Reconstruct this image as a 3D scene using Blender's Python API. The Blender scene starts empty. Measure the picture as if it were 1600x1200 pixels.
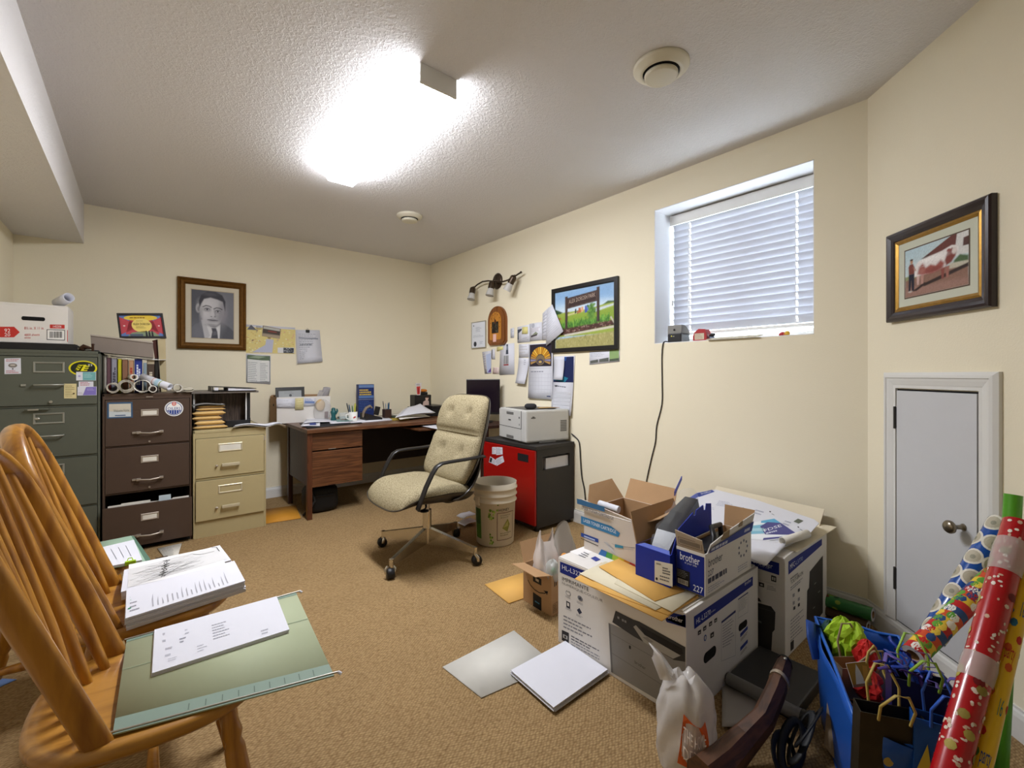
import bpy, bmesh, math, random
import numpy as np
from mathutils import Vector, Matrix

random.seed(7)
SC = bpy.context.scene
COL = SC.collection
PI = math.pi

# ------------------------------------------------------------------ camera
YAW = math.radians(39.64)          # the view turns from the long wall's direction (+Y) towards +X
FOC, HOR, EYE = 700.0, 586.0, 1.17  # focal length and horizon row for a 1600 x 1200 frame, eye height
FW = Vector((math.sin(YAW), math.cos(YAW), 0)); RT = Vector((math.cos(YAW), -math.sin(YAW), 0))
cam_d = bpy.data.cameras.new('camera'); cam = bpy.data.objects.new('camera', cam_d); COL.objects.link(cam)
cam.location = (0, 0, EYE); cam.rotation_euler = (PI/2, 0, -YAW)
cam_d.sensor_width = 36; cam_d.lens = 36*FOC/1600; cam_d.shift_y = -(600-HOR)/1600; cam_d.clip_start = .02
SC.camera = cam

# ------------------------------------------------------------------ world, light levels, exposure
LAMP_POWER = 51.0      # ceiling tube diffuser
SKY_POWER = 8.0       # overcast daylight outside the window
w = bpy.data.worlds.new('sky'); SC.world = w; w.use_nodes = True
bg = w.node_tree.nodes['Background']; bg.inputs[0].default_value = (.80, .90, 1, 1); bg.inputs[1].default_value = SKY_POWER
SC.view_settings.view_transform = 'Standard'; SC.view_settings.look = 'None'
SC.view_settings.gamma = 1; SC.view_settings.use_curve_mapping = False
SC.view_settings.exposure = 1.0

# ------------------------------------------------------------------ colours and materials
def lin(h):
    if not isinstance(h, str): return tuple(h)
    h = h.lstrip('#'); o = []
    for i in (0, 2, 4):
        c = int(h[i:i+2], 16)/255
        o.append(c/12.92 if c <= .04045 else ((c+.055)/1.055)**2.4)
    return tuple(o)

MATS = {}
def mat(name, hexc=None, rough=.55, metal=0.0, var=.06, scale=14, bump=0.0, bscale=200, spec=.4, coat=0.0):
    if name in MATS: return MATS[name]
    m = bpy.data.materials.new(name); m.use_nodes = True; nt = m.node_tree; N = nt.nodes; L = nt.links
    b = N['Principled BSDF']; c = lin(hexc)
    b.inputs['Roughness'].default_value = rough; b.inputs['Metallic'].default_value = metal
    b.inputs['Specular IOR Level'].default_value = spec; b.inputs['Coat Weight'].default_value = coat
    tc = N.new('ShaderNodeTexCoord'); no = N.new('ShaderNodeTexNoise'); no.inputs['Scale'].default_value = scale
    no.inputs['Detail'].default_value = 4; L.new(tc.outputs['Object'], no.inputs['Vector'])
    r = N.new('ShaderNodeMapRange'); r.inputs['To Min'].default_value = 1-var; r.inputs['To Max'].default_value = 1+var
    L.new(no.outputs['Fac'], r.inputs['Value'])
    mx = N.new('ShaderNodeVectorMath'); mx.operation = 'SCALE'; mx.inputs[0].default_value = c; L.new(r.outputs[0], mx.inputs['Scale'])
    L.new(mx.outputs[0], b.inputs['Base Color'])
    if bump:
        n2 = N.new('ShaderNodeTexNoise'); n2.inputs['Scale'].default_value = bscale; n2.inputs['Detail'].default_value = 3
        L.new(tc.outputs['Object'], n2.inputs['Vector'])
        bp = N.new('ShaderNodeBump'); bp.inputs['Strength'].default_value = bump; bp.inputs['Distance'].default_value = .004
        L.new(n2.outputs['Fac'], bp.inputs['Height']); L.new(bp.outputs[0], b.inputs['Normal'])
    MATS[name] = m; return m

def wood(name, c1, c2, axis='X', scale=18, rough=.45, coat=.0, stretch=.12, ring=4.0):
    if name in MATS: return MATS[name]
    m = bpy.data.materials.new(name); m.use_nodes = True; nt = m.node_tree; N = nt.nodes; L = nt.links
    b = N['Principled BSDF']; b.inputs['Roughness'].default_value = rough; b.inputs['Coat Weight'].default_value = coat
    tc = N.new('ShaderNodeTexCoord'); mp = N.new('ShaderNodeMapping')
    s = [1, 1, 1]; s['XYZ'.index(axis)] = stretch; mp.inputs['Scale'].default_value = s
    L.new(tc.outputs['Object'], mp.inputs['Vector'])
    no = N.new('ShaderNodeTexNoise'); no.inputs['Scale'].default_value = scale; no.inputs['Detail'].default_value = 6
    no.inputs['Distortion'].default_value = .6; L.new(mp.outputs[0], no.inputs['Vector'])
    mu = N.new('ShaderNodeMath'); mu.operation = 'MULTIPLY'; mu.inputs[1].default_value = ring; L.new(no.outputs['Fac'], mu.inputs[0])
    fr = N.new('ShaderNodeMath'); fr.operation = 'PINGPONG'; fr.inputs[1].default_value = .5; L.new(mu.outputs[0], fr.inputs[0])
    rp = N.new('ShaderNodeValToRGB'); rp.color_ramp.elements[0].position = .05; rp.color_ramp.elements[1].position = .5
    rp.color_ramp.elements[0].color = (*lin(c1), 1); rp.color_ramp.elements[1].color = (*lin(c2), 1)
    L.new(fr.outputs[0], rp.inputs[0]); L.new(rp.outputs[0], b.inputs['Base Color'])
    MATS[name] = m; return m

def film(name, hexc, alpha, rough=.25):
    """thin see-through plastic"""
    if name in MATS: return MATS[name]
    m = bpy.data.materials.new(name); m.use_nodes = True; nt = m.node_tree; N = nt.nodes; L = nt.links
    b = N['Principled BSDF']; b.inputs['Base Color'].default_value = (*lin(hexc), 1); b.inputs['Roughness'].default_value = rough
    t = N.new('ShaderNodeBsdfTransparent'); mx = N.new('ShaderNodeMixShader'); mx.inputs[0].default_value = alpha
    L.new(t.outputs[0], mx.inputs[1]); L.new(b.outputs[0], mx.inputs[2]); L.new(mx.outputs[0], N['Material Output'].inputs[0])
    MATS[name] = m; return m

def emit(name, hexc, power):
    m = bpy.data.materials.new(name); m.use_nodes = True; nt = m.node_tree
    b = nt.nodes['Principled BSDF']; b.inputs['Base Color'].default_value = (.9, .9, .9, 1)
    b.inputs['Emission Color'].default_value = (*lin(hexc), 1); b.inputs['Emission Strength'].default_value = power
    MATS[name] = m; return m

def print_mat():
    m = bpy.data.materials.new('printed_ink'); m.use_nodes = True; nt = m.node_tree
    a = nt.nodes.new('ShaderNodeAttribute'); a.attribute_name = 'Col'
    b = nt.nodes['Principled BSDF']; b.inputs['Roughness'].default_value = .6; b.inputs['Specular IOR Level'].default_value = .3
    nt.links.new(a.outputs['Color'], b.inputs['Base Color']); return m
INK = print_mat()

def wall_mat():
    m = mat('cream_wall_paint', 'ECE3C9', .75, var=.015, scale=3, bump=.12, bscale=160); return m
def ceiling_mat():
    m = bpy.data.materials.new('knockdown_ceiling'); m.use_nodes = True; nt = m.node_tree; N = nt.nodes; L = nt.links
    b = N['Principled BSDF']; b.inputs['Base Color'].default_value = (*lin('DDDAD8'), 1); b.inputs['Roughness'].default_value = .85
    tc = N.new('ShaderNodeTexCoord'); n1 = N.new('ShaderNodeTexNoise'); n1.inputs['Scale'].default_value = 70; n1.inputs['Detail'].default_value = 3
    n1.inputs['Distortion'].default_value = .8
    L.new(tc.outputs['Object'], n1.inputs['Vector'])
    r = N.new('ShaderNodeValToRGB'); r.color_ramp.elements[0].position = .46; r.color_ramp.elements[1].position = .60
    L.new(n1.outputs['Fac'], r.inputs[0])
    bp = N.new('ShaderNodeBump'); bp.inputs['Strength'].default_value = .42; bp.inputs['Distance'].default_value = .004
    L.new(r.outputs[0], bp.inputs['Height']); L.new(bp.outputs[0], b.inputs['Normal']); return m
def carpet_mat():
    m = bpy.data.materials.new('loop_pile_carpet'); m.use_nodes = True; nt = m.node_tree; N = nt.nodes; L = nt.links
    b = N['Principled BSDF']; b.inputs['Roughness'].default_value = .95; b.inputs['Specular IOR Level'].default_value = .1
    tc = N.new('ShaderNodeTexCoord')
    mp = N.new('ShaderNodeMapping'); mp.inputs['Rotation'].default_value = (0, 0, math.radians(38)); mp.inputs['Scale'].default_value = (75, 130, 1)
    L.new(tc.outputs['Object'], mp.inputs['Vector'])
    vo = N.new('ShaderNodeTexVoronoi'); vo.inputs['Scale'].default_value = 1; vo.inputs['Randomness'].default_value = .45
    L.new(mp.outputs[0], vo.inputs['Vector'])
    no = N.new('ShaderNodeTexNoise'); no.inputs['Scale'].default_value = 5; no.inputs['Detail'].default_value = 5; L.new(tc.outputs['Object'], no.inputs['Vector'])
    rp = N.new('ShaderNodeValToRGB'); rp.color_ramp.elements[0].color = (*lin('A98F66'), 1); rp.color_ramp.elements[1].color = (*lin('775C3D'), 1)
    rp.color_ramp.elements[0].position = .12; rp.color_ramp.elements[1].position = .85
    L.new(vo.outputs['Distance'], rp.inputs[0])
    r2 = N.new('ShaderNodeMapRange'); r2.inputs['To Min'].default_value = .88; r2.inputs['To Max'].default_value = 1.1; L.new(no.outputs['Fac'], r2.inputs['Value'])
    sc = N.new('ShaderNodeVectorMath'); sc.operation = 'SCALE'; L.new(rp.outputs[0], sc.inputs[0]); L.new(r2.outputs[0], sc.inputs['Scale'])
    L.new(sc.outputs[0], b.inputs['Base Color'])
    inv = N.new('ShaderNodeMath'); inv.operation = 'SUBTRACT'; inv.inputs[0].default_value = 1; L.new(vo.outputs['Distance'], inv.inputs[1])
    bp = N.new('ShaderNodeBump'); bp.inputs['Strength'].default_value = .6; bp.inputs['Distance'].default_value = .006
    L.new(inv.outputs[0], bp.inputs['Height']); L.new(bp.outputs[0], b.inputs['Normal']); return m
def fabric_mat():
    m = bpy.data.materials.new('oatmeal_tweed'); m.use_nodes = True; nt = m.node_tree; N = nt.nodes; L = nt.links
    b = N['Principled BSDF']; b.inputs['Roughness'].default_value = .95; b.inputs['Specular IOR Level'].default_value = .1
    tc = N.new('ShaderNodeTexCoord'); no = N.new('ShaderNodeTexNoise'); no.inputs['Scale'].default_value = 170; no.inputs['Detail'].default_value = 2
    L.new(tc.outputs['Object'], no.inputs['Vector'])
    rp = N.new('ShaderNodeValToRGB'); rp.color_ramp.elements[0].color = (*lin('74694F'), 1); rp.color_ramp.elements[1].color = (*lin('A2977A'), 1)
    rp.color_ramp.elements[0].position = .32; rp.color_ramp.elements[1].position = .62
    L.new(no.outputs['Fac'], rp.inputs[0]); L.new(rp.outputs[0], b.inputs['Base Color'])
    bp = N.new('ShaderNodeBump'); bp.inputs['Strength'].default_value = .3; bp.inputs['Distance'].default_value = .002
    L.new(no.outputs['Fac'], bp.inputs['Height']); L.new(bp.outputs[0], b.inputs['Normal']); return m
def slat_mat():
    m = bpy.data.materials.new('white_blind_slat'); m.use_nodes = True; nt = m.node_tree; N = nt.nodes; L = nt.links
    b = N['Principled BSDF']; b.inputs['Base Color'].default_value = (.60, .62, .68, 1); b.inputs['Roughness'].default_value = .5
    t = N.new('ShaderNodeBsdfTranslucent'); t.inputs[0].default_value = (.80, .83, .93, 1)
    mx = N.new('ShaderNodeMixShader'); mx.inputs[0].default_value = .03
    L.new(b.outputs[0], mx.inputs[1]); L.new(t.outputs[0], mx.inputs[2]); L.new(mx.outputs[0], N['Material Output'].inputs[0]); return m

# ------------------------------------------------------------------ mesh builder
class MB:
    def __init__(s): s.v = []; s.f = []; s.mi = []; s.sm = []; s.mats = []
    def add(s, vs, fs, m, smooth=False, M=None):
        o = len(s.v)
        s.v += [((M @ Vector(p)) if M else Vector(p)) for p in vs]
        if m not in s.mats: s.mats.append(m)
        k = s.mats.index(m)
        for f in fs: s.f.append([i+o for i in f]); s.mi.append(k); s.sm.append(smooth)
        return s
    def box(s, a, b, m, M=None, bev=0.0, smooth=False):
        x0, y0, z0 = a; x1, y1, z1 = b
        if x0 > x1: x0, x1 = x1, x0
        if y0 > y1: y0, y1 = y1, y0
        if z0 > z1: z0, z1 = z1, z0
        vs = [(x0,y0,z0),(x1,y0,z0),(x1,y1,z0),(x0,y1,z0),(x0,y0,z1),(x1,y0,z1),(x1,y1,z1),(x0,y1,z1)]
        fs = [(0,3,2,1),(4,5,6,7),(0,1,5,4),(1,2,6,5),(2,3,7,6),(3,0,4,7)]
        if bev:
            bm = bmesh.new(); bv = [bm.verts.new(v) for v in vs]
            for f in fs: bm.faces.new([bv[i] for i in f])
            bmesh.ops.bevel(bm, geom=bm.edges[:], offset=min(bev, .49*min(x1-x0, y1-y0, z1-z0)), segments=2, affect='EDGES', profile=.6)
            bm.verts.index_update(); vs = [v.co.copy() for v in bm.verts]; fs = [[v.index for v in f.verts] for f in bm.faces]; bm.free()
        return s.add(vs, fs, m, smooth, M)
    def cyl(s, p, q, r, m, r2=None, n=16, caps=True, M=None, smooth=True):
        return s.tube([p, q], [r, r if r2 is None else r2], m, n, caps, M=M, smooth=smooth)
    def tube(s, pts, r, m, n=8, caps=True, closed=False, M=None, smooth=True, flat=None, up=None):
        P = [Vector(p) for p in pts]; k = len(P)
        R = r if isinstance(r, (list, tuple)) else [r]*k
        vs = []; fs = []; last = None
        for i in range(k):
            if closed: t = P[(i+1) % k]-P[i-1]
            else: t = P[min(i+1, k-1)]-P[max(i-1, 0)]
            t.normalize()
            if up is not None: a = Vector(up)-t*Vector(up).dot(t)
            elif last is None:
                a = Vector((0, 0, 1)) if abs(t.z) < .9 else Vector((1, 0, 0)); a = a-t*a.dot(t)
            else: a = last-t*last.dot(t)
            a.normalize(); last = a; b = t.cross(a)
            ra, rb = (R[i], R[i]) if flat is None else (R[i]*flat[0], R[i]*flat[1])
            for j in range(n):
                c, d = math.cos(2*PI*(j+.5)/n), math.sin(2*PI*(j+.5)/n)
                if flat is not None and n == 4: c, d = (1 if c > 0 else -1), (1 if d > 0 else -1)
                vs.append(P[i]+a*c*ra+b*d*rb)
        for i in range(k if closed else k-1):
            i2 = (i+1) % k
            for j in range(n): fs.append((i*n+j, i*n+(j+1) % n, i2*n+(j+1) % n, i2*n+j))
        s.add(vs, fs, m, smooth and n > 4, M)
        if caps and not closed:
            s.add([vs[j] for j in range(n)], [tuple(reversed(range(n)))], m, False, M)
            s.add([vs[(k-1)*n+j] for j in range(n)], [tuple(range(n))], m, False, M)
        return s
    def lathe(s, prof, m, n=24, M=None, smooth=True, a0=0, a1=2*PI):
        full = abs(a1-a0-2*PI) < 1e-6; c = n if full else n+1; vs = []; fs = []
        for r, z in prof:
            for j in range(c):
                a = a0+(a1-a0)*j/n; vs.append((r*math.cos(a), r*math.sin(a), z))
        for i in range(len(prof)-1):
            for j in range(n):
                j2 = (j+1) % c; fs.append((i*c+j, i*c+j2, (i+1)*c+j2, (i+1)*c+j))
        return s.add(vs, fs, m, smooth, M)
    def prism(s, poly, z0, z1, m, M=None, smooth=False):
        n = len(poly)
        if sum(poly[i][0]*poly[(i+1) % n][1]-poly[(i+1) % n][0]*poly[i][1] for i in range(n)) < 0: poly = poly[::-1]
        vs = [(x, y, z0) for x, y in poly]+[(x, y, z1) for x, y in poly]
        fs = [tuple(reversed(range(n))), tuple(range(n, 2*n))]+[(i, (i+1) % n, n+(i+1) % n, n+i) for i in range(n)]
        return s.add(vs, fs, m, smooth, M)
    def grid(s, fn, nu, nv, m, M=None, th=0.0, smooth=True):
        """fn(u,v) -> point, u,v in 0..1; th gives the sheet a thickness"""
        P = [[Vector(fn(i/nu, j/nv)) for j in range(nv+1)] for i in range(nu+1)]
        vs = [p for row in P for p in row]; fs = []
        W = nv+1
        for i in range(nu):
            for j in range(nv): fs.append((i*W+j, (i+1)*W+j, (i+1)*W+j+1, i*W+j+1))
        if th:
            o = len(vs); nm = []
            for i in range(nu+1):
                for j in range(nv+1):
                    a = P[min(i+1, nu)][j]-P[max(i-1, 0)][j]; b = P[i][min(j+1, nv)]-P[i][max(j-1, 0)]
                    q = a.cross(b); q = q.normalized() if q.length > 1e-12 else Vector((0, 0, 1)); nm.append(q)
            vs = vs+[p-q*th for p, q in zip(vs, nm)]
            fs = fs+[tuple(i+o for i in reversed(f)) for f in fs]
            rim = [i*W for i in range(nu+1)]+[nu*W+j for j in range(1, nv+1)]+[i*W+nv for i in range(nu-1, -1, -1)]+[j for j in range(nv-1, 0, -1)]
            for a, b in zip(rim, rim[1:]+rim[:1]): fs.append((b, a, a+o, b+o))
        return s.add(vs, fs, m, smooth, M)
    def ell(s, c, r, m, n=16, k=10, M=None):
        vs = []; fs = []
        for i in range(k+1):
            a = PI*i/k
            for j in range(n):
                b = 2*PI*j/n; vs.append((c[0]+r[0]*math.sin(a)*math.cos(b), c[1]+r[1]*math.sin(a)*math.sin(b), c[2]+r[2]*math.cos(a)))
        for i in range(k):
            for j in range(n): fs.append((i*n+j, (i+1)*n+j, (i+1)*n+(j+1) % n, i*n+(j+1) % n))
        return s.add(vs, fs, m, True, M)
    def build(s, name, parent=None, world=False):
        me = bpy.data.meshes.new(name)
        vs = s.v
        if world and parent is not None:
            Mi = ROOT[parent.name].inverted(); vs = [Mi @ p for p in vs]
        me.from_pydata([tuple(p) for p in vs], [], s.f)
        for m in s.mats: me.materials.append(m)
        me.polygons.foreach_set('material_index', s.mi); me.polygons.foreach_set('use_smooth', s.sm)
        me.validate(); me.update()
        o = bpy.data.objects.new(name, me); COL.objects.link(o)
        if parent is not None: o.parent = parent; ROOT[o.name] = ROOT[parent.name]
        else: ROOT[o.name] = Matrix()
        return o
ROOT = {}

def tag(o, label=None, cat=None, group=None, kind=None):
    if label: o['label'] = label
    if cat: o['category'] = cat
    if group: o['group'] = group
    if kind: o['kind'] = kind
    return o
def thing(name, label, cat, loc=(0, 0, 0), rz=0.0, group=None, kind=None):
    o = bpy.data.objects.new(name, None); COL.objects.link(o); o.empty_display_size = .05
    o.location = loc; o.rotation_euler = (0, 0, rz)
    ROOT[o.name] = Matrix.Translation(loc) @ Matrix.Rotation(rz, 4, 'Z')
    return tag(o, label, cat, group, kind)
def dup(root, loc, rz, label=None, group=None):
    c = root.copy(); COL.objects.link(c); c.location = loc; c.rotation_euler = (0, 0, rz)
    ROOT[c.name] = Matrix.Translation(loc) @ Matrix.Rotation(rz, 4, 'Z')
    if label: c['label'] = label
    if group: c['group'] = group
    for ch in list(root.children):
        d = ch.copy(); COL.objects.link(d); d.parent = c; ROOT[d.name] = ROOT[c.name]
        for g in list(ch.children):
            e = g.copy(); COL.objects.link(e); e.parent = d; ROOT[e.name] = ROOT[c.name]
    return c
def share(o, name=None, M=None, parent=None):
    """another object on the same mesh, for alike pieces"""
    c = bpy.data.objects.new(name or o.name.split('.')[0], o.data); COL.objects.link(c); p = parent or o.parent; c.parent = p
    if M is not None: c.matrix_local = M
    ROOT[c.name] = ROOT[p.name] if p else Matrix(); return c

# ------------------------------------------------------------------ planes, and where a line of sight meets them
class Plane:
    def __init__(s, o, ux, uy):
        s.o = Vector(o); s.ux = Vector(ux).normalized(); s.uy = Vector(uy).normalized(); s.n = s.ux.cross(s.uy)
        s.M = Matrix(((s.ux.x, s.uy.x, s.n.x, s.o.x), (s.ux.y, s.uy.y, s.n.y, s.o.y), (s.ux.z, s.uy.z, s.n.z, s.o.z), (0, 0, 0, 1)))
    def at(s, u, v):
        d = FW+RT*((u-800)/FOC)+Vector((0, 0, (HOR-v)/FOC)); e = Vector((0, 0, EYE))
        p = e+d*((s.o-e).dot(s.n)/d.dot(s.n))-s.o
        return (p.dot(s.ux), p.dot(s.uy))
    def pt(s, u, v):
        x, y = s.at(u, v); return s.o+s.ux*x+s.uy*y
    def off(s, d): return Plane(s.o+s.n*d, s.ux, s.uy)
def at(u, v, k):
    """the point seen at column u, row v, at depth k"""
    return Vector((0, 0, EYE))+(FW+RT*((u-800)/FOC)+Vector((0, 0, (HOR-v)/FOC)))*k
XW, YW, XL, ZC = 2.675, 4.76, -.707, 2.49
C0 = Vector((XW, .564, 0)); DS = Vector((-1, -1, 0)).normalized(); DN = Vector((-1, 1, 0)).normalized()
FAR = Plane((0, YW, 0), (1, 0, 0), (0, 0, 1)); RIGHT = Plane((XW, 0, 0), (0, -1, 0), (0, 0, 1)); CORN = Plane(C0, DS, (0, 0, 1))
def level(z): return Plane((0, 0, z), (1, 0, 0), (0, 1, 0))
def faceY(y): return Plane((0, y, 0), (1, 0, 0), (0, 0, 1))     # faces -Y
def faceX(x): return Plane((x, 0, 0), (0, -1, 0), (0, 0, 1))    # faces -X

# ------------------------------------------------------------------ flat print: lettering, pictures, drawings
TXT = {}
def text_geo(s):
    if s in TXT: return TXT[s]
    c = bpy.data.curves.new('t', 'FONT'); c.body = s; c.size = 1; c.resolution_u = 2
    o = bpy.data.objects.new('t', c); COL.objects.link(o)
    me = bpy.data.meshes.new_from_object(o.evaluated_get(bpy.context.evaluated_depsgraph_get()))
    vs = [(v.co.x, v.co.y) for v in me.vertices]; fs = [list(p.vertices) for p in me.polygons]
    bpy.data.objects.remove(o); bpy.data.curves.remove(c); bpy.data.meshes.remove(me)
    x0 = min(v[0] for v in vs); x1 = max(v[0] for v in vs); y0 = min(v[1] for v in vs); y1 = max(v[1] for v in vs)
    vs = [((x-x0)/(x1-x0), (y-y0)/(y1-y0)) for x, y in vs]
    TXT[s] = (vs, fs, (x1-x0)/(y1-y0)); return TXT[s]
class Pr:
    """flat ink on a plane; points are in the plane's own metres, or (q...) where a line of sight meets it"""
    def __init__(s, pl, base=.0006): s.pl = pl; s.base = base; s.v = []; s.f = []; s.c = []
    def poly(s, pts, col, lay=0):
        o = len(s.v); z = s.base+lay*.0004; n = len(pts)
        if sum(pts[i][0]*pts[(i+1) % n][1]-pts[(i+1) % n][0]*pts[i][1] for i in range(n)) < 0: pts = pts[::-1]
        s.v += [(p[0], p[1], z) for p in pts]; s.f.append(list(range(o, o+n))); s.c += [lin(col)]*n; return s
    def rect(s, x0, y0, x1, y1, col, lay=0): return s.poly([(x0, y0), (x1, y0), (x1, y1), (x0, y1)], col, lay)
    def ell(s, x, y, rx, ry, col, lay=0, n=28, rot=0.0):
        return s.poly([(x+rx*math.cos(2*PI*i/n)*math.cos(rot)-ry*math.sin(2*PI*i/n)*math.sin(rot), y+rx*math.cos(2*PI*i/n)*math.sin(rot)+ry*math.sin(2*PI*i/n)*math.cos(rot)) for i in range(n)], col, lay)
    def line(s, p, q, w, col, lay=1):
        d = Vector((q[0]-p[0], q[1]-p[1])); 
        if d.length < 1e-9: return s
        d.normalize(); n = Vector((-d.y, d.x))*w/2
        return s.poly([(p[0]+n.x, p[1]+n.y), (p[0]-n.x, p[1]-n.y), (q[0]-n.x, q[1]-n.y), (q[0]+n.x, q[1]+n.y)], col, lay)
    def path(s, pts, w, col, lay=1):
        for a, b in zip(pts, pts[1:]): s.line(a, b, w, col, lay)
        return s
    def geo(s, g, bl, br, tl, col, lay):
        vs, fs, _ = g; o = len(s.v); z = s.base+lay*.0004
        for x, y in vs: s.v.append((bl[0]+(br[0]-bl[0])*x+(tl[0]-bl[0])*y, bl[1]+(br[1]-bl[1])*x+(tl[1]-bl[1])*y, z))
        for f in fs: s.f.append([i+o for i in f])
        s.c += [lin(col)]*len(vs); return s
    def text(s, t, x, y, h, col, lay=2, wid=None, align='L', bold=0):
        g = text_geo(t); wd = wid or h*g[2]
        if align == 'C': x -= wd/2
        elif align == 'R': x -= wd
        s.geo(g, (x, y), (x+wd, y), (x, y+h), col, lay)
        if bold: s.geo(g, (x+bold, y), (x+wd+bold, y), (x+bold, y+h), col, lay)
        return s
    def qpoly(s, pts, col, lay=0): return s.poly([s.pl.at(*p) for p in pts], col, lay)
    def qtext(s, t, bl, br, tl, col, lay=2): return s.geo(text_geo(t), s.pl.at(*bl), s.pl.at(*br), s.pl.at(*tl), col, lay)
    def qline(s, p, q, w, col, lay=1): return s.line(s.pl.at(*p), s.pl.at(*q), w, col, lay)
    def quad(s, q, fn): 
        """run fn with coordinates 0..1 inside the seen quad q = (bl, br, tr, tl)"""
        B = [Vector(s.pl.at(*p)) for p in q]
        def f(x, y): p = B[0]*(1-x)*(1-y)+B[1]*x*(1-y)+B[2]*x*y+B[3]*(1-x)*y; return (p.x, p.y)
        fn(f); return s
    def rows(s, f, x0, x1, y0, y1, n, col='6A6A70', lay=1, h=.35, seed=1):
        """lines of small print between 0..1 coordinates of f"""
        r = random.Random(seed)
        for i in range(n):
            y = y1+(y0-y1)*(i+.5)/n; hh = abs(y1-y0)/n*h/2; e = x0+(x1-x0)*r.uniform(.6, 1); x = x0
            while x < e-.01:
                wv = min(r.uniform(.05, .16)*(x1-x0), e-x)
                s.poly([f(x, y-hh), f(x+wv, y-hh), f(x+wv, y+hh), f(x, y+hh)], col, lay); x += wv+.025*(x1-x0)
        return s
    def build(s, parent=None, name='print', world=True):
        me = bpy.data.meshes.new(name)
        M = s.pl.M
        if parent is not None and world: M = ROOT[parent.name].inverted() @ M
        me.from_pydata([tuple(M @ Vector(v)) for v in s.v], [], s.f)
        a = me.color_attributes.new('Col', 'FLOAT_COLOR', 'POINT')
        a.data.foreach_set('color', [x for c in s.c for x in (*c, 1)])
        me.materials.append(INK); me.update()
        o = bpy.data.objects.new(name, me); COL.objects.link(o)
        if parent is not None: o.parent = parent; ROOT[o.name] = ROOT[parent.name]
        return o
class Soft:
    """a small soft-edged picture, painted in 0..1 coordinates and printed as coloured points of a flat grid"""
    def __init__(s, nx, ny, col):
        s.nx, s.ny = nx, ny; s.X, s.Y = np.meshgrid(np.linspace(0, 1, nx), np.linspace(0, 1, ny)); s.I = np.zeros((ny, nx, 3)); s.I[:] = lin(col)
    def mix(s, a, col): s.I += (np.array(lin(col))-s.I)*a[..., None]; return s
    def poly(s, pts, col, soft=.012, a=1.0):
        X, Y = s.X, s.Y; D = np.full(X.shape, 9.0); ins = np.zeros(X.shape, bool)
        for (x0, y0), (x1, y1) in zip(pts, list(pts[1:])+[pts[0]]):
            dx, dy = x1-x0, y1-y0; t = np.clip(((X-x0)*dx+(Y-y0)*dy)/(dx*dx+dy*dy+1e-12), 0, 1); D = np.minimum(D, np.hypot(X-x0-t*dx, Y-y0-t*dy))
            if abs(dy) > 1e-12: ins ^= ((y0 > Y) != (y1 > Y)) & (X < (x1-x0)*(Y-y0)/dy+x0)
        q = np.clip(.5+np.where(ins, D, -D)/(2*soft), 0, 1); return s.mix(a*q*q*(3-2*q), col)
    def ell(s, x, y, rx, ry, col, soft=.3, a=1.0, rot=0.0):
        c, d = math.cos(rot), math.sin(rot); u = ((s.X-x)*c+(s.Y-y)*d)/rx; v = (-(s.X-x)*d+(s.Y-y)*c)/ry
        q = np.clip((1+soft-np.hypot(u, v))/(2*soft), 0, 1); return s.mix(a*q*q*(3-2*q), col)
    def path(s, pts, w, col, a=1.0):
        D = np.full(s.X.shape, 9.0)
        for (x0, y0), (x1, y1) in zip(pts, pts[1:]):
            dx, dy = x1-x0, y1-y0; t = np.clip(((s.X-x0)*dx+(s.Y-y0)*dy)/(dx*dx+dy*dy+1e-12), 0, 1); D = np.minimum(D, np.hypot(s.X-x0-t*dx, s.Y-y0-t*dy))
        q = np.clip((w-D)/w*1.4, 0, 1); return s.mix(a*q, col)
    def grain(s, amt, seed=1, k=1):
        r = np.random.RandomState(seed); n = r.rand((s.ny+k-1)//k+1, (s.nx+k-1)//k+1); n = np.repeat(np.repeat(n, k, 0), k, 1)[:s.ny, :s.nx]; s.I *= (1+amt*(n-.5))[..., None]; return s
    def put(s, p, f, lay=2):
        o = len(p.v); z = p.base+lay*.0004
        for j in range(s.ny):
            for i in range(s.nx): x, y = f(i/(s.nx-1), j/(s.ny-1)); p.v.append((x, y, z)); p.c.append(tuple(float(q) for q in s.I[j, i]))
        for j in range(s.ny-1):
            for i in range(s.nx-1): a = o+j*s.nx+i; p.f.append([a, a+1, a+1+s.nx, a+s.nx])
def bil(c):
    """bilinear map of 0..1 coordinates into a local quad"""
    B = [Vector(p) for p in c]
    return lambda x, y: tuple(B[0]*(1-x)*(1-y)+B[1]*x*(1-y)+B[2]*x*y+B[3]*(1-x)*y)
def rq(x0, y0, x1, y1): return bil([(x0, y0), (x1, y0), (x1, y1), (x0, y1)])

# ------------------------------------------------------------------ common materials
WALL = wall_mat(); CEIL = ceiling_mat(); CARPET = carpet_mat(); TWEED = fabric_mat(); SLAT = slat_mat()
TRIM = mat('white_trim_paint', 'DCDBD6', .4, var=.02)
DOORP = mat('white_door_paint', 'C9CACC', .45, var=.02)
PAPER = mat('white_paper', 'D4D5DD', .8, var=.015)
PAPER2 = mat('warm_white_paper', 'E0DCD2', .8, var=.02)
KRAFT = mat('kraft_envelope', 'D9A857', .75, var=.05)
MANILA = mat('pale_manila', 'D8CFB4', .75, var=.04)
CARD = mat('brown_cardboard', 'A98660', .85, var=.07, bump=.08)
WCARD = mat('white_cardboard', 'DCD8D2', .6, var=.03)
BLUEC = mat('blue_cardboard', '102A98', .55, var=.04)
BLACK = mat('black_plastic', '141416', .45, var=.1)
BLACKM = mat('black_satin', '1D1B1B', .35, var=.1)
DGREY = mat('dark_grey_metal', '33312F', .45, var=.06)
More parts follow.
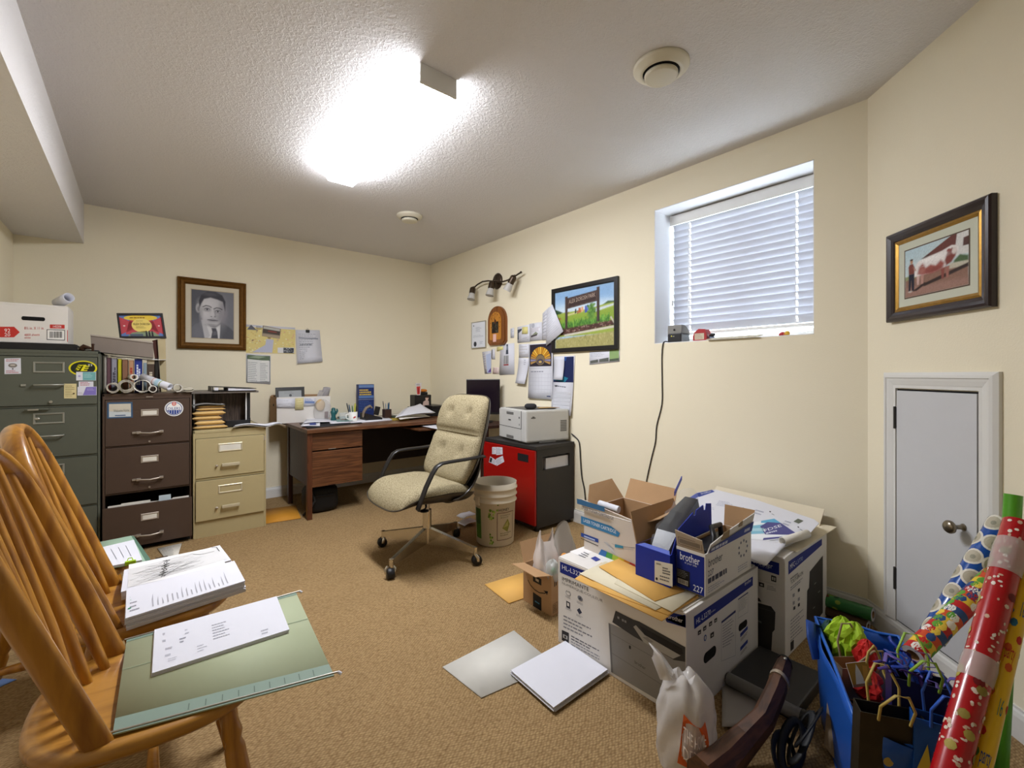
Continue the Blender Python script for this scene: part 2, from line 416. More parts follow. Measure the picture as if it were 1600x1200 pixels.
CHROME = mat('polished_metal', 'C9C4BA', .22, 1.0, var=.03)
STEEL = mat('satin_metal', 'B9B5AC', .38, .9, var=.04)
OAK = wood('golden_oak', 'AE7A2C', '8C5A16', 'X', 14, .38, .25)
OAKV = wood('golden_oak_upright', 'B27A24', '8C5815', 'Z', 14, .38, .25)
GREENF = mat('green_file_card', 'A6AE8E', .7, var=.03)
GREENE = mat('green_file_rail', '7F9484', .6, var=.03)
WHITEP = mat('white_plastic', 'E4E3DE', .4, var=.02)
INSIDE = mat('dark_void', '0B0A0A', .9, var=.1)
# ================================================================== the room
def struct(name, mb, parent=None, kind='structure'):
    o = mb.build(name, parent); 
    if parent is None: o['kind'] = kind
    return o
def vwall(a, b, t, z0, z1, m, mb=None):
    """upright slab whose room face runs a -> b, t thick away from the room (to the right of a->b)"""
    a = Vector((*a, 0)); b = Vector((*b, 0)); d = (b-a).normalized(); n = Vector((d.y, -d.x, 0))
    mb = mb or MB(); P = [a, b, b+n*t, a+n*t]
    return mb.prism([(p.x, p.y) for p in P], z0, z1, m)
struct('floor', MB().box((-1.0, -2.2, -.05), (3.2, 5.1, 0), CARPET))
struct('ceiling', MB().box((-1.0, -2.2, ZC), (3.2, 5.1, ZC+.1), CEIL))
WY0, WY1, WZ0, WZ1 = .786, 1.719, 1.381, 2.284
m = MB()
T = .34
m.box((XW, WY1, 0), (XW+T, 5.1, ZC), WALL); m.box((XW, .40, 0), (XW+T, WY0, ZC), WALL)
m.box((XW, WY0, 0), (XW+T, WY1, WZ0), WALL); m.box((XW, WY0, WZ1), (XW+T, WY1, ZC), WALL)
struct('wall_right', m)
struct('wall_far', MB().box((-1.0, YW, 0), (XW, YW+.2, ZC), WALL))
struct('wall_left', MB().box((XL-.2, -2.0, 0), (XL, YW, ZC), WALL))
CE = C0+DS*1.62
struct('wall_corner', vwall((CE.x, CE.y), (C0.x, C0.y), .16, 0, ZC, WALL))
struct('wall_side', MB().box((CE.x, -2.0, 0), (CE.x+.16, CE.y+.02, ZC), WALL))
struct('wall_near', MB().box((XL, -2.0, 0), (CE.x+.16, -1.85, ZC), WALL))
# dropped bulkhead over the left wall
struct('trim_1', MB().box((XL, -1.85, 2.182), (-.338, YW, ZC), CEIL))
def board(name, a, b, h=.1, t=.014):
    a = Vector((*a, 0)); b = Vector((*b, 0)); d = (b-a).normalized(); n = Vector((-d.y, d.x, 0))
    m = MB(); prof = [(0, 0), (t, 0), (t, h*.72), (t*.75, h*.86), (t*.45, h*.92), (t*.45, h), (0, h)]
    vs = [a+n*x+Vector((0, 0, z)) for x, z in prof]+[b+n*x+Vector((0, 0, z)) for x, z in prof]; k = len(prof)
    m.add(vs, [tuple(range(k)), tuple(reversed(range(k, 2*k)))]+[(i, k+i, k+(i+1) % k, (i+1) % k) for i in range(k)], TRIM)
    return struct(name, m)
board('baseboard_right', (XW, .570), (XW, YW)); board('baseboard_far', (XW, YW), (XL, YW)); board('baseboard_left', (XL, YW), (XL, -1.8))
board('baseboard_corner', (CE.x, CE.y), (C0.x, C0.y))

# ---- window: lined recess, frame, pane
def prof_frame(mb, pl, x0, y0, x1, y1, prof, m):
    """mitred frame on a plane; prof = [(inset from outer edge, height)], closed behind"""
    M = pl.M; vs = []; k = len(prof)
    for cx, cy, sx, sy in ((x0, y0, 1, 1), (x1, y0, -1, 1), (x1, y1, -1, -1), (x0, y1, 1, -1)):
        for i, h in prof: vs.append(M @ Vector((cx+sx*i, cy+sy*i, h)))
    fs = []
    for c in range(4):
        d = (c+1) % 4
        for i in range(k-1): fs.append((c*k+i, d*k+i, d*k+i+1, c*k+i+1))
        fs.append((c*k+k-1, d*k+k-1, d*k, c*k))
    return mb.add(vs, fs, m)
win = thing('window_1', None, None, (XW, (WY0+WY1)/2, WZ0), kind='structure')
LINING = mat('white_reveal_paint', 'E6E6E8', .5, var=.01)
m = MB(); e = .004
m.box((XW+.002, WY0, WZ0), (XW+T, WY0+e, WZ1), LINING); m.box((XW+.002, WY1-e, WZ0), (XW+T, WY1, WZ1), LINING)
m.box((XW+.002, WY0, WZ1-e), (XW+T, WY1, WZ1), LINING); m.box((XW+.002, WY0, WZ0), (XW+T, WY1, WZ0+e), LINING)
m.build('lining', win, True)
m = MB(); wf = faceX(XW+.30)
prof_frame(m, wf, -WY1+e, WZ0+e, -WY0-e, WZ1-e, [(0, 0), (0, .05), (.035, .05), (.05, .035), (.05, 0)], WHITEP); m.build('frame', win, True)
m = MB(); m.box((XW+.275, (WY0+WY1)/2-.02, WZ0+.05), (XW+.305, (WY0+WY1)/2+.02, WZ1-.05), WHITEP); m.build('mullion', win, True)
m = MB(); m.box((XW+.300, WY0+.05, WZ0+.05), (XW+.304, WY1-.05, WZ1-.05), film('window_glass', 'F4FAFF', .07, .02)); m.build('pane', win, True)

# ---- venetian blind
bl = thing('venetian_blind', 'white slatted blind, closed, hanging in the window recess', 'blind', (XW+.20, (WY0+WY1)/2, WZ0))
BX = XW+.205; by0, by1 = WY0+.012, WY1-.022
m = MB(); m.box((BX-.035, by0, 2.215), (BX+.03, by1, WZ1-.008), WHITEP, bev=.004); m.box((BX-.043, by0-.004, 2.205), (BX-.036, by1+.004, WZ1-.012), WHITEP, bev=.002); m.build('headrail', bl, True)
zs = [2.19-.0437*i for i in range(17)]; tilt = math.radians(72); sl = None
for i, z in enumerate(zs):
    M = Matrix.Translation((BX, (by0+by1)/2, z)) @ Matrix.Rotation(tilt, 4, 'Y')
    if sl is None:
        m = MB(); hw = (by1-by0)/2
        vb = [-hw]+[q for y in (.93, 1.575) for q in (y-(by0+by1)/2-.0045, y-(by0+by1)/2+.0045)]+[hw]; ub = [-.025, -.016, -.009, 0, .009, .016, .025]   # punched for the ladder cords
        for dz in (0, -.0022):
            vs = [(a, b, .0035*(1-(a/.025)**2)+dz) for a in ub for b in vb]; fs = [(i*6+j, (i+1)*6+j, (i+1)*6+j+1, i*6+j+1) for i in range(6) for j in range(5) if not (j in (1, 3) and i in (1, 2, 3, 4))]
            m.add(vs, fs if dz == 0 else [tuple(reversed(f)) for f in fs], SLAT, True)
        sl = m.build('slat', bl)
        sl.matrix_local = ROOT[bl.name].inverted() @ M
    else: share(sl, 'slat', ROOT[bl.name].inverted() @ M)
m = MB(); m.box((BX-.027, by0, zs[-1]-.048), (BX+.027, by1, zs[-1]-.030), WHITEP, bev=.004); m.build('bottom_rail', bl, True)
for y in (.93, 1.575):
    m = MB(); 
    for dx in (-.024, .024): m.cyl((BX+dx, y, 2.21), (BX+dx, y, zs[-1]-.03), .0016, WHITEP, n=5)
    m.build('ladder_cord', bl, True)
m = MB()
for dy in (0, .012): m.cyl((BX-.05, 1.665+dy, 2.2), (BX-.05, 1.665+dy, 1.50+dy*6), .0012, WHITEP, n=5)
m.lathe([(0, .035), (.004, .034), (.007, .004), (.006, 0), (0, 0)], WHITEP, 10, Matrix.Translation((BX-.05, 1.665, 1.48)))
m.lathe([(0, .035), (.004, .034), (.007, .004), (.006, 0), (0, 0)], WHITEP, 10, Matrix.Translation((BX-.05, 1.677, 1.65)))
m.build('pull_cord', bl, True)

# ---- little attic door in the angled wall
door = thing('door_1', None, None, C0+DS*.38+DN*.0, math.atan2(DS.y, DS.x), kind='structure')
m = MB(); k = 0
s0, s1, i0, i1, zt, zi = .121, .647, .189, .571, 1.181, 1.108
pr = [(0, 0), (0, .012), (.012, .02), (.022, .022), (.026, .017), (.034, .016), (.050, .012), (.055, .010), (.067, .010), (.068, 0)]
cs = CORN.M
def cas(name, P):   # casing stick with a moulded profile between two mitred ends
    mm = MB(); vs = []; kk = len(pr)
    for j in range(2):
        for i, h in pr: x, z = P(i, j); vs.append(cs @ Vector((x, z, h)))
    mm.add(vs, [(i, i+1, kk+i+1, kk+i) for i in range(kk-1)]+[tuple(range(kk)), tuple(reversed(range(kk, 2*kk)))], TRIM); mm.build(name, door, True)
cas('casing', lambda i, j: (s0+i, (.10 if j == 0 else zt-i)))
cas('casing', lambda i, j: (s1-i*1.11, (.10 if j == 0 else zt-i)))
cas('casing', lambda i, j: ((s0+i) if j == 0 else (s1-i*1.11), zt-i))
m = MB(); m.box((i0-.002, .10, .0005), (i1+.002, zi+.002, .002), INSIDE, M=cs); m.build('gap', door, True)
m = MB(); m.box((i0+.004, .108, .001), (i1-.006, zi-.005, .009), DOORP, M=cs, bev=.001); m.build('door_panel', door, True)
hin = None
for z in (.985, .285):
    m = MB(); m.box((i0-.006, z-.045, .008), (i0+.004, z+.045, .013), DGREY, M=cs); m.cyl((i0-.001, z-.048, .013), (i0-.001, z+.048, .013), .005, DGREY, M=cs, n=8); m.build('hinge', door, True)
m = MB(); KM = cs @ Matrix.Translation((.514, .616, .009))
m.lathe([(0, 0), (.013, 0), (.012, .004), (.008, .006), (.0075, .028), (.014, .034), (.023, .042), (.024, .050), (.019, .057), (0, .060)], mat('brushed_nickel', '8F8676', .28, 1.0), 24, KM); m.build('knob', door, True)

# ---- fluorescent ceiling fitting
fx = thing('ceiling_light', 'long white fluorescent fitting glowing on the ceiling', 'ceiling light', (1.0, 2.33, ZC))
x0, x1, y0, y1 = .908, 1.088, 1.70, 2.955
m = MB(); m.box((x0+.004, y0+.004, ZC-.018), (x1-.004, y1-.004, ZC), WHITEP); m.build('housing', fx, True)
GLOW = emit('lit_diffuser', 'F6F8FF', LAMP_POWER)
GLOWS = emit('lit_diffuser_side', 'F2F5FF', LAMP_POWER*.38)
def prf(y):
    xs = [x0+.003, x0+.003, x0+.012, x1-.012, x1-.003, x1-.003]; zz = [ZC-.018, ZC-.066, ZC-.078, ZC-.078, ZC-.066, ZC-.018]
    return [(a, y, b) for a, b in zip(xs, zz)]
m = MB(); vs = prf(y0+.012)+prf(y1-.006); m.add(vs, [(2, 3, 9, 8)], GLOW); m.add(vs, [(i, i+1, 7+i, 6+i) for i in (0, 1, 3, 4)]+[tuple(range(6, 12))], GLOWS); m.build('diffuser', fx, True)
m = MB(); m.box((x0, y0, ZC-.084), (x1, y0+.012, ZC), WHITEP, bev=.002); m.build('end_plate', fx, True)
m = MB(); m.box((x0, y1-.005, ZC-.022), (x1, y1, ZC), WHITEP, bev=.002); m.build('end_plate', fx, True)

# ---- round ceiling air valves
def valve(x, y, r, label):
    t = thing('air_valve', label, 'air vent', (x, y, ZC), 0, 'round ceiling vents')
    CRM = mat('cream_vent', 'DCD6C2', .45, var=.02)
    m = MB(); m.lathe([(r*.66, -.030), (r*.70, -.032), (r*.78, -.026), (r*.95, -.016), (r, -.010), (r, 0), (r*.6, 0)], CRM, 40); m.build('ring', t)
    m = MB(); m.lathe([(0, -.052), (r*.52, -.052), (r*.58, -.050), (r*.60, -.044), (r*.60, -.036), (r*.5, -.030), (0, -.030)], CRM, 40); m.build('disc', t)
    m = MB(); m.lathe([(r*.66, -.004), (r*.64, -.030), (0, -.029)], INSIDE, 32); m.build('throat', t)
valve(1.712, 1.068, .115, 'round cream air vent on the ceiling, larger in view, closer to the window')
valve(1.712, 3.395, .105, 'small round cream air vent on the ceiling beyond the fluorescent fitting')

# ---- three-spot lamp on the window wall
lp = thing('spot_bar_lamp', 'unlit brown wall lamp of three glass spots on a wavy bar', 'wall lamp', (XW, 3.45, 2.08))
BRZ = mat('brushed_bronze', '4A3E33', .38, .8)
m = MB(); ML = Matrix.Translation((XW, 3.445, 2.083)) @ Matrix.Rotation(-PI/2, 4, 'Y')
m.lathe([(.075, 0), (.078, .006), (.06, .018), (.02, .024), (.012, .03), (.012, .055), (0, .055)], BRZ, 32, Matrix.Diagonal((1, 1, 1, 1)) @ ML); m.build('back_plate', lp, True)
pb = [RIGHT.off(d).pt(u, v) for u, v, d in ((740, 450, .05), (746, 444.5, .055), (754, 440, .06), (763, 438.8, .06), (771, 439.6, .056), (778, 440.3, .055), (786, 440, .056), (793, 438, .06), (800, 434, .062), (807, 430, .06), (814, 425.5, .055))]
m = MB(); m.tube(pb, .0075, BRZ, 8); m.ell(pb[-1], (.011, .011, .011), BRZ, 10, 8); m.ell(pb[0], (.010,)*3, BRZ, 10, 8); m.build('bar', lp, True)
FROST = mat('frosted_glass', 'B9B7B2', .5, spec=.5)
for k, (a, b) in enumerate((((739, 450), (736, 468)), ((769, 441), (765, 462)), ((803, 432), (792, 454)))):
    p = RIGHT.off(.085).pt(*a); q = RIGHT.off(.115).pt(*b); d = (q-p).normalized(); L = (q-p).length
    m = MB(); m.tube([p-d*.01, p, p+d*.012, p+d*(L*.5)], [.012, .026, .030, .030], BRZ, 16); m.cyl(RIGHT.off(.055).pt(a[0]+1, a[1]-2), p, .007, BRZ, n=8); sp = m.build('spot_head', lp, True)
    m = MB(); m.tube([p+d*(L*.5), p+d*(L*.62), q], [.028, .031, .040], FROST, 16, caps=False); m.tube([q, p+d*(L*.7)], [.037, .029], FROST, 16, caps=True); m.build('glass_shade', sp, True)

# ================================================================== things on the walls
def picture(name, label, cat, pl, q, prof, fm, mat_col=None, mat_w=0, draw=None, group=None, inner=None):
    """framed picture on a wall; q = seen corners bl, br, tr, tl"""
    P = [pl.at(*p) for p in q]; x0 = (P[0][0]+P[3][0])/2; x1 = (P[1][0]+P[2][0])/2; y0 = (P[0][1]+P[1][1])/2; y1 = (P[2][1]+P[3][1])/2
    t = thing(name, label, cat, pl.o+pl.ux*((x0+x1)/2)+pl.uy*y0+pl.n*.001, 0, group)
    pp = pl.off(.002); m = MB(); prof_frame(m, pp, x0, y0, x1, y1, prof, fm); m.build('frame', t, True)
    w = prof[-1][0]; h = .008
    if inner:
        m = MB(); prof_frame(m, pp, x0+w-.002, y0+w-.002, x1-w+.002, y1-w+.002, inner[0], inner[1]); m.build('inner_moulding', t, True); w += inner[0][-1][0]-.002
    m = MB(); m.box((x0+w-.004, y0+w-.004, 0), (x1-w+.004, y1-w+.004, h), PAPER2, M=pp.M); m.build('backing', t, True)
    pr = Pr(pp.off(h)); a, b, c, d = x0+w, y0+w, x1-w, y1-w
    if mat_w:
        pr.rect(a, b, c, d, mat_col, 0); a += mat_w; b += mat_w; c -= mat_w; d -= mat_w
    if draw: draw(pr, rq(a, b, c, d), (a, b, c, d))
    pr.build(t, 'picture_print'); return t
def curve_poly(f, pts): return [f(*p) for p in pts]
def draw_portrait(p, f, R):
    a, b, c, d = R; p.rect(a-.006, b-.006, c+.006, d+.006, 'B9A98A', 1)
    S = Soft(84, 104, '6A6B72'); S.ell(.15, .9, .6, .5, '54555D', .8); S.ell(.9, .75, .4, .5, '73747C', .8)
    S.poly([(0, 0), (0, .24), (.10, .31), (.26, .37), (.5, .30), (.74, .34), (.90, .25), (1, .17), (1, 0)], '54555C', .02)
    S.poly([(0, .22), (.10, .30), (.25, .36), (.36, .04), (.36, 0), (0, 0)], '6B6C74', .02); S.ell(.12, .12, .16, .16, '7C7D85', .9, .6)
    S.poly([(.24, .37), (.38, 0), (.66, 0), (.69, .32), (.50, .24)], 'D4D3D4', .012); S.poly([(.30, .40), (.30, .5), (.66, .5), (.67, .30), (.55, .22), (.44, .24)], '8E8C90', .02)
    S.poly([(.22, .38), (.29, .40), (.43, .06), (.38, 0), (.30, 0)], 'BDBCBF', .012); S.poly([(.68, .34), (.74, .33), (.72, .0), (.66, 0)], '5E5F66', .02)
    S.poly([(.46, .22), (.57, .22), (.60, .15), (.62, 0), (.45, 0), (.48, .14)], '4A4A52', .012); S.poly([(.50, .14), (.58, .16), (.59, .08), (.50, .06)], '66666E', .02)
    S.ell(.155, .62, .060, .095, 'A9A7A9', .25); S.ell(.165, .61, .03, .055, '77757A', .5); S.ell(.80, .55, .055, .085, '7E7D83', .25)
    S.poly([(.19, .66), (.20, .50), (.25, .38), (.34, .30), (.46, .262), (.58, .276), (.68, .35), (.755, .50), (.775, .66), (.74, .80), (.60, .88), (.40, .89), (.26, .84)], 'BCBABD', .02)
    S.ell(.36, .72, .17, .12, 'D0CED0', .8, .8); S.ell(.33, .50, .10, .09, 'CFCDCF', .8, .7); S.ell(.74, .56, .10, .30, '87858B', .7, .8); S.ell(.66, .44, .10, .10, '8F8D92', .8, .7); S.ell(.46, .28, .14, .03, '8A888D', .7, .6); S.ell(.22, .50, .04, .2, '9A989C', .8, .6)
    S.poly([(.18, .62), (.165, .78), (.22, .90), (.36, .985), (.56, .99), (.72, .93), (.80, .80), (.79, .60), (.76, .70), (.735, .79), (.60, .83), (.44, .86), (.29, .82), (.225, .72)], '3C3B42', .018); S.ell(.42, .93, .16, .04, '5E5D64', .8, .6)
    for x, y in ((.36, .605), (.615, .575)):
        S.ell(x, y, .085, .042, '8E8C91', .7); S.ell(x, y-.002, .045, .016, 'BAB8BC', .4); S.ell(x, y, .020, .017, '26252B', .4); S.path([(x-.055, y+.008), (x-.01, y+.024), (x+.055, y+.010)], .009, '38373D', .9)
        S.path([(x-.10, y+.050), (x-.03, y+.080), (x+.04, y+.075), (x+.10, y+.050)], .016, '3A393F', .9)
    S.poly([(.475, .62), (.445, .48), (.50, .45), (.53, .50), (.51, .62)], 'CBC9CB', .02, .8); S.poly([(.52, .62), (.54, .48), (.58, .47), (.56, .56)], '8E8C91', .02, .8); S.ell(.46, .462, .022, .010, '55535A', .5, .8); S.ell(.545, .462, .022, .010, '55535A', .5, .8)
    S.ell(.49, .385, .12, .020, '7E7A80', .5); S.path([(.37, .392), (.44, .386), (.49, .380), (.55, .382), (.61, .376)], .008, '3C3A40'); S.ell(.49, .350, .10, .014, '9A989C', .6, .7); S.ell(.49, .42, .04, .02, 'A3A1A5', .7, .6)
    S.grain(.06).put(p, f)
picture('portrait_picture', 'gold framed black and white portrait of a man in a tie', 'picture', FAR,
        ((276, 543), (384, 549), (384, 444), (278, 432)), [(0, 0), (0, .022), (.012, .030), (.020, .024), (.024, .030), (.042, .022), (.052, .012), (.056, .010), (.056, 0)],
        mat('antique_gold', '6E4A1C', .38, .5, var=.35, scale=40), 'CFC6B0', .042, draw_portrait)
def draw_cow(p, f, R):
    a, b, c, d = R; p.rect(a-.005, b-.005, c+.005, d+.005, '5A4A3A', 1)
    S = Soft(120, 92, 'C4D2D2'); S.ell(.1, 1, .5, .3, 'B4CBD2', .9)
    S.poly([(0, 0), (1, 0), (1, .46), (.7, .44), (.3, .42), (0, .42)], '8C6A5A', .02); S.poly([(0, 0), (1, 0), (1, .14), (0, .20)], '9C786A', .06); S.poly([(.0, .36), (.4, .40), (.5, .47), (0, .44)], '8C9468', .02)
    S.poly([(.30, .74), (.78, 1.02), (.92, 1.02), (.96, .70), (.55, .60)], '6A3A33', .01); S.poly([(.28, .735), (.40, .78), (.44, .76), (.30, .73)], '2E2020', .01)
    S.poly([(.80, .60), (1.02, .58), (1.02, 1.02), (.84, 1.02)], 'D6D5D1', .01); S.poly([(.92, .74), (1.02, .73), (1.02, .90), (.93, .89)], '553530', .01); S.poly([(.78, .46), (1, .44), (1, .54), (.88, .60), (.80, .52)], '4C6440', .02); S.poly([(.70, .38), (1, .36), (1, .45), (.74, .48)], 'C2BCA8', .02)
    S.poly([(.26, .20), (.60, .30), (1, .41), (1, .34), (.62, .23), (.34, .16)], '33231F', .015); S.poly([(.12, .11), (.34, .24), (.38, .21), (.20, .10)], '33231F', .015)
    for x, q in ((.20, 'C8A89E'), (.27, 'B88C80'), (.60, '8A4A40'), (.67, 'A0685C')): S.poly([(x, .44), (x+.06, .44), (x+.045, .22), (x+.012, .22)], q, .012)
    S.poly([(.16, .40), (.18, .62), (.24, .70), (.40, .735), (.62, .77), (.76, .82), (.84, .79), (.86, .72), (.83, .60), (.72, .52), (.66, .44), (.5, .40), (.34, .40)], 'E4DEDA', .015)
    S.poly([(.22, .44), (.25, .58), (.31, .64), (.36, .53), (.44, .57), (.52, .52), (.60, .60), (.66, .52), (.62, .43), (.46, .385), (.30, .40)], '9A544B', .03); S.ell(.30, .48, .05, .06, 'A8685E', .7); S.ell(.5, .45, .12, .05, '8A463E', .8)
    S.poly([(.66, .56), (.70, .72), (.77, .77), (.83, .70), (.82, .60), (.76, .50), (.68, .46)], '7E3E36', .02); S.ell(.80, .70, .035, .06, 'D8CCC6', .4); S.ell(.72, .74, .03, .03, '8A463E', .5); S.ell(.45, .68, .2, .05, 'F2EEEA', .9, .7)
    S.poly([(.065, .48), (.06, .64), (.085, .69), (.14, .69), (.17, .60), (.165, .46)], '7A4034', .012); S.poly([(.14, .62), (.19, .56), (.20, .52), (.16, .54)], 'A87868', .015)
    S.ell(.115, .735, .024, .045, 'B28466', .3); S.ell(.115, .775, .028, .020, '473428', .4); S.poly([(.065, .48), (.165, .47), (.16, .12), (.12, .12), (.11, .34), (.095, .12), (.06, .12)], '1C2030', .012); S.ell(.09, .11, .04, .02, 'C8C0B4', .4, .7)
    S.path([(.17, .56), (.66, .60)], .006, 'CFC8BE', .5); S.grain(.16, 3, 2).grain(.1, 4).put(p, f)
picture('cattle_picture', 'dark wood frame with gilt edge, photo of a man with a red and white cow', 'picture', CORN,
        ((1396, 507), (1565, 474), (1554, 300), (1390, 373)), [(0, 0), (0, .018), (.005, .024), (.014, .026), (.026, .019), (.038, .016), (.042, .011), (.042, 0)],
        mat('dark_mahogany', '241415', .3, .0, coat=.3), 'C9CBB8', .036, draw_cow, inner=([(0, 0), (0, .013), (.008, .015), (.018, .010), (.018, 0)], mat('gilt_slip', '9A7430', .35, .7, var=.3, scale=60)))
def draw_park(p, f, R):
    S = Soft(120, 104, 'A4C2DC'); S.poly([(0, .84), (1, .76), (1, 1.02), (0, 1.02)], '86ABD2', .10); S.ell(.5, .66, .7, .08, 'CFDCE4', .9, .8)
    S.poly([(0, .62), (.6, .63), (1, .70), (1, .2), (0, .2)], '96A848', .006); S.poly([(0, .55), (1, .60), (1, .30), (0, .30)], '86A03A', .06); S.poly([(.6, .60), (1, .68), (1, .62), (.75, .58)], 'A9B860', .02)
    S.poly([(0, .60), (.10, .61), (.14, .63), (.06, .67), (0, .70)], '2F4A2A', .012); S.poly([(.82, .665), (1, .68), (1, .70), (.9, .715)], '4C6638', .01)
    S.poly([(.58, .60), (1, .66), (.98, .63), (.70, .565)], 'C6D0D6', .012); S.poly([(.22, .58), (.5, .62), (.5, .595), (.24, .56)], 'C8C38E', .012)
    for x, y, w_, h_, col in ((.42, .58, .05, .09, 'B0623C'), (.47, .60, .04, .08, 'D9A070'), (.53, .57, .04, .12, '3E4EA8'), (.565, .60, .03, .10, '5468C0'), (.36, .58, .03, .08, '2E2A2A'), (.40, .57, .02, .06, '8A2E28'), (.03, .50, .09, .04, 'A0683C'), (.24, .60, .02, .03, '8A5A34')): S.poly([(x, y), (x+w_, y+.01), (x+w_*.8, y+h_), (x+w_*.1, y+h_)], col, .008)
    r = random.Random(3)
    S.poly([(0, -.02), (1, -.02), (1, .22), (0, .16)], 'A29C62', .02)
    for i in range(150): x, y = r.random(), r.uniform(0, .19); S.path([(x, y), (x+r.uniform(-.01, .01), y+.03)], .006, r.choice(['8A8450', 'B9AE78', '6E7440', 'C4BA88']), .7)
    S.poly([(.10, .22), (1, .32), (1, .40), (.12, .35)], '4A3028', .012)
    for i in range(110): x = .12+.86*r.random(); y = .235+.09*(x-.1)+r.uniform(.01, .10); S.ell(x, y, .012, .011, r.choice(['6E4A42', '3A221E', '8A6A60', '5A3A34', '9A8278']), .4, .9)
    S.poly([(.17, .205), (1, .275), (1, .312), (.17, .238)], 'C6C1B0', .006); S.poly([(.93, .45), (1, .32), (1, .36), (.95, .46)], 'BDB8A8', .006)
    S.poly([(.12, .34), (.92, .40), (.92, .46), (.12, .42)], '3E6A2A', .03)
    for i in range(240): x = .13+.79*r.random(); y = .33+.06*x+r.uniform(0, .06); S.path([(x, y), (x+r.uniform(-.02, .02), y+r.uniform(.05, .10))], .006, r.choice(['4E8A34', '3C742C', '68A040', '7CB048', '2E5A24']), .85)
    S.poly([(.60, .46), (.67, .47), (.70, .60), (.66, .73), (.62, .70), (.58, .58)], '4F7A32', .03)
    for i in range(40): S.ell(.64+r.uniform(-.06, .06), .60+r.uniform(-.11, .11), .016, .016, r.choice(['6A9440', '3E6A28', '5A8438']), .5, .8)
    for x0 in (.185, .725): y0 = .34 if x0 < .5 else .40; S.poly([(x0, y0), (x0+.045, y0), (x0+.045, .90 if x0 < .5 else .97), (x0, .90 if x0 < .5 else .97)], '4A3A34', .006); S.poly([(x0+.03, y0), (x0+.045, y0), (x0+.045, .90 if x0 < .5 else .97), (x0+.03, .9)], '2E2320', .006)
    S.poly([(.22, .68), (.74, .74), (.74, .92), (.22, .87)], '3A2A27', .006); S.path([(.24, .70), (.72, .755), (.72, .90), (.24, .85), (.24, .70)], .006, '6A564E', .8)
    S.grain(.14, 5).put(p, f, 0)
    g = text_geo('ALEX DOROSH PARK'); p.geo(g, f(.255, .765), f(.705, .815), f(.255, .835), 'B5A090', 2)
picture('park_sign_photo', 'large black framed photo of a wooden park sign in grass', 'picture', RIGHT,
        ((867, 552), (968, 545), (967.5, 432), (862, 453)), [(0, 0), (0, .020), (.004, .022), (.030, .022), (.034, .018), (.034, 0)], BLACKM, None, 0, draw_park)
def draw_cert(p, f, R):
    a, b, c, d = R
    p.rect(a, b, c, d, 'E2E6EC', 0); p.rows(f, .3, .75, .62, .82, 5, 'A9B0BC', 1, .4, 3); p.rows(f, .1, .92, .40, .50, 3, '9AA2B0', 1, .3, 4); p.ell(*f(.25, .14), .026, .026, '33363E', 1); p.ell(*f(.14, .88), .008, .008, '5A606C', 1); p.rows(f, .6, .9, .12, .24, 3, '8C94A8', 1, .3, 5)
picture('certificate', 'small slim silver framed certificate with a dark seal on the wall', 'certificate', RIGHT,
        ((738, 545), (760.5, 543), (760, 502), (738, 503)), [(0, 0), (0, .012), (.006, .012), (.008, .008), (.008, 0)], STEEL, None, 0, draw_cert)
# wooden arched clock plaque
ck = thing('clock_plaque', 'arched honey wood clock plaque below the three-spot lamp', 'clock', (XW, 3.44, 1.46))
def arch(x0, x1, y0, y1, n=16, r=.03):
    cx = (x0+x1)/2; R = (x1-x0)/2; return [(x0+r, y0), (x1-r, y0), (x1, y0+r)]+[(cx+R*math.cos(PI*i/n), y1-R+R*math.sin(PI*i/n)) for i in range(n+1)]+[(x0, y0+r)]
A, Bq = RIGHT.at(765, 541), RIGHT.at(793, 476); x0, y0, x1, y1 = A[0], A[1]+.005, Bq[0], Bq[1]
m = MB(); m.prism(arch(x0, x1, y0, y1), 0, .022, wood('clock_dark_wood', '8A4F1C', '6A3A12', 'Z', 16, .35), M=RIGHT.M); m.prism(arch(x0+.012, x1-.012, y0+.012, y1-.012), .022, .028, MATS['clock_dark_wood'], M=RIGHT.M); m.build('plaque', ck, True)
m = MB(); m.prism(arch(x0+.045, x1-.06, y0+.05, y1-.055, r=.01), .028, .031, wood('clock_light_wood', 'C4822A', 'A86A1E', 'Z', 16, .35), M=RIGHT.M); m.build('face', ck, True)
p = Pr(RIGHT.off(.031)); cx, cy = (x0+x1)/2-.008, y1-.16
for i in range(12): p.ell(cx+.075*math.sin(i*PI/6), cy+.085*math.cos(i*PI/6), .005, .006, '5A3210', 0, 8)
p.line((cx, cy), (cx-.02, cy+.05), .006, '33200E', 1); p.line((cx, cy), (cx+.01, cy-.09), .004, '33200E', 1); p.ell(cx, cy+.01, .016, .022, '5A2E12', 2)
p.rect(cx-.055, y0+.115, cx+.05, y0+.225, '241C14', 1)
rr = random.Random(5)
for i in range(14): p.ell(cx-.045+.09*rr.random(), y0+.125+.09*rr.random(), .008, .012, rr.choice(['4A4438', '16120E', '5E5646']), 2, 8)
p.build(ck, 'dial_print')
m = MB(); m.box((cx-.035, y0+.03, .031), (cx+.015, y0+.105, .033), mat('pink_note', 'E6B9AE', .8), M=RIGHT.M); m.build('paper_note', ck, True)

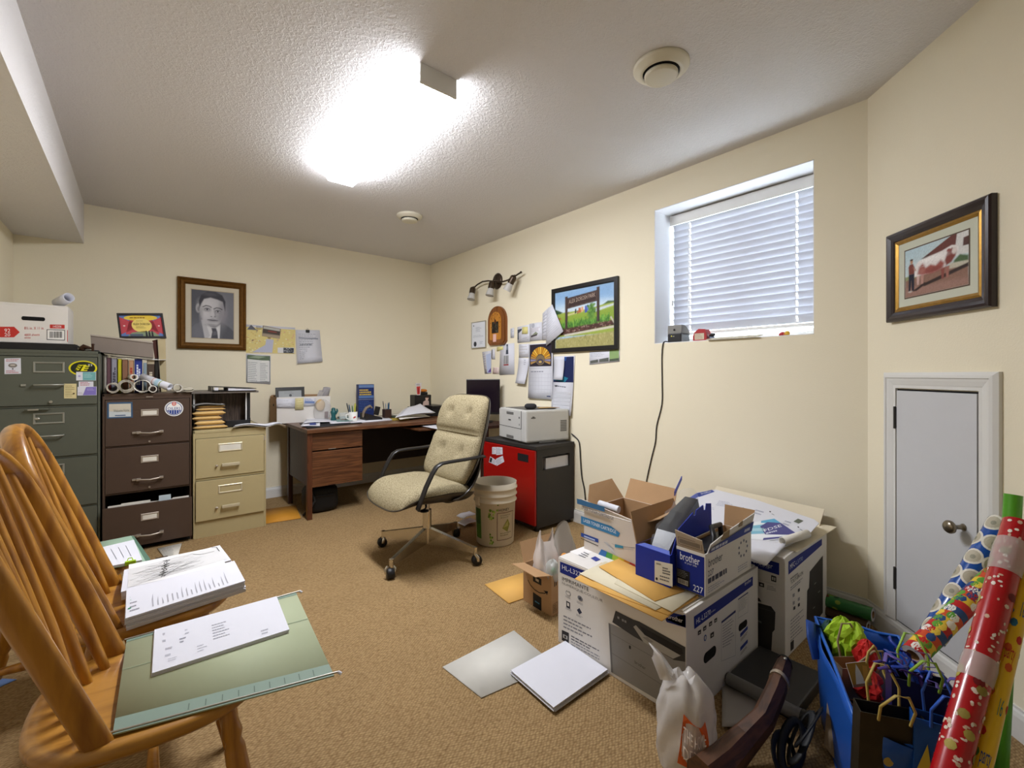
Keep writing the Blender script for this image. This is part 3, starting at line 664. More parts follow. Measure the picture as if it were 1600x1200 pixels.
def wall_sheet(name, label, cat, pl, q, off=.002, m=PAPER, draw=None, curl=0.0, group=None, th=.0012, base=.0004):
    """a sheet pinned to a wall: q = seen corners bl, br, tr, tl; curl lifts the lower edge"""
    c = [Vector(pl.at(*p)) for p in q]; o = pl.o+pl.ux*((c[0].x+c[1].x)/2)+pl.uy*((c[0].y+c[1].y)/2)+pl.n*off
    t = thing(name, label, cat, o, 0, group); b = bil(c)
    fn = lambda u, v: pl.M @ Vector((*b(u, v), off+th+curl*(1-v)**2))
    mb = MB(); mb.grid(fn, 2, 6 if curl else 2, m, th=th); mb.build('sheet', t, True)
    if draw:
        pr = Pr(pl, 0)
        p2 = Pr(pl, off+th+base); draw(p2, b)
        p2.v = [(x, y, z+curl*(max(0, 1-(y-c[0].y)/max(1e-6, (c[3].y-c[0].y))))**2) for x, y, z in p2.v]
        p2.build(t)
    return t
def d_rows(n, col='7A7C86', x0=.1, x1=.9, y0=.1, y1=.9, seed=1, extra=None):
    def f(p, b): p.rows(b, x0, x1, y0, y1, n, col, 0, .28, seed); extra and extra(p, b)
    return f
# --- far wall
def d_map(p, b):
    r = random.Random(11); p.poly([b(0, 0), b(1, 0), b(1, .92), b(0, .92)], 'DCCB84', 0)
    for i in range(120):
        x, y = r.random()*.96, r.random()*.86; p.poly([b(x, y), b(x+.03, y+r.uniform(-.02, .02)), b(x+.03, y+.03), b(x, y+.04)], r.choice(['E8DC9C', 'D0B870', 'CFC890', 'D9A98A', 'E6E2B8']), 1)
    p.poly([b(.12, .02), b(.52, .02), b(.55, .5), b(.40, .52), (b(.38, .3))], 'B9BCD0', 2)
    p.poly([b(.02, .82), b(.10, 1), b(.20, .84)], '5E6068', 2); p.rect(*b(.02, .82), *b(.22, .84), '77777C', 3); p.rows(b, .2, .34, .84, .98, 3, '55555C', 3, .4)
    p.poly([b(.63, .02), b(.98, .02), b(.98, .24), b(.63, .22)], 'D9DADC', 3); p.poly([b(.75, .02), b(.97, .02), b(.97, .22), b(.75, .22)], '4E5258', 4)
    for i in range(26): x, y = .76+.19*r.random(), .04+.15*r.random(); p.poly([b(x, y), b(x+.02, y), b(x+.02, y+.03), b(x, y+.03)], r.choice(['9A9EA4', '2E3238', 'C4C8CC']), 5)
wm = wall_sheet('wall_map', 'yellow road map with small snapshots taped beside the portrait', 'map', FAR, ((384, 551), (461, 553), (461, 512), (384, 507)), draw=d_map)
def d_snap(p, b):
    p.poly([b(0, 0), b(1, 0), b(1, 1), b(0, 1)], '8A8070', 0); p.poly([b(.03, .3), b(.97, .35), b(.97, .72), b(.03, .7)], '4A4038', 1); p.poly([b(.3, .5), b(.8, .52), b(.78, .62), b(.3, .6)], '8C4038', 2); p.poly([b(0, 0), b(1, 0), b(1, .28), b(0, .2)], 'A89880', 1); p.poly([b(.05, .72), b(.95, .74), b(.95, .95), b(.05, .93)], 'B9B8B0', 1)
wall_sheet('snapshot', 'colour snapshot of a building pinned over the yellow map', 'photo', FAR, ((409, 525), (437, 529.5), (438.5, 514), (410.5, 508.5)), off=.006, draw=d_snap)
def d_fly(p, b):
    p.rect(*b(.03, .02), *b(.97, .98), '3E4A44', 0); p.rect(*b(.05, .035), *b(.95, .965), 'DDDEDC', 1); p.poly([b(.05, .82), b(.95, .80), b(.95, .965), b(.05, .965)], '5E7058', 2); p.poly([b(.1, .88), b(.5, .86), b(.8, .94), b(.4, .96)], '8FA088', 3); p.rect(*b(.62, .74), *b(.93, .82), 'E6E6E2', 4); p.rows(b, .08, .46, .06, .74, 11, '7C8288', 2, .25, 2); p.rows(b, .56, .9, .06, .72, 11, '7C8288', 2, .25, 3)
wall_sheet('price_flyer', 'white flyer with green photo header under the yellow map', 'flyer', FAR, ((384.5, 598), (422.5, 600.5), (423, 555.5), (384.5, 552.5)), draw=d_fly)
cp = wall_sheet('clipped_papers', 'thick white form bundle under a black clip on the far wall', 'papers', FAR, ((464, 568), (503, 565), (499, 516), (461.5, 515.5)), off=.010, curl=.012, draw=d_rows(14, '8C9098', seed=6, extra=lambda p, b: (p.rect(*b(.1, .74), *b(.9, .745), '8A8E98', 1), p.rows(b, .15, .85, .5, .6, 1, '8A8E98', 1, .5, 4))))
m = MB(); q = [FAR.at(*p) for p in ((463, 569.5), (500, 566.5), (497, 518), (462, 517))]
m.prism([tuple(x) for x in q], .001, .009, PAPER2, M=FAR.M); m.build('lower_sheets', cp, True)
m = MB(); a = FAR.at(480, 516.5); m.box((a[0]-.018, a[1]-.022, 0), (a[0]+.018, a[1]+.006, .022), BLACK, M=FAR.M, bev=.003); m.tube([FAR.M @ Vector((a[0]-.008, a[1]+.004, .016)), FAR.M @ Vector((a[0]-.004, a[1]+.022, .012)), FAR.M @ Vector((a[0]+.004, a[1]+.022, .012)), FAR.M @ Vector((a[0]+.008, a[1]+.004, .016))], .0016, STEEL, 5); m.build('binder_clip', cp, True)

# --- right wall: pinned papers round the calendars
def d_sun(p, b):
    p.rect(*b(.05, .585), *b(.95, .985), '2B2430', 0); r = random.Random(2)
    cx, cy = .5, .70; 
    for i in range(17):
        a0 = PI*(-.12+1.24*i/17); a1 = PI*(-.12+1.24*(i+.82)/17); q = lambda a, R: b(cx+R*math.cos(a)*.42, cy+R*math.sin(a)*.235)
        p.poly([q(a0, .45), q(a1, .45), q(a1, 1), q(a0, 1)], ['D9A02A', 'C4861C', 'E6B848'][i % 3] if 2 < i < 14 else ['B08A50', '8A86A8'][i % 2], 1)
    p.ell(*b(.5, .70), .055, .045, '7A6A50', 2); p.ell(*b(.5, .675), .04, .022, '4A4458', 3); p.ell(*b(.5, .665), .02, .010, 'C4A860', 4)
    p.rect(*b(.03, .55), *b(.97, .555), 'B0B0B8', 0)
    for i in range(6): p.rect(*b(.06, .10+.07*i), *b(.94, .102+.07*i), 'B4B6C0', 0)
    for i in range(8): x = .06+.88*i/7; p.poly([b(x, .10), b(x+.004, .10), b(x+.004, .45), b(x, .45)], 'B4B6C0', 0)
    p.rect(*b(.78, .04), *b(.93, .06), '3E4668', 0); p.rows(b, .1, .9, .46, .52, 1, '8A8C98', 0, .3)
cal = wall_sheet('yellow_calendar', 'wall calendar with a golden rosette picture above the printer', 'calendar', RIGHT, ((827.5, 622), (865.5, 624), (865.5, 535), (828, 538)), off=.012, draw=d_sun, curl=.006)
def d_blue(p, b):
    p.rect(*b(.03, .52), *b(.95, .985), '1A2450', 0); p.poly([b(.35, .985), b(.62, .985), b(.55, .80), b(.70, .64), b(.55, .56), b(.30, .60), b(.38, .8)], '2E5AA0', 1); p.poly([b(.05, .56), b(.6, .54), b(.75, .62), b(.4, .66), b(.05, .66)], '1E7490', 2)
    p.rows(b, .1, .95, .44, .48, 1, '70747E', 0, .4); p.rect(*b(.12, .44), *b(.24, .475), '4A4C54', 1)
    for i in range(6): p.rect(*b(.1, .04+.062*i), *b(.92, .042+.062*i), 'C4C6CC', 0)
    for i in range(8): x = .1+.82*i/7; p.poly([b(x, .04), b(x+.005, .04), b(x+.005, .35), b(x, .35)], 'C4C6CC', 0)
wall_sheet('blue_calendar', 'wall calendar with a dark blue picture, half behind the golden one', 'calendar', RIGHT, ((864, 640), (895, 650), (899, 555.5), (866, 557)), off=.004, draw=d_blue, curl=.02)
wall_sheet('curled_note', 'blank curled white note pinned over the blue calendar', 'note', RIGHT, ((869, 593), (883, 593.5), (883.5, 557.5), (867, 557.5)), off=.012, curl=.02)
wall_sheet('slanted_letter', 'white letter pinned askew across the park photo frame corner', 'letter', RIGHT, ((857, 541), (884, 518), (866.5, 476), (858, 486)), off=.028, draw=d_rows(12, 'C0C2CC', seed=8))
wall_sheet('tall_receipt', 'tall narrow white receipt beside the slanted letter', 'receipt', RIGHT, ((848, 531.5), (857, 530), (859, 480), (849, 490)), off=.008, draw=d_rows(7, 'A0A2AC', seed=9, extra=lambda p, b: p.poly([b(.7, .28), b(.9, .28), b(.9, .55), b(.7, .55)], '70727C', 1)))
wall_sheet('sketch_note', 'white slip with a round doodle left of the tall receipt', 'note', RIGHT, ((829, 533), (848, 531), (847.5, 503), (828, 506)), off=.005, draw=lambda p, b: (p.ell(*b(.3, .86), .02, .02, 'A8AAB4', 0, 12), p.rows(b, .1, .9, .5, .75, 4, 'B0A0A8', 0, .3, 2), p.poly([b(.1, .2), b(.6, .28), b(.6, .36), b(.1, .30)], '4A4048', 1), p.poly([b(.15, .3), b(.5, .5), b(.7, .36)], '8A9078', 1)))
wall_sheet('pinned_list', 'white handwritten list below the yellow sticky note', 'note', RIGHT, ((809, 536), (829, 534), (828.5, 507), (809, 511)), off=.003, draw=lambda p, b: (p.poly([b(.02, .2), b(.10, .2), b(.10, .6), b(.35, .75), b(.35, .85), b(.02, .82)], '3E4250', 0), p.rows(b, .4, .95, .1, .3, 2, 'A8AAB2', 0, .3)))
wall_sheet('sticky_note', 'small yellow sticky note among the pinned papers', 'note', RIGHT, ((816.5, 522), (825.5, 521.5), (825.5, 510.5), (817, 511)), off=.007, m=mat('yellow_note', 'DDD48C', .8))
wall_sheet('small_receipt', 'small grey receipt right of the arched clock', 'receipt', RIGHT, ((798, 528), (803.5, 527.5), (803.5, 512), (798, 513.5)), off=.002, draw=d_rows(5, '90929C', seed=3))
wall_sheet('long_slip', 'long white memo slip hanging over the gap beside the golden calendar', 'note', RIGHT, ((809.5, 598.5), (824, 600), (827.5, 560), (811, 559)), off=.004, curl=.03, draw=lambda p, b: p.rows(b, .55, .75, .72, .95, 3, '9A9CA8', 0, .4))
wall_sheet('upper_slip', 'white memo sheet pinned above the long slip', 'note', RIGHT, ((811, 559), (828, 558), (828, 537), (811, 538)), off=.002, draw=d_rows(4, 'B8B4B4', seed=12))
def d_red(p, b):
    p.poly([b(.28, .30), b(.62, .30), b(.62, .34), b(.28, .34)], '9A2A2A', 0)
    for i in range(4): x = .30+.085*i; p.poly([b(x, .35), b(x+.05, .35), b(x+.05, .62), b(x, .62)], ['5A5C54', '8C8A80', '44443E', '7A7870'][i], 0)
    p.poly([b(.42, .66), b(.60, .66), b(.56, .98), b(.46, .98)], '3E4654', 0); p.poly([b(.46, .80), b(.54, .80), b(.54, .92), b(.46, .92)], '8C94A0', 1)
wall_sheet('bottle_poster', 'white sheet with small bottle pictures over a red line', 'poster', RIGHT, ((780.5, 586), (804, 585), (804, 536), (782, 538)), off=.002, draw=d_red)
wall_sheet('blue_brochure', 'pale blue brochure with a violet corner above the monitor', 'brochure', RIGHT, ((758, 584), (768, 583), (768, 548), (754, 550)), off=.004, draw=lambda p, b: (p.poly([b(.4, .02), b(.98, .02), b(.98, .9), b(.4, .85)], 'B9C4E0', 0), p.poly([b(.5, .05), b(.98, .05), b(.98, .24)], '6A4A98', 1), p.rows(b, .05, .4, .2, .95, 7, 'B0A4B0', 0, .3)))
wall_sheet('leaning_card', 'little white card with a dark edge left of the bottle sheet', 'card', RIGHT, ((768.5, 561), (774, 561.5), (773.5, 545), (768.5, 546)), off=.003, draw=lambda p, b: p.poly([b(.02, .05), b(.2, .05), b(.3, .98), (b(.1, .98))], '3A3C42', 0))
wall_sheet('pink_list', 'small pinkish list between the brochure and the bottle sheet', 'note', RIGHT, ((770, 584), (780, 584), (780, 574), (771, 574)), off=.003, m=mat('pinkish_paper', 'E2CFC8', .8), draw=d_rows(4, 'B08880', seed=5))
wall_sheet('round_yellow_note', 'small torn yellow note hanging under the clock', 'note', RIGHT, ((777, 549), (787, 546), (786, 541), (777, 542)), off=.003, m=MATS['yellow_note'])
wall_sheet('grey_sign', 'little grey and green leaflet showing under the park photo frame', 'leaflet', RIGHT, ((921.5, 570), (968.5, 565), (968.5, 546), (921.5, 550)), off=.002, draw=lambda p, b: (p.poly([b(.68, .1), b(.98, .1), b(.98, 1), b(.68, 1)], '8CA86E', 0), p.poly([b(.68, .1), b(.98, .1), b(.98, .30), b(.68, .28)], '4E5A48', 1), p.poly([b(.03, .1), b(.30, .12), b(.30, .36), b(.03, .30)], '5A5E58', 1), p.poly([b(.34, .12), b(.65, .12), b(.65, .42), b(.34, .36)], '5A5E58', 1), p.rows(b, .05, .6, .55, .9, 3, 'A8ACB0', 0, .3)))

# --- power socket, cords
sk = thing('wall_socket', 'white double power socket plate low on the window wall', 'socket', (XW, 1.665, .31))
a0, a1 = RIGHT.at(1026, 791.5), RIGHT.at(1041.5, 760.5)
m = MB(); m.box((a0[0], a0[1], 0), (a1[0], a1[1], .006), WHITEP, M=RIGHT.M, bev=.002); m.build('plate', sk, True)
cxs = (a0[0]+a1[0])/2; cys = (a0[1]+a1[1])/2
for dz in (-.024, .024):
    m = MB(); m.box((cxs-.017, cys+dz-.014, .006), (cxs+.017, cys+dz+.014, .0085), WHITEP, M=RIGHT.M, bev=.001)
    for dx in (-.007, .007): m.box((cxs+dx-.0015, cys+dz-.003, .0085), (cxs+dx+.0015, cys+dz+.006, .0088), INSIDE, M=RIGHT.M)
    m.ell(tuple(RIGHT.M @ Vector((cxs, cys+dz-.009, .0087))), (.0005, .0025, .0025), INSIDE, 8, 6); m.build('receptacle', sk, True)
# ================================================================== filing cabinets
def cab_handle(front, x0, x1, z, y, m, style):
    mb = MB(); n = -1
    if style == 'bow':
        mb.tube([(x0, y, z), (x0+.004, y-.022, z), (x0+.02, y-.028, z-.002), ((x0+x1)/2, y-.030, z-.006), (x1-.02, y-.028, z-.002), (x1-.004, y-.022, z), (x1, y, z)], .0055, m, 8)
        for x in (x0, x1): mb.box((x-.012, y-.026, z-.008), (x+.012, y, z+.008), m, bev=.003)
    elif style == 'bar':
        mb.tube([(x0, y, z), (x0, y-.026, z), (x1, y-.026, z), (x1, y, z)], .006, m, 8)
    else:
        mb.box((x0, y-.030, z-.010), (x1, y-.020, z+.012), m, bev=.004); mb.box((x0, y-.028, z-.012), (x0+.012, y, z+.006), m, bev=.003); mb.box((x1-.012, y-.028, z-.012), (x1, y, z+.006), m, bev=.003)
    return mb.build('handle', front, True)
def holder(front, x0, x1, z0, z1, y, m, card=None):
    mb = MB(); prof_frame(mb, faceY(y), x0, z0, x1, z1, [(0, 0), (0, .003), (.003, .005), (.008, .004), (.010, .002), (.010, 0)], m)
    h = mb.build('label_holder', front, True)
    if card:
        mb = MB(); mb.box((x0+.009, y-.002, z0+.009), (x1-.009, y-.0004, z1-.009), card); mb.build('label_card', front, True)
def cabinet(name, label, x0, x1, yf, dep, H, m, drawers, kick=.03, group=None, top=.02):
    t = thing(name, label, 'filing cabinet', ((x0+x1)/2, yf+dep/2, 0), 0, group)
    mb = MB(); s = .012
    mb.box((x0, yf, 0), (x0+s, yf+dep, H), m, bev=.003); mb.box((x1-s, yf, 0), (x1, yf+dep, H), m, bev=.003)
    mb.box((x0, yf, H-top), (x1, yf+dep, H), m, bev=.003); mb.box((x0+s, yf+dep-.01, .01), (x1-s, yf+dep, H-.01), m)
    mb.box((x0+s, yf+.004, .004), (x1-s, yf+dep-.01, .014), INSIDE)
    z = [d[0] for d in drawers]+[d[1] for d in drawers]
    mb.box((x0+s, yf+.002, max(z)+.002), (x1-s, yf+.02, H-.004), m)
    if min(z) > .06: mb.box((x0+s, yf+.003, 0), (x1-s, yf+.02, min(z)-.004), m)
    ds = sorted(drawers)
    for a, b in zip(ds, ds[1:]): 
        if b[0]-a[1] > .003: mb.box((x0+s, yf+.006, a[1]+.001 if a[2] < .02 else b[0]-.010), (x1-s, yf+.02, b[0]-.001), m)
    mb.build('body', t, True); fr = []
    for d in drawers:
        z0, z1, pull = d[:3]; y = yf-.003-pull
        mb = MB(); mb.box((x0+(s+.002 if pull < .02 else .002), y, z0+.0015), (x1-(s+.002 if pull < .02 else .002), y+.016, z1-.0015), m, bev=.0025)
        if pull: mb.box((x0+s+.01, y+.01, z0+.02), (x0+s+.014, yf+.45, z1-.06), m); mb.box((x1-s-.014, y+.01, z0+.02), (x1-s-.01, yf+.45, z1-.06), m); mb.box((x0+s+.01, y+.01, z0+.02), (x1-s-.01, yf+.45, z0+.024), m)
        fr.append((mb.build('drawer', t, True), y))
    return t, fr
GREENM = mat('grey_green_steel', '585B50', .42, .1, var=.05, scale=4)
BROWNM = mat('brown_steel', '4D3D33', .42, .1, var=.05, scale=4)
CREAMM = mat('putty_steel', 'B3A57C', .42, .1, var=.04, scale=4)
ALU = mat('aluminium_trim', '9A9A90', .4, .6)
CLAB = mat('label_paper', 'D8D4C8', .8)
# --- green, four drawers
gz = [(.984, 1.284, 0), (.666, .972, 0), (.346, .654, 0), (.030, .334, 0)]
gc, gf = cabinet('filing_cabinet', 'tall grey-green four-drawer steel cabinet with stickers', -.668, -.202, 3.92, .70, 1.323, GREENM, gz, group='steel filing cabinets')
for (d, y), (z0, z1, _) in zip(gf, gz):
    holder(d, -.50, -.365, z1-.10, z1-.034, y, ALU); cab_handle(d, -.495, -.37, z1-.174, y, ALU, 'bar')
    mb = MB(); mb.cyl((-.424, y, z0+.022), (-.424, y-.012, z0+.022), .008, STEEL, n=12); mb.build('lock', d, True)
    mb = MB(); mb.box((-.55, y-.008, z1-.182), (-.528, y, z1-.168), ALU, bev=.002); mb.build('latch', d, True)
d, y = gf[1]; mb = MB(); mb.box((-.53, y-.02, .958), (-.43, y+.004, .966), GREENM, bev=.002); mb.box((-.52, y-.022, .957), (-.475, y-.018, .965), STEEL); mb.build('lock_plate', d, True)
mb = MB(); mb.ell((-.482, y-.004, .905), (.012, .004, .009), STEEL, 10, 6); mb.build('key_knob', d, True)
def decal(parent, pl, q, draw, name='sticker', th=.0008, m=PAPER, ell=None):
    """flat sticker or card stuck on a surface, q = seen corners bl, br, tr, tl"""
    c = [Vector(pl.at(*p)) for p in q]; b = bil(c); mb = MB()
    if ell: mb.prism([tuple(b(.5+.5*math.cos(2*PI*i/32), .5+.5*math.sin(2*PI*i/32))) for i in range(32)], 0, th, m, M=pl.M)
    else: mb.prism([tuple(x) for x in c], 0, th, m, M=pl.M)
    o = mb.build(name, parent, True); pr = Pr(pl, th+.0003); draw(pr, b); pr.build(o if o.parent.parent is None else parent, name+'_print'); return o
def ov(b, s=1, n=32): return [b(.5+.5*s*math.cos(2*PI*i/n), .5+.5*s*math.sin(2*PI*i/n)) for i in range(n)]
gp = faceY(gf[0][1])
def d_ee(p, b):
    p.poly(ov(b), 'D8CE18', 0); p.poly(ov(b, .86), '1E2418', 1); Y = 'E0D820'
    for x0, y0, in ((.22, .36), (.34, .30)):
        for i in range(3): p.poly([b(x0+.04*i, y0+.14*i), b(x0+.30+.04*i, y0+.14*i+.02), b(x0+.32+.04*i, y0+.14*i+.09), b(x0+.02+.04*i, y0+.14*i+.07)], Y, 2)
        p.poly([b(x0, y0), b(x0+.06, y0), b(x0+.18, y0+.38), b(x0+.12, y0+.38)], Y, 2)
    g = text_geo('TS'); p.geo(g, b(.66, .62), b(.82, .64), b(.67, .76), 'F4F4F0', 3)
decal(gf[0][0], gp, ((107, 587), (152, 587), (152, 563.5), (107, 563.5)), d_ee, ell=True)
decal(gf[0][0], gp.off(.0015), ((119, 594.5), (150, 594.5), (150, 581), (119, 581)), lambda p, b: (p.poly([b(.33, .03), b(.98, .03), b(.98, .97), b(.33, .97)], '6FA8A8', 0), p.rows(b, .4, .9, .3, .8, 3, 'B8DCDC', 1, .3), p.ell(*b(.16, .5), .006, .006, 'A8A0C8', 1, 10)))
decal(gf[0][0], gp.off(.0005), ((123, 606), (146, 606), (146, 596), (123, 596)), lambda p, b: p.rows(b, .1, .9, .3, .95, 3, 'B0343C', 0, .4))
decal(gf[0][0], gp.off(.0015), ((121, 618), (151, 617.5), (151, 604), (121, 604.5)), lambda p, b: (p.poly([b(.28, .03), b(.98, .03), b(.98, .97), b(.45, .97)], '7E72B8', 0), p.rows(b, .5, .95, .55, .8, 2, 'C8C0E4', 1, .3), p.rows(b, .05, .35, .1, .4, 2, 'A090A0', 1, .3)))
decal(gf[0][0], gp.off(.001), ((100, 622.5), (119.5, 622.5), (119.5, 599.5), (100, 599.5)), lambda p, b: (p.rows(b, .1, .9, .1, .9, 7, '8A7C50', 0, .3, 4), p.rect(*b(.7, .28), *b(.86, .38), '5A4A30', 1)), m=mat('cream_card', 'D2C492', .8))
def d_phone(p, b):
    p.rows(b, .1, .9, .78, .96, 2, 'B0343C', 0, .4, 2); p.rows(b, .1, .9, .04, .24, 2, 'B0343C', 0, .4, 3)
    p.ell(*b(.5, .54), .018, .013, '7C7670', 0, 20); p.ell(*b(.5, .56), .011, .006, 'B8B0A8', 1, 16); p.rect(*b(.46, .28), *b(.54, .36), '33302C', 1)
decal(gf[0][0], gp, ((7, 584.5), (33, 584), (32.5, 559.5), (7, 560)), d_phone)
# --- brown, three drawers, bottom one ajar
bz = [(.702, 1.006, 0), (.392, .692, 0), (.035, .312, .045)]
bc, bf = cabinet('filing_cabinet', 'dark brown three-drawer steel cabinet, bottom drawer ajar', -.192, .280, 3.922, .70, 1.047, BROWNM, bz, group='steel filing cabinets')
SILV = mat('worn_nickel', 'B8AEA2', .35, .7)
for i, ((d, y), (z0, z1, _)) in enumerate(zip(bf, bz)):
    holder(d, 0.0, .094, z1-.115, z1-.068, y, SILV, CLAB)
    cab_handle(d, -.012, .108, z1-.222 if i < 2 else z1-.205, y, SILV, 'bow')
    mb = MB(); mb.box((-.045, y-.010, z1-.229 if i < 2 else z1-.212), (-.024, y, z1-.216 if i < 2 else z1-.199), SILV, bev=.002); mb.build('latch', d, True)
    if i < 2: mb = MB(); mb.cyl((.045, y, z0+.018), (.045, y-.010, z0+.018), .006, SILV, n=10); mb.build('lock', d, True)
mb = MB(); mb.box((.028, 3.922-.002, 1.019), (.064, 3.922+.004, 1.025), SILV); mb.build('maker_plate', bc, True)
bp_ = faceY(bf[0][1])
def d_card(p, b):
    p.poly([b(0, 0), b(1, 0), b(1, 1), b(0, 1)], '3A5878', 0); p.poly([b(.07, .08), b(.93, .08), b(.93, .9), b(.07, .9)], 'BFC6C8', 1); p.poly([b(.07, .45), b(.93, .35), b(.93, .9), b(.07, .9)], 'C6BFAE', 2)
    p.geo(text_geo('Welcome Home'), b(.24, .38), b(.86, .40), b(.24, .56), '5A6468', 3); p.poly([b(.3, .14), b(.72, .14), b(.72, .2), b(.3, .2)], '4A5E80', 3)
decal(bf[0][0], bp_, ((167.5, 654), (207.5, 652.5), (207, 628), (167.5, 629)), d_card)
def d_oil(p, b):
    p.poly(ov(b), 'E6E6E4', 0); p.poly(ov(b, .88), '2A3C78', 1); p.poly(ov(b, .80), 'E8E8E6', 2)
    p.poly([b(.5+.38*math.cos(a), .5+.38*math.sin(a)) for a in [PI+.25+(PI-.5)*i/14 for i in range(15)]], '23408C', 3)
    for k in (-2, -1, 0, 1, 2): p.poly([b(.5+.13*k-.012, .14+abs(k)*.03), b(.5+.13*k+.012, .14+abs(k)*.03), b(.5+.13*k+.012, .40), b(.5+.13*k-.012, .40)], 'E4E6E8', 4)
    p.geo(text_geo('OILERS'), b(.16, .43), b(.84, .43), b(.16, .60), '23408C', 4)
    p.ell(*b(.5, .82), .012, .014, 'C8402C', 3, 20); p.ell(*b(.5, .82), .007, .009, 'E8E0DC', 4, 14); p.ell(*b(.5, .82), .004, .005, 'C8402C', 5, 10)
decal(bf[0][0], bp_, ((257, 650.5), (286.5, 650), (286.5, 626.5), (257, 627)), d_oil, ell=True)
# papers in the open drawer
t = thing('drawer_papers', 'pale papers standing in the open bottom drawer of the brown cabinet', 'papers', (.05, 3.93, .1))
mb = MB(); 
for (a, b_, h, y) in ((-.165, .03, .318, 3.905), (-.10, .05, .322, 3.915), (.17, .262, .317, 3.908), (-.15, .24, .306, 3.93)): mb.box((a, y, .07), (b_, y+.003, h), PAPER2)
mb.build('sheet', t, True)
mb = MB(); mb.box((.095, 3.900, .10), (.160, 3.903, .345), mat('pale_blue_tab', 'B9C8D0', .7)); mb.build('index_tab', t, True)
# --- putty, two drawers
cz = [(.427, .712, 0), (.122, .410, .012)]
cc, cf = cabinet('filing_cabinet', 'short putty-coloured two-drawer steel cabinet beside the desk', .286, .748, 3.895, .70, .770, CREAMM, cz, group='steel filing cabinets')
CRM2 = mat('cream_handle', 'C9C0A4', .35, .3)
for i, ((d, y), (z0, z1, _)) in enumerate(zip(cf, cz)):
    pl = faceY(y); a = pl.at(341, 700); b_ = pl.at(378.5, 700)
    holder(d, a[0], b_[0], z1-.105, z1-.045, y, CRM2, CLAB if i == 0 else None)
    a = pl.at(346, 730); b_ = pl.at(374, 730); cab_handle(d, a[0], b_[0], z1-.20, y, CRM2, 'cup')
    mb = MB(); mb.cyl((a[0]-.03, y, z1-.203), (a[0]-.03, y-.016, z1-.203), .007, SILV, n=10); mb.ell((a[0]-.03, y-.016, z1-.203), (.010, .004, .007), SILV, 8, 6); mb.build('latch', d, True)
mb = MB(); mb.box((.727, 3.893, .665), (.742, 3.898, .70), SILV, bev=.001); mb.build('latch_plate', cc, True)

# ================================================================== on top of the cabinets
def sheet_obj(parent, name, fn, m=PAPER, th=.0015, nu=8, nv=8): 
    mb = MB(); mb.grid(fn, nu, nv, m, th=th); return mb.build(name, parent, True)
# flat black folders under the carton on the green cabinet
t = thing('ring_binder', 'black ring binder lying flat under the white paper carton', 'binder', (-.42, 4.2, 1.323))
mb = MB(); mb.box((-.66, 3.953, 1.325), (-.31, 3.957, 1.362), BLACK, bev=.001); mb.box((-.66, 3.955, 1.325), (-.30, 4.33, 1.329), BLACK, bev=.001); mb.box((-.66, 3.957, 1.361), (-.32, 4.33, 1.365), BLACK, bev=.001); mb.box((-.66, 4.322, 1.327), (-.30, 4.33, 1.364), BLACK); mb.build('cover', t, True)
mb = MB(); mb.box((-.65, 3.965, 1.330), (-.33, 4.31, 1.360), PAPER2); mb.build('pages', t, True)
t = thing('clear_folder', 'glossy dark folder sticking out beside the carton on the green cabinet', 'folder', (-.27, 4.0, 1.323))
sheet_obj(t, 'cover', lambda u, v: (-.33+.12*u, 3.95+.2*v, 1.326+.028*(1-u)**2+.004), mat('glossy_dark', '2C3036', .15, spec=.7), th=.003)
sheet_obj(t, 'inner_sheet', lambda u, v: (-.33+.10*u, 3.97+.17*v, 1.3245+.012*(1-u)), PAPER, th=.002)
# white paper carton
cb = faceY(3.985); L0 = -.69; R0 = cb.at(106, 500)[0]
ct = thing('paper_carton', 'white office paper carton with red arrow on the green cabinet', 'carton', ((L0+R0)/2, 4.1, 1.366))
zb, zt_ = 1.367, 1.612
mb = MB(); mb.box((L0, 3.985, zb), (R0, 4.29, zt_-.02), WCARD, bev=.003); mb.build('carton', ct, True)
mb = MB(); mb.box((L0, 3.986, zt_-.0205), (R0, 4.289, zt_-.006), WCARD, bev=.002); mb.build('lid', ct, True)
mb = MB(); yv = 3.9845; a = cb.at(35, 499); b_ = cb.at(69, 497); zc = (a[1]+b_[1])/2
mb.prism([(a[0]+.02*0+.008*math.cos(q)+.004, zc+.012*math.sin(q)) for q in [PI/2+PI*i/8 for i in range(9)]]+[(b_[0]-.004+.008*math.cos(q), zc+.012*math.sin(q)) for q in [-PI/2+PI*i/8 for i in range(9)]], 0, .0012, INSIDE, M=cb.M); mb.build('hand_hole', ct, True)
p = Pr(cb, .0008)
RED = 'C0342C'
p.qpoly([(-6, 527), (22, 527), (31, 519), (22, 510.5), (-6, 510.5)], RED, 0); p.qtext('92', (7, 519.5), (16, 519.5), (7, 513.5), 'F0ECEA', 1); p.qtext('20', (7, 525.5), (16, 525.5), (7, 520.5), 'F0ECEA', 1)
p.qtext('8½ in. X 11 in.', (38, 515), (69, 515), (38, 510.5), RED, 0); p.qtext('4800 sheets', (38, 525), (62, 524.5), (38, 521.5), RED, 0); p.qtext('white', (38, 529), (48, 529), (38, 526), RED, 0)
p.qpoly([(78, 513), (101, 513.5), (101, 507.5), (78, 507)], RED, 0); p.qtext('145206', (83, 512), (96, 512), (83, 508.5), 'F0ECEA', 1)
p.qpoly([(73, 531), (101.5, 532), (101.5, 515.5), (73, 514.5)], '26282C', 0); p.qpoly([(74, 530), (100.5, 531), (100.5, 516.5), (74, 515.5)], 'E8E6E2', 1)
r = random.Random(1); x = 77.5
while x < 97: wv = r.choice([.5, .9, 1.3]); p.qpoly([(x, 528), (x+wv, 528), (x+wv, 518), (x, 518)], '26282C', 2); x += wv+r.choice([.6, 1.0])
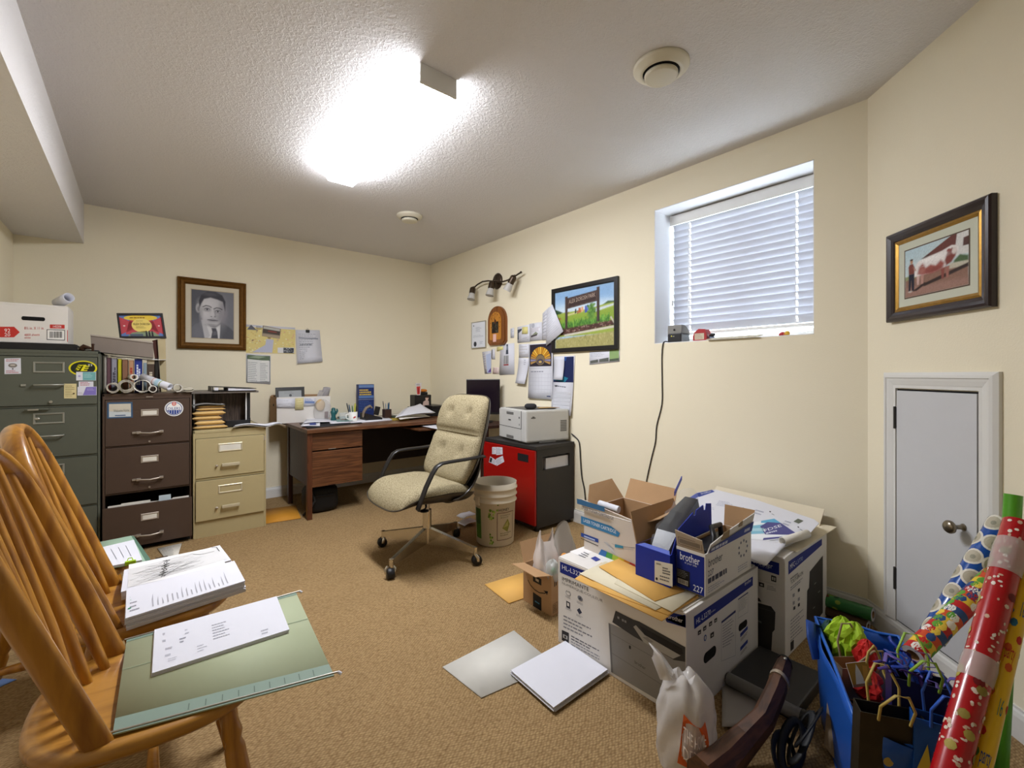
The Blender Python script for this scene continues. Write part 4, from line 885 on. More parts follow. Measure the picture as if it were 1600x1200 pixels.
p.qpoly([(105, 534), (106, 534), (106, 515.5), (105, 516)], RED, 0); p.build(ct)
def paper_roll(t, p, q, r, m=PAPER, turns=1.6, th=.0022, part='sheet', sq=1.0, n=30):
    """rolled sheet as a spiral tube from p to q; sq flattens it"""
    P, Q = Vector(p), Vector(q); d = (Q-P).normalized(); a = Vector((0, 0, 1)); a = (a-d*a.dot(d)).normalized(); b = d.cross(a)
    def fn(u, v):
        g = 2*PI*turns*u-1.9; rr = r*(1-.20*u*turns/1.6); return P+(Q-P)*v+a*(math.sin(g)*rr*sq)+b*(math.cos(g)*rr)
    mb = MB(); mb.grid(fn, n, 1, m, th=th); return mb.build(part, t, True)
t = thing('rolled_paper', 'loose white paper roll lying on top of the white carton', 'paper roll', (-.36, 4.1, zt_))
a = at(93, 473, 2.92); b_ = at(107, 467, 2.86); paper_roll(t, (-.412, 4.10, zt_+.022), (-.352, 3.995, zt_+.052), .030, PAPER, 1.5)
t = thing('bronze_ornament', 'small dark bronze ornament at the edge of the green cabinet', 'ornament', (-.25, 3.97, 1.323))
BRONZE = mat('dark_bronze', '3A2418', .4, .5)
mb = MB(); mb.box((-.245, 3.945, 1.323), (-.232, 3.957, 1.362), BRONZE, bev=.003); mb.ell((-.238, 3.951, 1.366), (.009, .009, .007), BRONZE, 10, 6); mb.build('post', t, True)
mb = MB(); mb.tube([(-.295, 3.96, 1.340), (-.28, 3.955, 1.352), (-.262, 3.953, 1.347), (-.243, 3.951, 1.342)], [.012, .016, .010, .006], BRONZE, 10); mb.ell((-.288, 3.958, 1.336), (.014, .012, .013), BRONZE, 10, 8); mb.build('body', t, True)

# books on the brown cabinet
bk = [('B5AFA4', 163, 167, 553, 'pale', 'thin stack-like white paperback at the row end by the green cabinet', None), ('6A4A50', 166.5, 173.5, 558, 'A', 'maroon-grey book second from the green cabinet', None),
      ('9A98A4', 174, 183, 559, 'B', 'pale grey book with dark lettering, next to the yellow one', 'ANNUAL'), ('C8C020', 184, 190, 560, 'C', 'bright yellow slim book in the row on the brown cabinet', None),
      ('8A6248', 191, 200, 561, 'D', 'brown mottled book beside the yellow one', None), ('B88C68', 201, 209, 562, 'E', 'tan book with red lettering in the row', 'REPORT'),
      ('1C2E80', 210, 222.5, 560, 'F', 'wide dark blue book with white lettering', 'INFORMATION'), ('8698A4', 224, 229.5, 566, 'G', 'short blue-grey book beside the dark blue one', None),
      ('4A3A2E', 230, 241.5, 561, 'H', 'dark brown thick book with pale lettering and pale top band', 'HOME & YOU'), ('17120E', 242, 248, 559, 'I', 'black book at the row end by the leaning boards', None)]
for col, u0, u1, vt, k, lab, tx in bk:
    yb = 4.10; pl = faceY(yb); xa = pl.at(u0, vt)[0]; xb = pl.at(u1, vt)[0]; zt2 = pl.at((u0+u1)/2, vt)[1]-.004
    t = thing('book', lab, 'book', ((xa+xb)/2, yb+.09, 1.048), 0, 'books on the brown cabinet')
    c = mat('book_cover_'+{'pale': 'white', 'A': 'maroon', 'B': 'grey', 'C': 'yellow', 'D': 'brown', 'E': 'tan', 'F': 'navy', 'G': 'slate', 'H': 'umber', 'I': 'black'}[k], col, .5, var=.15 if k == 'D' else .04, scale=40)
    mb = MB(); mb.box((xa+.0005, yb, 1.0475), (xa+.003, yb+.18, zt2), c); mb.box((xb-.003, yb, 1.0475), (xb-.0005, yb+.18, zt2), c); mb.box((xa+.0005, yb, 1.0475), (xb-.0005, yb+.003, zt2), c, bev=.001); mb.build('cover', t, True)
    mb = MB(); mb.box((xa+.003, yb+.003, 1.051), (xb-.003, yb+.175, zt2-.004), PAPER2); mb.build('pages', t, True)
    p = Pr(pl, .0008); w_ = xb-xa
    if tx:
        tc = {'B': '3A3640', 'E': 'B03A28', 'F': 'D8DCE8', 'H': 'CFC4B0'}[k]; zz = 1.10; g = bil([(xb-w_*.25, zz), (xb-w_*.25, zt2-.035), (xa+w_*.25, zt2-.035), (xa+w_*.25, zz)])
        p.rows(g, 0, 1, 0, 1, 1 if k in 'EH' else 2, tc, 0, .8, ord(k))
        if k == 'H': p.rect(xa+.001, zt2-.032, xb-.001, zt2-.004, 'A89C84', 0)
        p.build(t)
    elif k == 'A': p.rect(xa+.002, 1.052, xb-.002, 1.10, '8A1C24', 0); p.build(t)
# stack of papers on the books, grey box tray lying tilted over them
t = thing('loose_papers', 'ragged pale sheets lying on the book row under the grey tray', 'papers', (.0, 4.18, 1.28))
sheet_obj(t, 'sheet', lambda u, v: (-.13+.27*u, 4.08+.17*v, 1.2975-.018*u+.004*math.sin(7*u)), PAPER2, th=.004); sheet_obj(t, 'sheet', lambda u, v: (-.16+.25*u, 4.085+.17*v, 1.303-.020*u), PAPER, th=.002)
fy = faceY(4.06); c = [fy.at(143, 549), fy.at(240, 559), fy.at(239, 536.5), fy.at(141.5, 524.5)]
t = thing('grey_tray', 'grey metal tray lying tilted across the books and green cabinet', 'tray', ((c[0][0]+c[1][0])/2, 4.15, c[0][1]))
TRAYM = mat('grey_enamel', '83786F', .5, .1, var=.06); TRAYL = mat('grey_enamel_edge', 'A79D92', .5)
mb = MB(); mb.prism([tuple(x) for x in c], -.18, 0, TRAYM, M=fy.M); mb.build('shell', t, True)
dx = (c[2][0]-c[3][0]); mb = MB(); mb.prism([c[3], c[2], (c[2][0]+.001, c[2][1]+.010), (c[3][0]-.004, c[3][1]+.010)], -.185, .006, TRAYL, M=fy.M); mb.build('lip', t, True)
# framed fun certificate leaning above the tray
fy2 = Plane((0, 4.16, 1.395), (1, 0, 0), (0, .12, 1))
q = ((187, 529), (260, 529), (254, 490), (182, 490)); c = [Vector(fy2.at(*x)) for x in q]
t = thing('framed_award', 'black framed red and yellow award leaning on the grey tray', 'frame', tuple(fy2.pt(223, 529)))
b = bil(c); mb = MB()
def frame_quad(mb, b, w, h, d, m, pl):
    o = [b(0, 0), b(1, 0), b(1, 1), b(0, 1)]; i = [b(w, h), b(1-w, h), b(1-w, 1-h), b(w, 1-h)]
    for k in range(4):
        mb.prism([o[k], o[(k+1) % 4], i[(k+1) % 4], i[k]], 0, d, m, M=pl.M)
frame_quad(mb, b, .045, .08, .016, BLACKM, fy2); mb.build('frame', t, True)
mb = MB(); mb.prism([b(.03, .05), b(.97, .05), b(.97, .95), b(.03, .95)], .001, .006, PAPER2, M=fy2.M); mb.build('backing', t, True)
p = Pr(fy2, .0068); f = lambda x, y: b(.045+.91*x, .08+.84*y)
p.poly([f(0, 0), f(1, 0), f(1, 1), f(0, 1)], '5A74A8', 0); p.poly([f(0, .10), f(.5, .5), f(0, .92)], 'B04048', 1); p.poly([f(1, .10), f(.5, .5), f(1, .92)], 'B04048', 1); p.poly([f(.1, .1), f(.9, .1), f(.75, .9), f(.25, .9)], 'B04048', 1)
p.poly([f(.5+.40*math.cos(a), .88+.14*math.sin(a)) for a in [2*PI*i/24 for i in range(24)]], 'D8B83C', 2); p.poly([f(.5+.24*math.cos(a), .52+.33*math.sin(a)) for a in [2*PI*i/24 for i in range(24)]], 'DCC468', 3)
p.poly([f(.14, 0), f(.9, 0), f(.78, .2), f(.55, .26), (f(.25, .18))], '7C8C6C', 3); p.poly([f(.2, 0), f(.5, 0), f(.5, .12), f(.2, .12)], '505A68', 4)
for x in (.56, .63, .70): p.poly([f(x, .0), f(x+.05, .0), f(x+.045, .20), f(x+.005, .20)], '26262E', 4); p.ell(*f(x+.025, .235), .004, .005, '26262E', 4, 10)
p.geo(text_geo('ALEX DOROSH'), f(.30, .53), f(.70, .53), f(.30, .64), '2C2A20', 5); p.rows(f, .36, .64, .38, .48, 2, '6A5C30', 5, .3); p.rows(f, .38, .62, .70, .76, 1, '6A5C30', 5, .3); p.rows(f, .24, .78, .85, .92, 1, '8A6418', 4, .7)
p.ell(*f(.09, .5), .006, .005, 'E0C8C4', 3, 10); p.ell(*f(.91, .5), .006, .005, 'E0C8C4', 3, 10); p.build(t)
# leaning boards
t = thing('leaning_board', 'narrow cream board standing upright behind the book row', 'board', (.155, 4.16, 1.048)); fy3 = faceY(4.16)
mb = MB(); q = [fy3.at(*x) for x in ((252, 599), (260.5, 599), (258.5, 528), (246.5, 530))]; q[0] = (q[0][0], 1.048); q[1] = (q[1][0], 1.048); mb.prism(q, -.02, 0, mat('cream_board', 'B5A680', .6), M=fy3.M); mb.build('board', t, True)
t = thing('leaning_board', 'narrow red-brown board leaning between black book and cream board', 'board', (.12, 4.16, 1.048))
mb = MB(); q = [fy3.at(*x) for x in ((250.5, 599), (252, 599), (246.2, 530), (238, 532))]; q[0] = (q[0][0]-.004, 1.048); q[1] = (q[1][0]-.001, 1.048); mb.prism(q, -.045, -.021, mat('red_brown_board', '4A2014', .5), M=fy3.M); mb.build('board', t, True)
# rolled drawings along the front edge of the brown cabinet
def roll_at(u, v, r, lab, back=(.0, .5), turns=1.7, y=3.90, sq=1.0, pm=PAPER2, z=None):
    c = faceY(y).pt(u, v); 
    if z is not None: c.z = z
    t = thing('rolled_drawing', lab, 'paper roll', (c.x, c.y+.25, c.z-r), 0, 'rolled drawings on the brown cabinet')
    paper_roll(t, c, (c.x+back[0], c.y+back[1], c.z), r, pm, turns, sq=sq, n=40); return t, c
zc_ = 1.050
OFFW = mat('aged_drawing_paper', 'CFC8B8', .8, var=.05)
roll_at(176, 611, .033, 'rolled drawing at the green cabinet end of the roll row', (.0, .17), 2.6, z=zc_+.036, pm=OFFW)
roll_at(197, 604.5, .043, 'fat tightly wound drawing roll beside the first one', (-.01, .17), 3.2, z=zc_+.046, pm=OFFW)
roll_at(221.5, 603.5, .046, 'wide loose single-turn paper roll in the middle of the roll row', (.01, .17), 1.15, z=zc_+.045, sq=.9)
roll_at(238.5, 607, .0225, 'thinnest small roll right next to the wide loose one', (.0, .17), 2.0, z=zc_+.025)
roll_at(278, 606, .026, 'curled white roll near the sorter end of the roll row', (.0, .17), 1.6, z=zc_+.029)
roll_at(294, 608, .034, 'flattened folded roll at the end nearest the sorter', (.01, .2), 1.3, sq=.36, z=zc_+.014, pm=OFFW)
roll_at(210, 594, .019, 'small dark-ended roll resting on top of two bigger rolls', (-.02, .15), 2.4, z=zc_+.105, y=3.93)
t = thing('rolled_drawing', 'long printed roll lying diagonally across the other rolls', 'paper roll', (.08, 3.95, 1.12), 0, 'rolled drawings on the brown cabinet')
pA = faceY(3.925).pt(265.5, 605.5); pB = faceY(4.06).pt(222, 588); pA.z = zc_+.036; pB.z = 1.158
paper_roll(t, pA, pB, .024, PAPER, 2.2)
mb = MB(); dd = (pB-pA)
for a, b_, col in ((.34, .46, 'A9C8D8'), (.27, .30, '8EA86C'), (.54, .56, 'C08A7A')): mb.tube([pA+dd*a, pA+dd*b_], .0262, mat('ink_'+col, col, .7), 24, caps=False)
mb.build('printed_band', t, True)

# ---- sorter, binder and envelopes on the putty cabinet
WG = wood('dark_woodgrain', '5A4A3E', '33261E', 'Z', 60, .5, 0, .06, 5.0)
pl = faceY(4.12); xa = pl.at(303, 640)[0]; xb = pl.at(388, 640)[0]; z0_, z1_ = .772, 1.045
t = thing('literature_sorter', 'woodgrain literature sorter box with grey top on the putty cabinet', 'sorter', ((xa+xb)/2, 4.3, z0_))
mb = MB(); mb.box((xa, 4.12, z0_), (xa+.012, 4.52, z1_-.015), WG); mb.box((xb-.012, 4.121, z0_), (xb, 4.52, z1_-.015), WG); mb.box((xa+.012, 4.22, z0_), (xb-.012, 4.232, z1_-.015), WG); mb.box((xa+.012, 4.14, z0_), (xb-.012, 4.51, z0_+.008), WG); mb.build('carcass', t, True)
mb = MB(); mb.box((xa-.03, 4.05, z1_-.014), (xb+.06, 4.53, z1_), mat('grey_laminate', '6E665E', .5)); mb.build('top_panel', t, True)
mb = MB(); mb.box((xb-.020, 4.114, z0_), (xb-.012, 4.120, z1_-.016), WHITEP); mb.box((xa-.004, 4.114, z0_), (xa+.004, 4.120, z1_-.016), WHITEP); mb.build('edge_strip', t, True)
mb = MB(); mb.box((xb-.011, 4.113, z0_), (xb+.012, 4.15, z1_-.016), BLACK); mb.build('corner_post', t, True)
mb = MB(); pt_ = faceY(4.02); xa2 = pt_.at(352, 660)[0]; xb2 = pt_.at(391, 660)[0]; 
t = thing('letter_tray', 'black letter tray at the foot of the woodgrain sorter', 'tray', ((xa2+xb2)/2, 4.05, .771)); mb.box((xa2, 4.01, .7715), (xb2, 4.10, .776), BLACK); mb.box((xa2, 4.01, .7715), (xb2, 4.014, .822), BLACK, bev=.001); mb.box((xb2-.004, 4.01, .7715), (xb2, 4.10, .835), BLACK); mb.box((xa2, 4.01, .7715), (xa2+.004, 4.10, .822), BLACK); mb.build('tray', t, True)
pl = faceY(4.06); xa3 = pl.at(332, 605)[0]; xb3 = pl.at(400, 605)[0]
t = thing('ring_binder', 'black ring binder lying open-edged on the sorter top', 'binder', ((xa3+xb3)/2, 4.2, z1_))
mb = MB(); mb.box((xa3, 4.04, z1_+.0008), (xb3, 4.33, z1_+.004), BLACK); mb.box((xa3, 4.04, z1_+.034), (xb3, 4.33, z1_+.038), BLACK, M=Matrix.Translation((xa3, 0, z1_+.036)) @ Matrix.Rotation(math.radians(3.5), 4, 'Y') @ Matrix.Translation((-xa3, 0, -z1_-.036))); mb.box((xa3-.002, 4.04, z1_+.001), (xa3+.003, 4.33, z1_+.038), BLACK); mb.build('cover', t, True)
mb = MB(); mb.prism([(xa3+.10, z1_+.005), (xb3-.01, z1_+.005), (xb3-.01, z1_+.012), (xa3+.10, z1_+.026)], -.26, 0, PAPER, M=faceY(4.046).M); mb.build('pages', t, True)
mb = MB(); mb.box((xa3-.0035, 4.046, z1_+.008), (xa3-.0022, 4.09, z1_+.032), PAPER); mb.box((xa3+.01, 4.0385, z1_+.009), (xa3+.035, 4.0398, z1_+.030), PAPER); mb.build('spine_label', t, True)
KR2 = mat('padded_kraft', 'CDAA6C', .75, var=.08); pe = faceY(3.965); names = ['lowest', 'second lowest', 'third from the bottom', 'fourth from the bottom', 'second from the top', 'topmost']
vb = [(671.5, 664.5), (664, 655), (654.5, 646), (645.5, 635.5), (635, 630), (629, 624.5)]; us = [(302, 356), (304, 352), (300.5, 347), (301, 353), (306.5, 352.5), (308, 352)]; z = .7715
for i in range(6):
    h = [.026, .036, .034, .036, .022, .018][i]; xa = pe.at(us[i][0], 650)[0]; xb = pe.at(us[i][1], 650)[0]; dy = .004*(i % 3)
    t = thing('padded_envelope', 'bulging kraft envelope, %s in the stack on the putty cabinet' % names[i], 'envelope', ((xa+xb)/2, 4.02, z), 0, 'kraft envelopes on the putty cabinet')
    def fn(u, v, s=1, z=z, h=h, xa=xa, xb=xb, dy=dy): 
        e = (1-(2*u-1)**6)*(1-(2*v-1)**6); return (xa+(xb-xa)*u, 3.955+dy+.135*v*(1 if xb < .6 else 1), z+h/2+s*(h/2-.001)*e**.5)
    mb = MB(); mb.grid(lambda u, v: fn(u, v, 1), 10, 8, KR2); mb.grid(lambda u, v: fn(1-u, v, -1), 10, 8, KR2); mb.build('envelope', t, True)
    mb = MB(); mb.box((xa+.02, 3.97+dy, z+h-.0012), (xb-.02, 3.985+dy, z+h-.0006), PAPER2); mb.build('flap_edge', t, True); z += h+.0006
t = thing('grey_folder', 'thin grey sheet folder lying on the topmost kraft envelope', 'folder', (.4, 4.02, z)); sheet_obj(t, 'cover', lambda u, v: (pe.at(300, 630)[0]+.2*u, 3.945+.14*v, z+.010+.006*math.sin(5*u)-.012*(1-u)**3), mat('grey_card', '8E8C88', .7), th=.002)
zp = .7715; t = thing('draped_paper', 'white newspaper draped over the putty cabinet top edge by the desk', 'newspaper', (.66, 3.98, zp))
xa = faceY(3.93).at(356, 668)[0]; 
def drape(u, v, o=0):
    x = .52+.36*u+.03*v; y = 3.865+.13*v; zz = zp+.006+.012*math.sin(2.2*u*PI)*(1-v*.5)+.004*o; 
    if x > .748: zz += .012*math.sin((x-.748)*22)-3.0*(x-.80)**2*(1 if x > .80 else 0)
    return (x, y, zz+.004*math.cos(9*v))
sheet_obj(t, 'sheet', drape, PAPER2, .0015, 16, 8); sheet_obj(t, 'sheet', lambda u, v: tuple(Vector(drape(u*.9, v, 1))+Vector((.01, .01, .004))), PAPER, .0015, 16, 8)
# ================================================================== the desk
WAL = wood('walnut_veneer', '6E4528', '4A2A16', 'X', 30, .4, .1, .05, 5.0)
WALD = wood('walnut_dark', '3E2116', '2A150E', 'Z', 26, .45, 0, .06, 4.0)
DX0, DX1, DY0, DY1, DZ = 1.024, 2.62, 3.80, 4.66, .730
dk = thing('office_desk', 'walnut veneer desk with two drawers against the far wall', 'desk', ((DX0+DX1)/2, (DY0+DY1)/2, 0))
mb = MB(); mb.box((DX0, DY0, DZ-.030), (DX1, DY1, DZ), WAL, bev=.003); mb.build('desktop', dk, True)
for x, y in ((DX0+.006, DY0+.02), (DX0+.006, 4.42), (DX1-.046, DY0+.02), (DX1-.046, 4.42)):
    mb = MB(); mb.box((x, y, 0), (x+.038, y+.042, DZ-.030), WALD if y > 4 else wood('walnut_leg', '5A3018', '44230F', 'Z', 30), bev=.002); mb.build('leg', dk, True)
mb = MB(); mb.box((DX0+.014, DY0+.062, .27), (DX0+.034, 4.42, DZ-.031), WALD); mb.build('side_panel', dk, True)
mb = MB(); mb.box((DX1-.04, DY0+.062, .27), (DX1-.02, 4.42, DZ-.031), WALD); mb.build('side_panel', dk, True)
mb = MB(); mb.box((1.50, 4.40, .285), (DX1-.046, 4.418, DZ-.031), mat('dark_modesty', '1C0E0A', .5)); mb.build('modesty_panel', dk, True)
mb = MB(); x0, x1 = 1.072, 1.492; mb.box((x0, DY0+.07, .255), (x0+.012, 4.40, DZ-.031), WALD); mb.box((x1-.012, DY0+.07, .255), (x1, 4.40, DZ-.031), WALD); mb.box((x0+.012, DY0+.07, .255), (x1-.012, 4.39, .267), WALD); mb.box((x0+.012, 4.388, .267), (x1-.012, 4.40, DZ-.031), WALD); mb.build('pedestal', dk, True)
for z0, z1 in ((.552, .690), (.252, .540)):
    mb = MB(); mb.box((x0+.002, DY0+.045, z0), (x1-.002, DY0+.068, z1), WAL, bev=.003); d = mb.build('drawer', dk, True)
    mb = MB(); mb.box((x0+.13, DY0+.043, z0+.0005), (x0+.19, DY0+.050, z0+.006), SILV if z0 > .5 else WALD); mb.build('finger_pull', d, True)
mb = MB(); mb.box((1.95, DY0-.13, .658), (2.29, DY0+.3, .672), WAL, bev=.002); mb.build('writing_slide', dk, True)
D = level(DZ)
def px3(u, y, z=DZ): p = faceY(y).pt(u, 600); p.z = z; return p
# black bag under the desk
t = thing('shoulder_bag', 'black fabric bag on the carpet under the desk drawers', 'bag', (1.2, 4.06, 0))
BAGM = mat('black_nylon', '101113', .6, var=.2)
mb = MB()
def pil(cx, cy, z0, rx, ry, h, e=.55, n=24, k=10, wob=.0):
    def fn(u, v):
        a = 2*PI*u; b = PI*(v-.5); c = math.cos(b); sg = lambda t_, p: math.copysign(abs(t_)**p, t_)
        return (cx+rx*sg(math.cos(a), e)*abs(c)**e*(1+wob*math.sin(5*a+3*b)), cy+ry*sg(math.sin(a), e)*abs(c)**e, z0+h/2+h/2*sg(math.sin(b), e)*(1+wob*math.sin(3*a)))
    return fn
mb.grid(pil(1.20, 4.06, .001, .135, .12, .225, .5, wob=.04), 28, 12, BAGM); mb.build('body', t, True)
mb = MB(); mb.tube([(1.10, 3.945, .19), (1.12, 3.925, .12), (1.06, 3.915, .05), (1.03, 3.93, .02), (1.05, 3.96, .014)], .010, BAGM, 8); mb.tube([(1.12, 3.936, .15), (1.28, 3.936, .15)], .006, BLACK, 8); mb.build('strap', t, True)
# cardboard document box at the back corner of the desk
fb = faceY(4.452); A = fb.at(432.5, 662); B_ = fb.at(516, 656); x0, x1 = A[0], B_[0]; zt = fb.at(432.5, 621)[1]
t = thing('document_box', 'open white-fronted cardboard box of papers on the desk end', 'box', ((x0+x1)/2, 4.58, DZ))
mb = MB(); th = .005; y1 = 4.72; z0 = DZ+.001
mb.box((x0, 4.452, z0), (x1, 4.452+th, zt), WCARD); mb.box((x0, y1-th, z0), (x1, y1, zt), CARD); mb.box((x0, 4.452+th, z0), (x0+th, y1-th, zt), CARD); mb.box((x1-th, 4.452+th, z0), (x1, y1-th, zt), CARD); mb.box((x0+th, 4.452+th, z0), (x1-th, y1-th, z0+th), CARD); mb.build('carton', t, True)
mb = MB(); mb.box((x0-.0006, 4.56, zt-.085), (x0, 4.60, zt-.065), INSIDE); mb.build('hand_hole', t, True)
mb = MB(); f0 = fb.at(432.5, 621); mb.prism([(x0, zt), (x0+.012, zt+.012), (x1-.03, zt+.009), (x1, zt)], -.004, 0, CARD, M=faceY(4.716).M); mb.build('torn_edge', t, True)
def hang(name, lab, cat, q, m=PAPER, off=.004, draw=None, pl=fb):
    return wall_sheet(name, lab, cat, pl, q, off=off, m=m, draw=draw, th=.0015)
hang('hanging_paper', 'white sheet hung over the document box front beside a yellow slip', 'paper', ((432, 637.5), (461, 638), (461, 622.5), (431.5, 623)), draw=d_rows(3, 'C4C6CE', seed=4))
hang('yellow_slip', 'pale yellow slip hung over the document box front', 'note', ((460.5, 640.5), (474, 640), (474, 621.5), (461, 622.5)), m=mat('pale_yellow', 'D6CB98', .8), off=.007, draw=d_rows(4, 'B8AC78', seed=4))
hang('logo_card', 'white card with blurred blue lettering on the document box front', 'card', ((473.5, 635), (493, 634), (493, 622), (474, 621.5)), off=.005, draw=lambda p, b: (p.poly([b(.1, .35), b(.9, .3), b(.9, .6), b(.1, .65)], '7286B4', 0), p.rows(b, .1, .9, .65, .95, 2, '6A7CA8', 1, .4)))
# framed grey certificate, rolled paper and bits in the box
t = thing('framed_certificate', 'small dark framed grey certificate standing in the document box', 'frame', tuple(faceY(4.62).pt(453, 625))); pl = Plane((0, 4.615, .92), (1, 0, 0), (0, .2, 1)); q = [pl.at(*x) for x in ((431, 634), (475.5, 632.5), (475, 604.5), (430, 606))]; b = bil(q)
mb = MB(); frame_quad(mb, b, .10, .17, .012, mat('charcoal_frame', '2E2E2C', .4), pl); mb.build('frame', t, True); mb = MB(); mb.prism([b(.05, .1), b(.95, .1), b(.95, .9), b(.05, .9)], .001, .004, mat('grey_blue_card', 'A8ACAE', .7), M=pl.M); mb.build('backing', t, True)
p = Pr(pl, .0045); p.ell(*b(.51, .55), .012, .012, '55585C', 0, 12); p.rows(b, .3, .7, .62, .76, 2, '8C9094', 0, .3); p.build(t)
t = thing('rolled_paper', 'grey curled newsprint sticking up out of the document box', 'paper roll', (1.36, 4.57, .9)); a = at(505, 622, 4.45); b_ = at(511, 606, 4.42)
paper_roll(t, (a.x, a.y, a.z-.05), (b_.x, b_.y, b_.z), .040, mat('newsprint', '9C989A', .8, var=.12, scale=40), 1.3, sq=.6); paper_roll(t, (a.x-.05, a.y+.02, a.z-.05), (b_.x-.045, b_.y, b_.z-.03), .034, mat('pale_newsprint', 'B4AEAA', .8, var=.08, scale=40), 1.1, sq=.5)
t = thing('plastic_bag', 'crumpled clear bag with tan contents at the document box end', 'bag', tuple(px3(503, 4.42))); FILM = film('milky_film', 'E4E2E0', .30, .2)
c = faceY(4.43).pt(504, 640); mb = MB(); mb.grid(pil(c.x, c.y, DZ+.002, .075, .022, .20, .7, wob=.10), 24, 12, FILM); mb.build('film', t, True)
mb = MB(); mb.ell((c.x-.02, c.y, .885), (.044, .018, .056), mat('tan_foam', 'C2A678', .8), 14, 8); mb.build('contents', t, True); mb = MB(); mb.box((c.x+.02, c.y-.008, .76), (c.x+.05, c.y+.008, .82), mat('maroon_label', '5A2A30', .5), bev=.003); mb.build('contents', t, True)
# teal figure, glass, pen mug
t = thing('teal_figurine', 'small dark teal ornament between document box and pen mug', 'ornament', tuple(px3(520.5, 4.34))); p0 = px3(521, 4.34); TE = mat('teal_glaze', '1E5A5C', .35)
mb = MB(); mb.lathe([(0, 0), (.024, 0), (.026, .02), (.019, .05), (.024, .075), (.028, .095), (.018, .105), (.020, .118), (.012, .13), (0, .132)], TE, 16, Matrix.Translation(p0)); mb.build('body', t, True); mb = MB(); mb.tube([p0+Vector((.02, -.004, .07)), p0+Vector((.034, -.006, .10)), p0+Vector((.030, -.004, .12))], [.008, .009, .006], TE, 8); mb.build('arm', t, True)
t = thing('drinking_glass', 'clear low glass with brown bits beside the pen mug', 'glass', tuple(px3(537, 4.28))); p0 = px3(537, 4.28)
mb = MB(); mb.lathe([(0, .004), (.036, .004), (.040, .085), (.042, .085), (.038, 0), (0, 0)], film('clear_glass', 'E8ECEA', .22, .05), 20, Matrix.Translation(p0)); mb.build('glass', t, True); mb = MB(); mb.ell((p0.x, p0.y, p0.z+.016), (.03, .03, .010), mat('brown_bits', '6A4A34', .8, var=.4, scale=90), 12, 6); mb.build('contents', t, True)
def cup(name, lab, p0, r, h, m, pens, sq=False, group=None):
    t = thing(name, lab, 'pen holder', tuple(p0), 0, group); mb = MB()
    if sq: 
        for a, b_ in (((-r, -r), (r, -r+.004)), ((-r, r-.004), (r, r)), ((-r, -r+.004), (-r+.004, r-.004)), ((r-.004, -r+.004), (r, r-.004)), ((-r, -r), (r, r))):
            mb.box((p0.x+a[0], p0.y+a[1], p0.z+.0005), (p0.x+b_[0], p0.y+b_[1], p0.z+(h if (a, b_) != ((-r, -r), (r, r)) else .004)), m)
    else: mb.lathe([(0, .0005), (r*.96, .0005), (r, .006), (r, h), (r-.004, h), (r-.004, .006), (0, .006)], m, 24, Matrix.Translation(p0))
    mb.build('cup', t, True)
    for dx, dy, tx, L, col, rad in pens:
        mb = MB(); a = p0+Vector((dx, dy, .012)); b_ = a+Vector((tx, .01, L)); c = a+(b_-a)*.82
        mb.tube([a, c], rad, mat('pen_'+col, col, .35), 8); mb.tube([c, b_], [rad*1.1, rad*.7], mat('pen_'+col, col, .35), 8); mb.build('pen', t, True)
    return t
p0 = px3(551.5, 4.20); mg = cup('pen_mug', 'white mug with a red motif full of pens on the desk', p0, .040, .095, WHITEP, [(-.02, 0, -.035, .165, '1E2A38', .005), (-.01, .01, -.02, .15, '1C4A6A', .005), (.0, -.01, -.008, .14, '3A6A3A', .005), (.012, 0, .012, .16, 'B8B84A', .008), (.022, .0, .02, .15, '24262A', .006), (.015, .014, .03, .14, '6A8A3A', .006)])
mb = MB(); mb.tube([p0+Vector((-.039, 0, .075)), p0+Vector((-.062, 0, .07)), p0+Vector((-.064, 0, .04)), p0+Vector((-.039, 0, .025))], .006, WHITEP, 8); mb.build('handle', mg, True)
p = Pr(Plane((p0.x, p0.y-.0405, 0), (1, 0, 0), (0, 0, 1)), 0); p.ell(0, DZ+.045, .014, .008, 'B84A48', 0, 14, .5); p.build(mg)
# blue box standing by the wall
pl = faceY(4.56); x0, x1 = pl.at(560, 640)[0], pl.at(584.5, 640)[0]; zt = pl.at(572, 600.5)[1]
t = thing('blue_display_box', 'upright dark blue carton with yellow lettering at the back of the desk', 'box', ((x0+x1)/2, 4.6, DZ)); NAVY = mat('navy_carton', '1E3068', .45)
mb = MB(); mb.box((x0, 4.56, DZ+.001), (x1, 4.62, zt), NAVY, bev=.002); mb.build('carton', t, True)
p = Pr(pl, .0006); zz = lambda f: DZ+(zt-DZ)*f; p.rect(x0+.004, zz(.90), x1-.004, zz(.985), '6A86B4', 0); p.rect(x0+.004, zz(.58), x1-.004, zz(.66), '5A7AB0', 0); p.rect(x0, zz(.535), x1, zz(.545), 'A8B4C8', 0)
p.rows(rq(x0+.01, zz(.66), x1-.02, zz(.86)), 0, 1, 0, 1, 3, 'D8B848', 1, .6, 4)
p.rows(rq(x0+.008, zz(.2), x1-.008, zz(.5)), 0, 1, 0, 1, 6, '4A68A4', 1, .3); p.build(t)
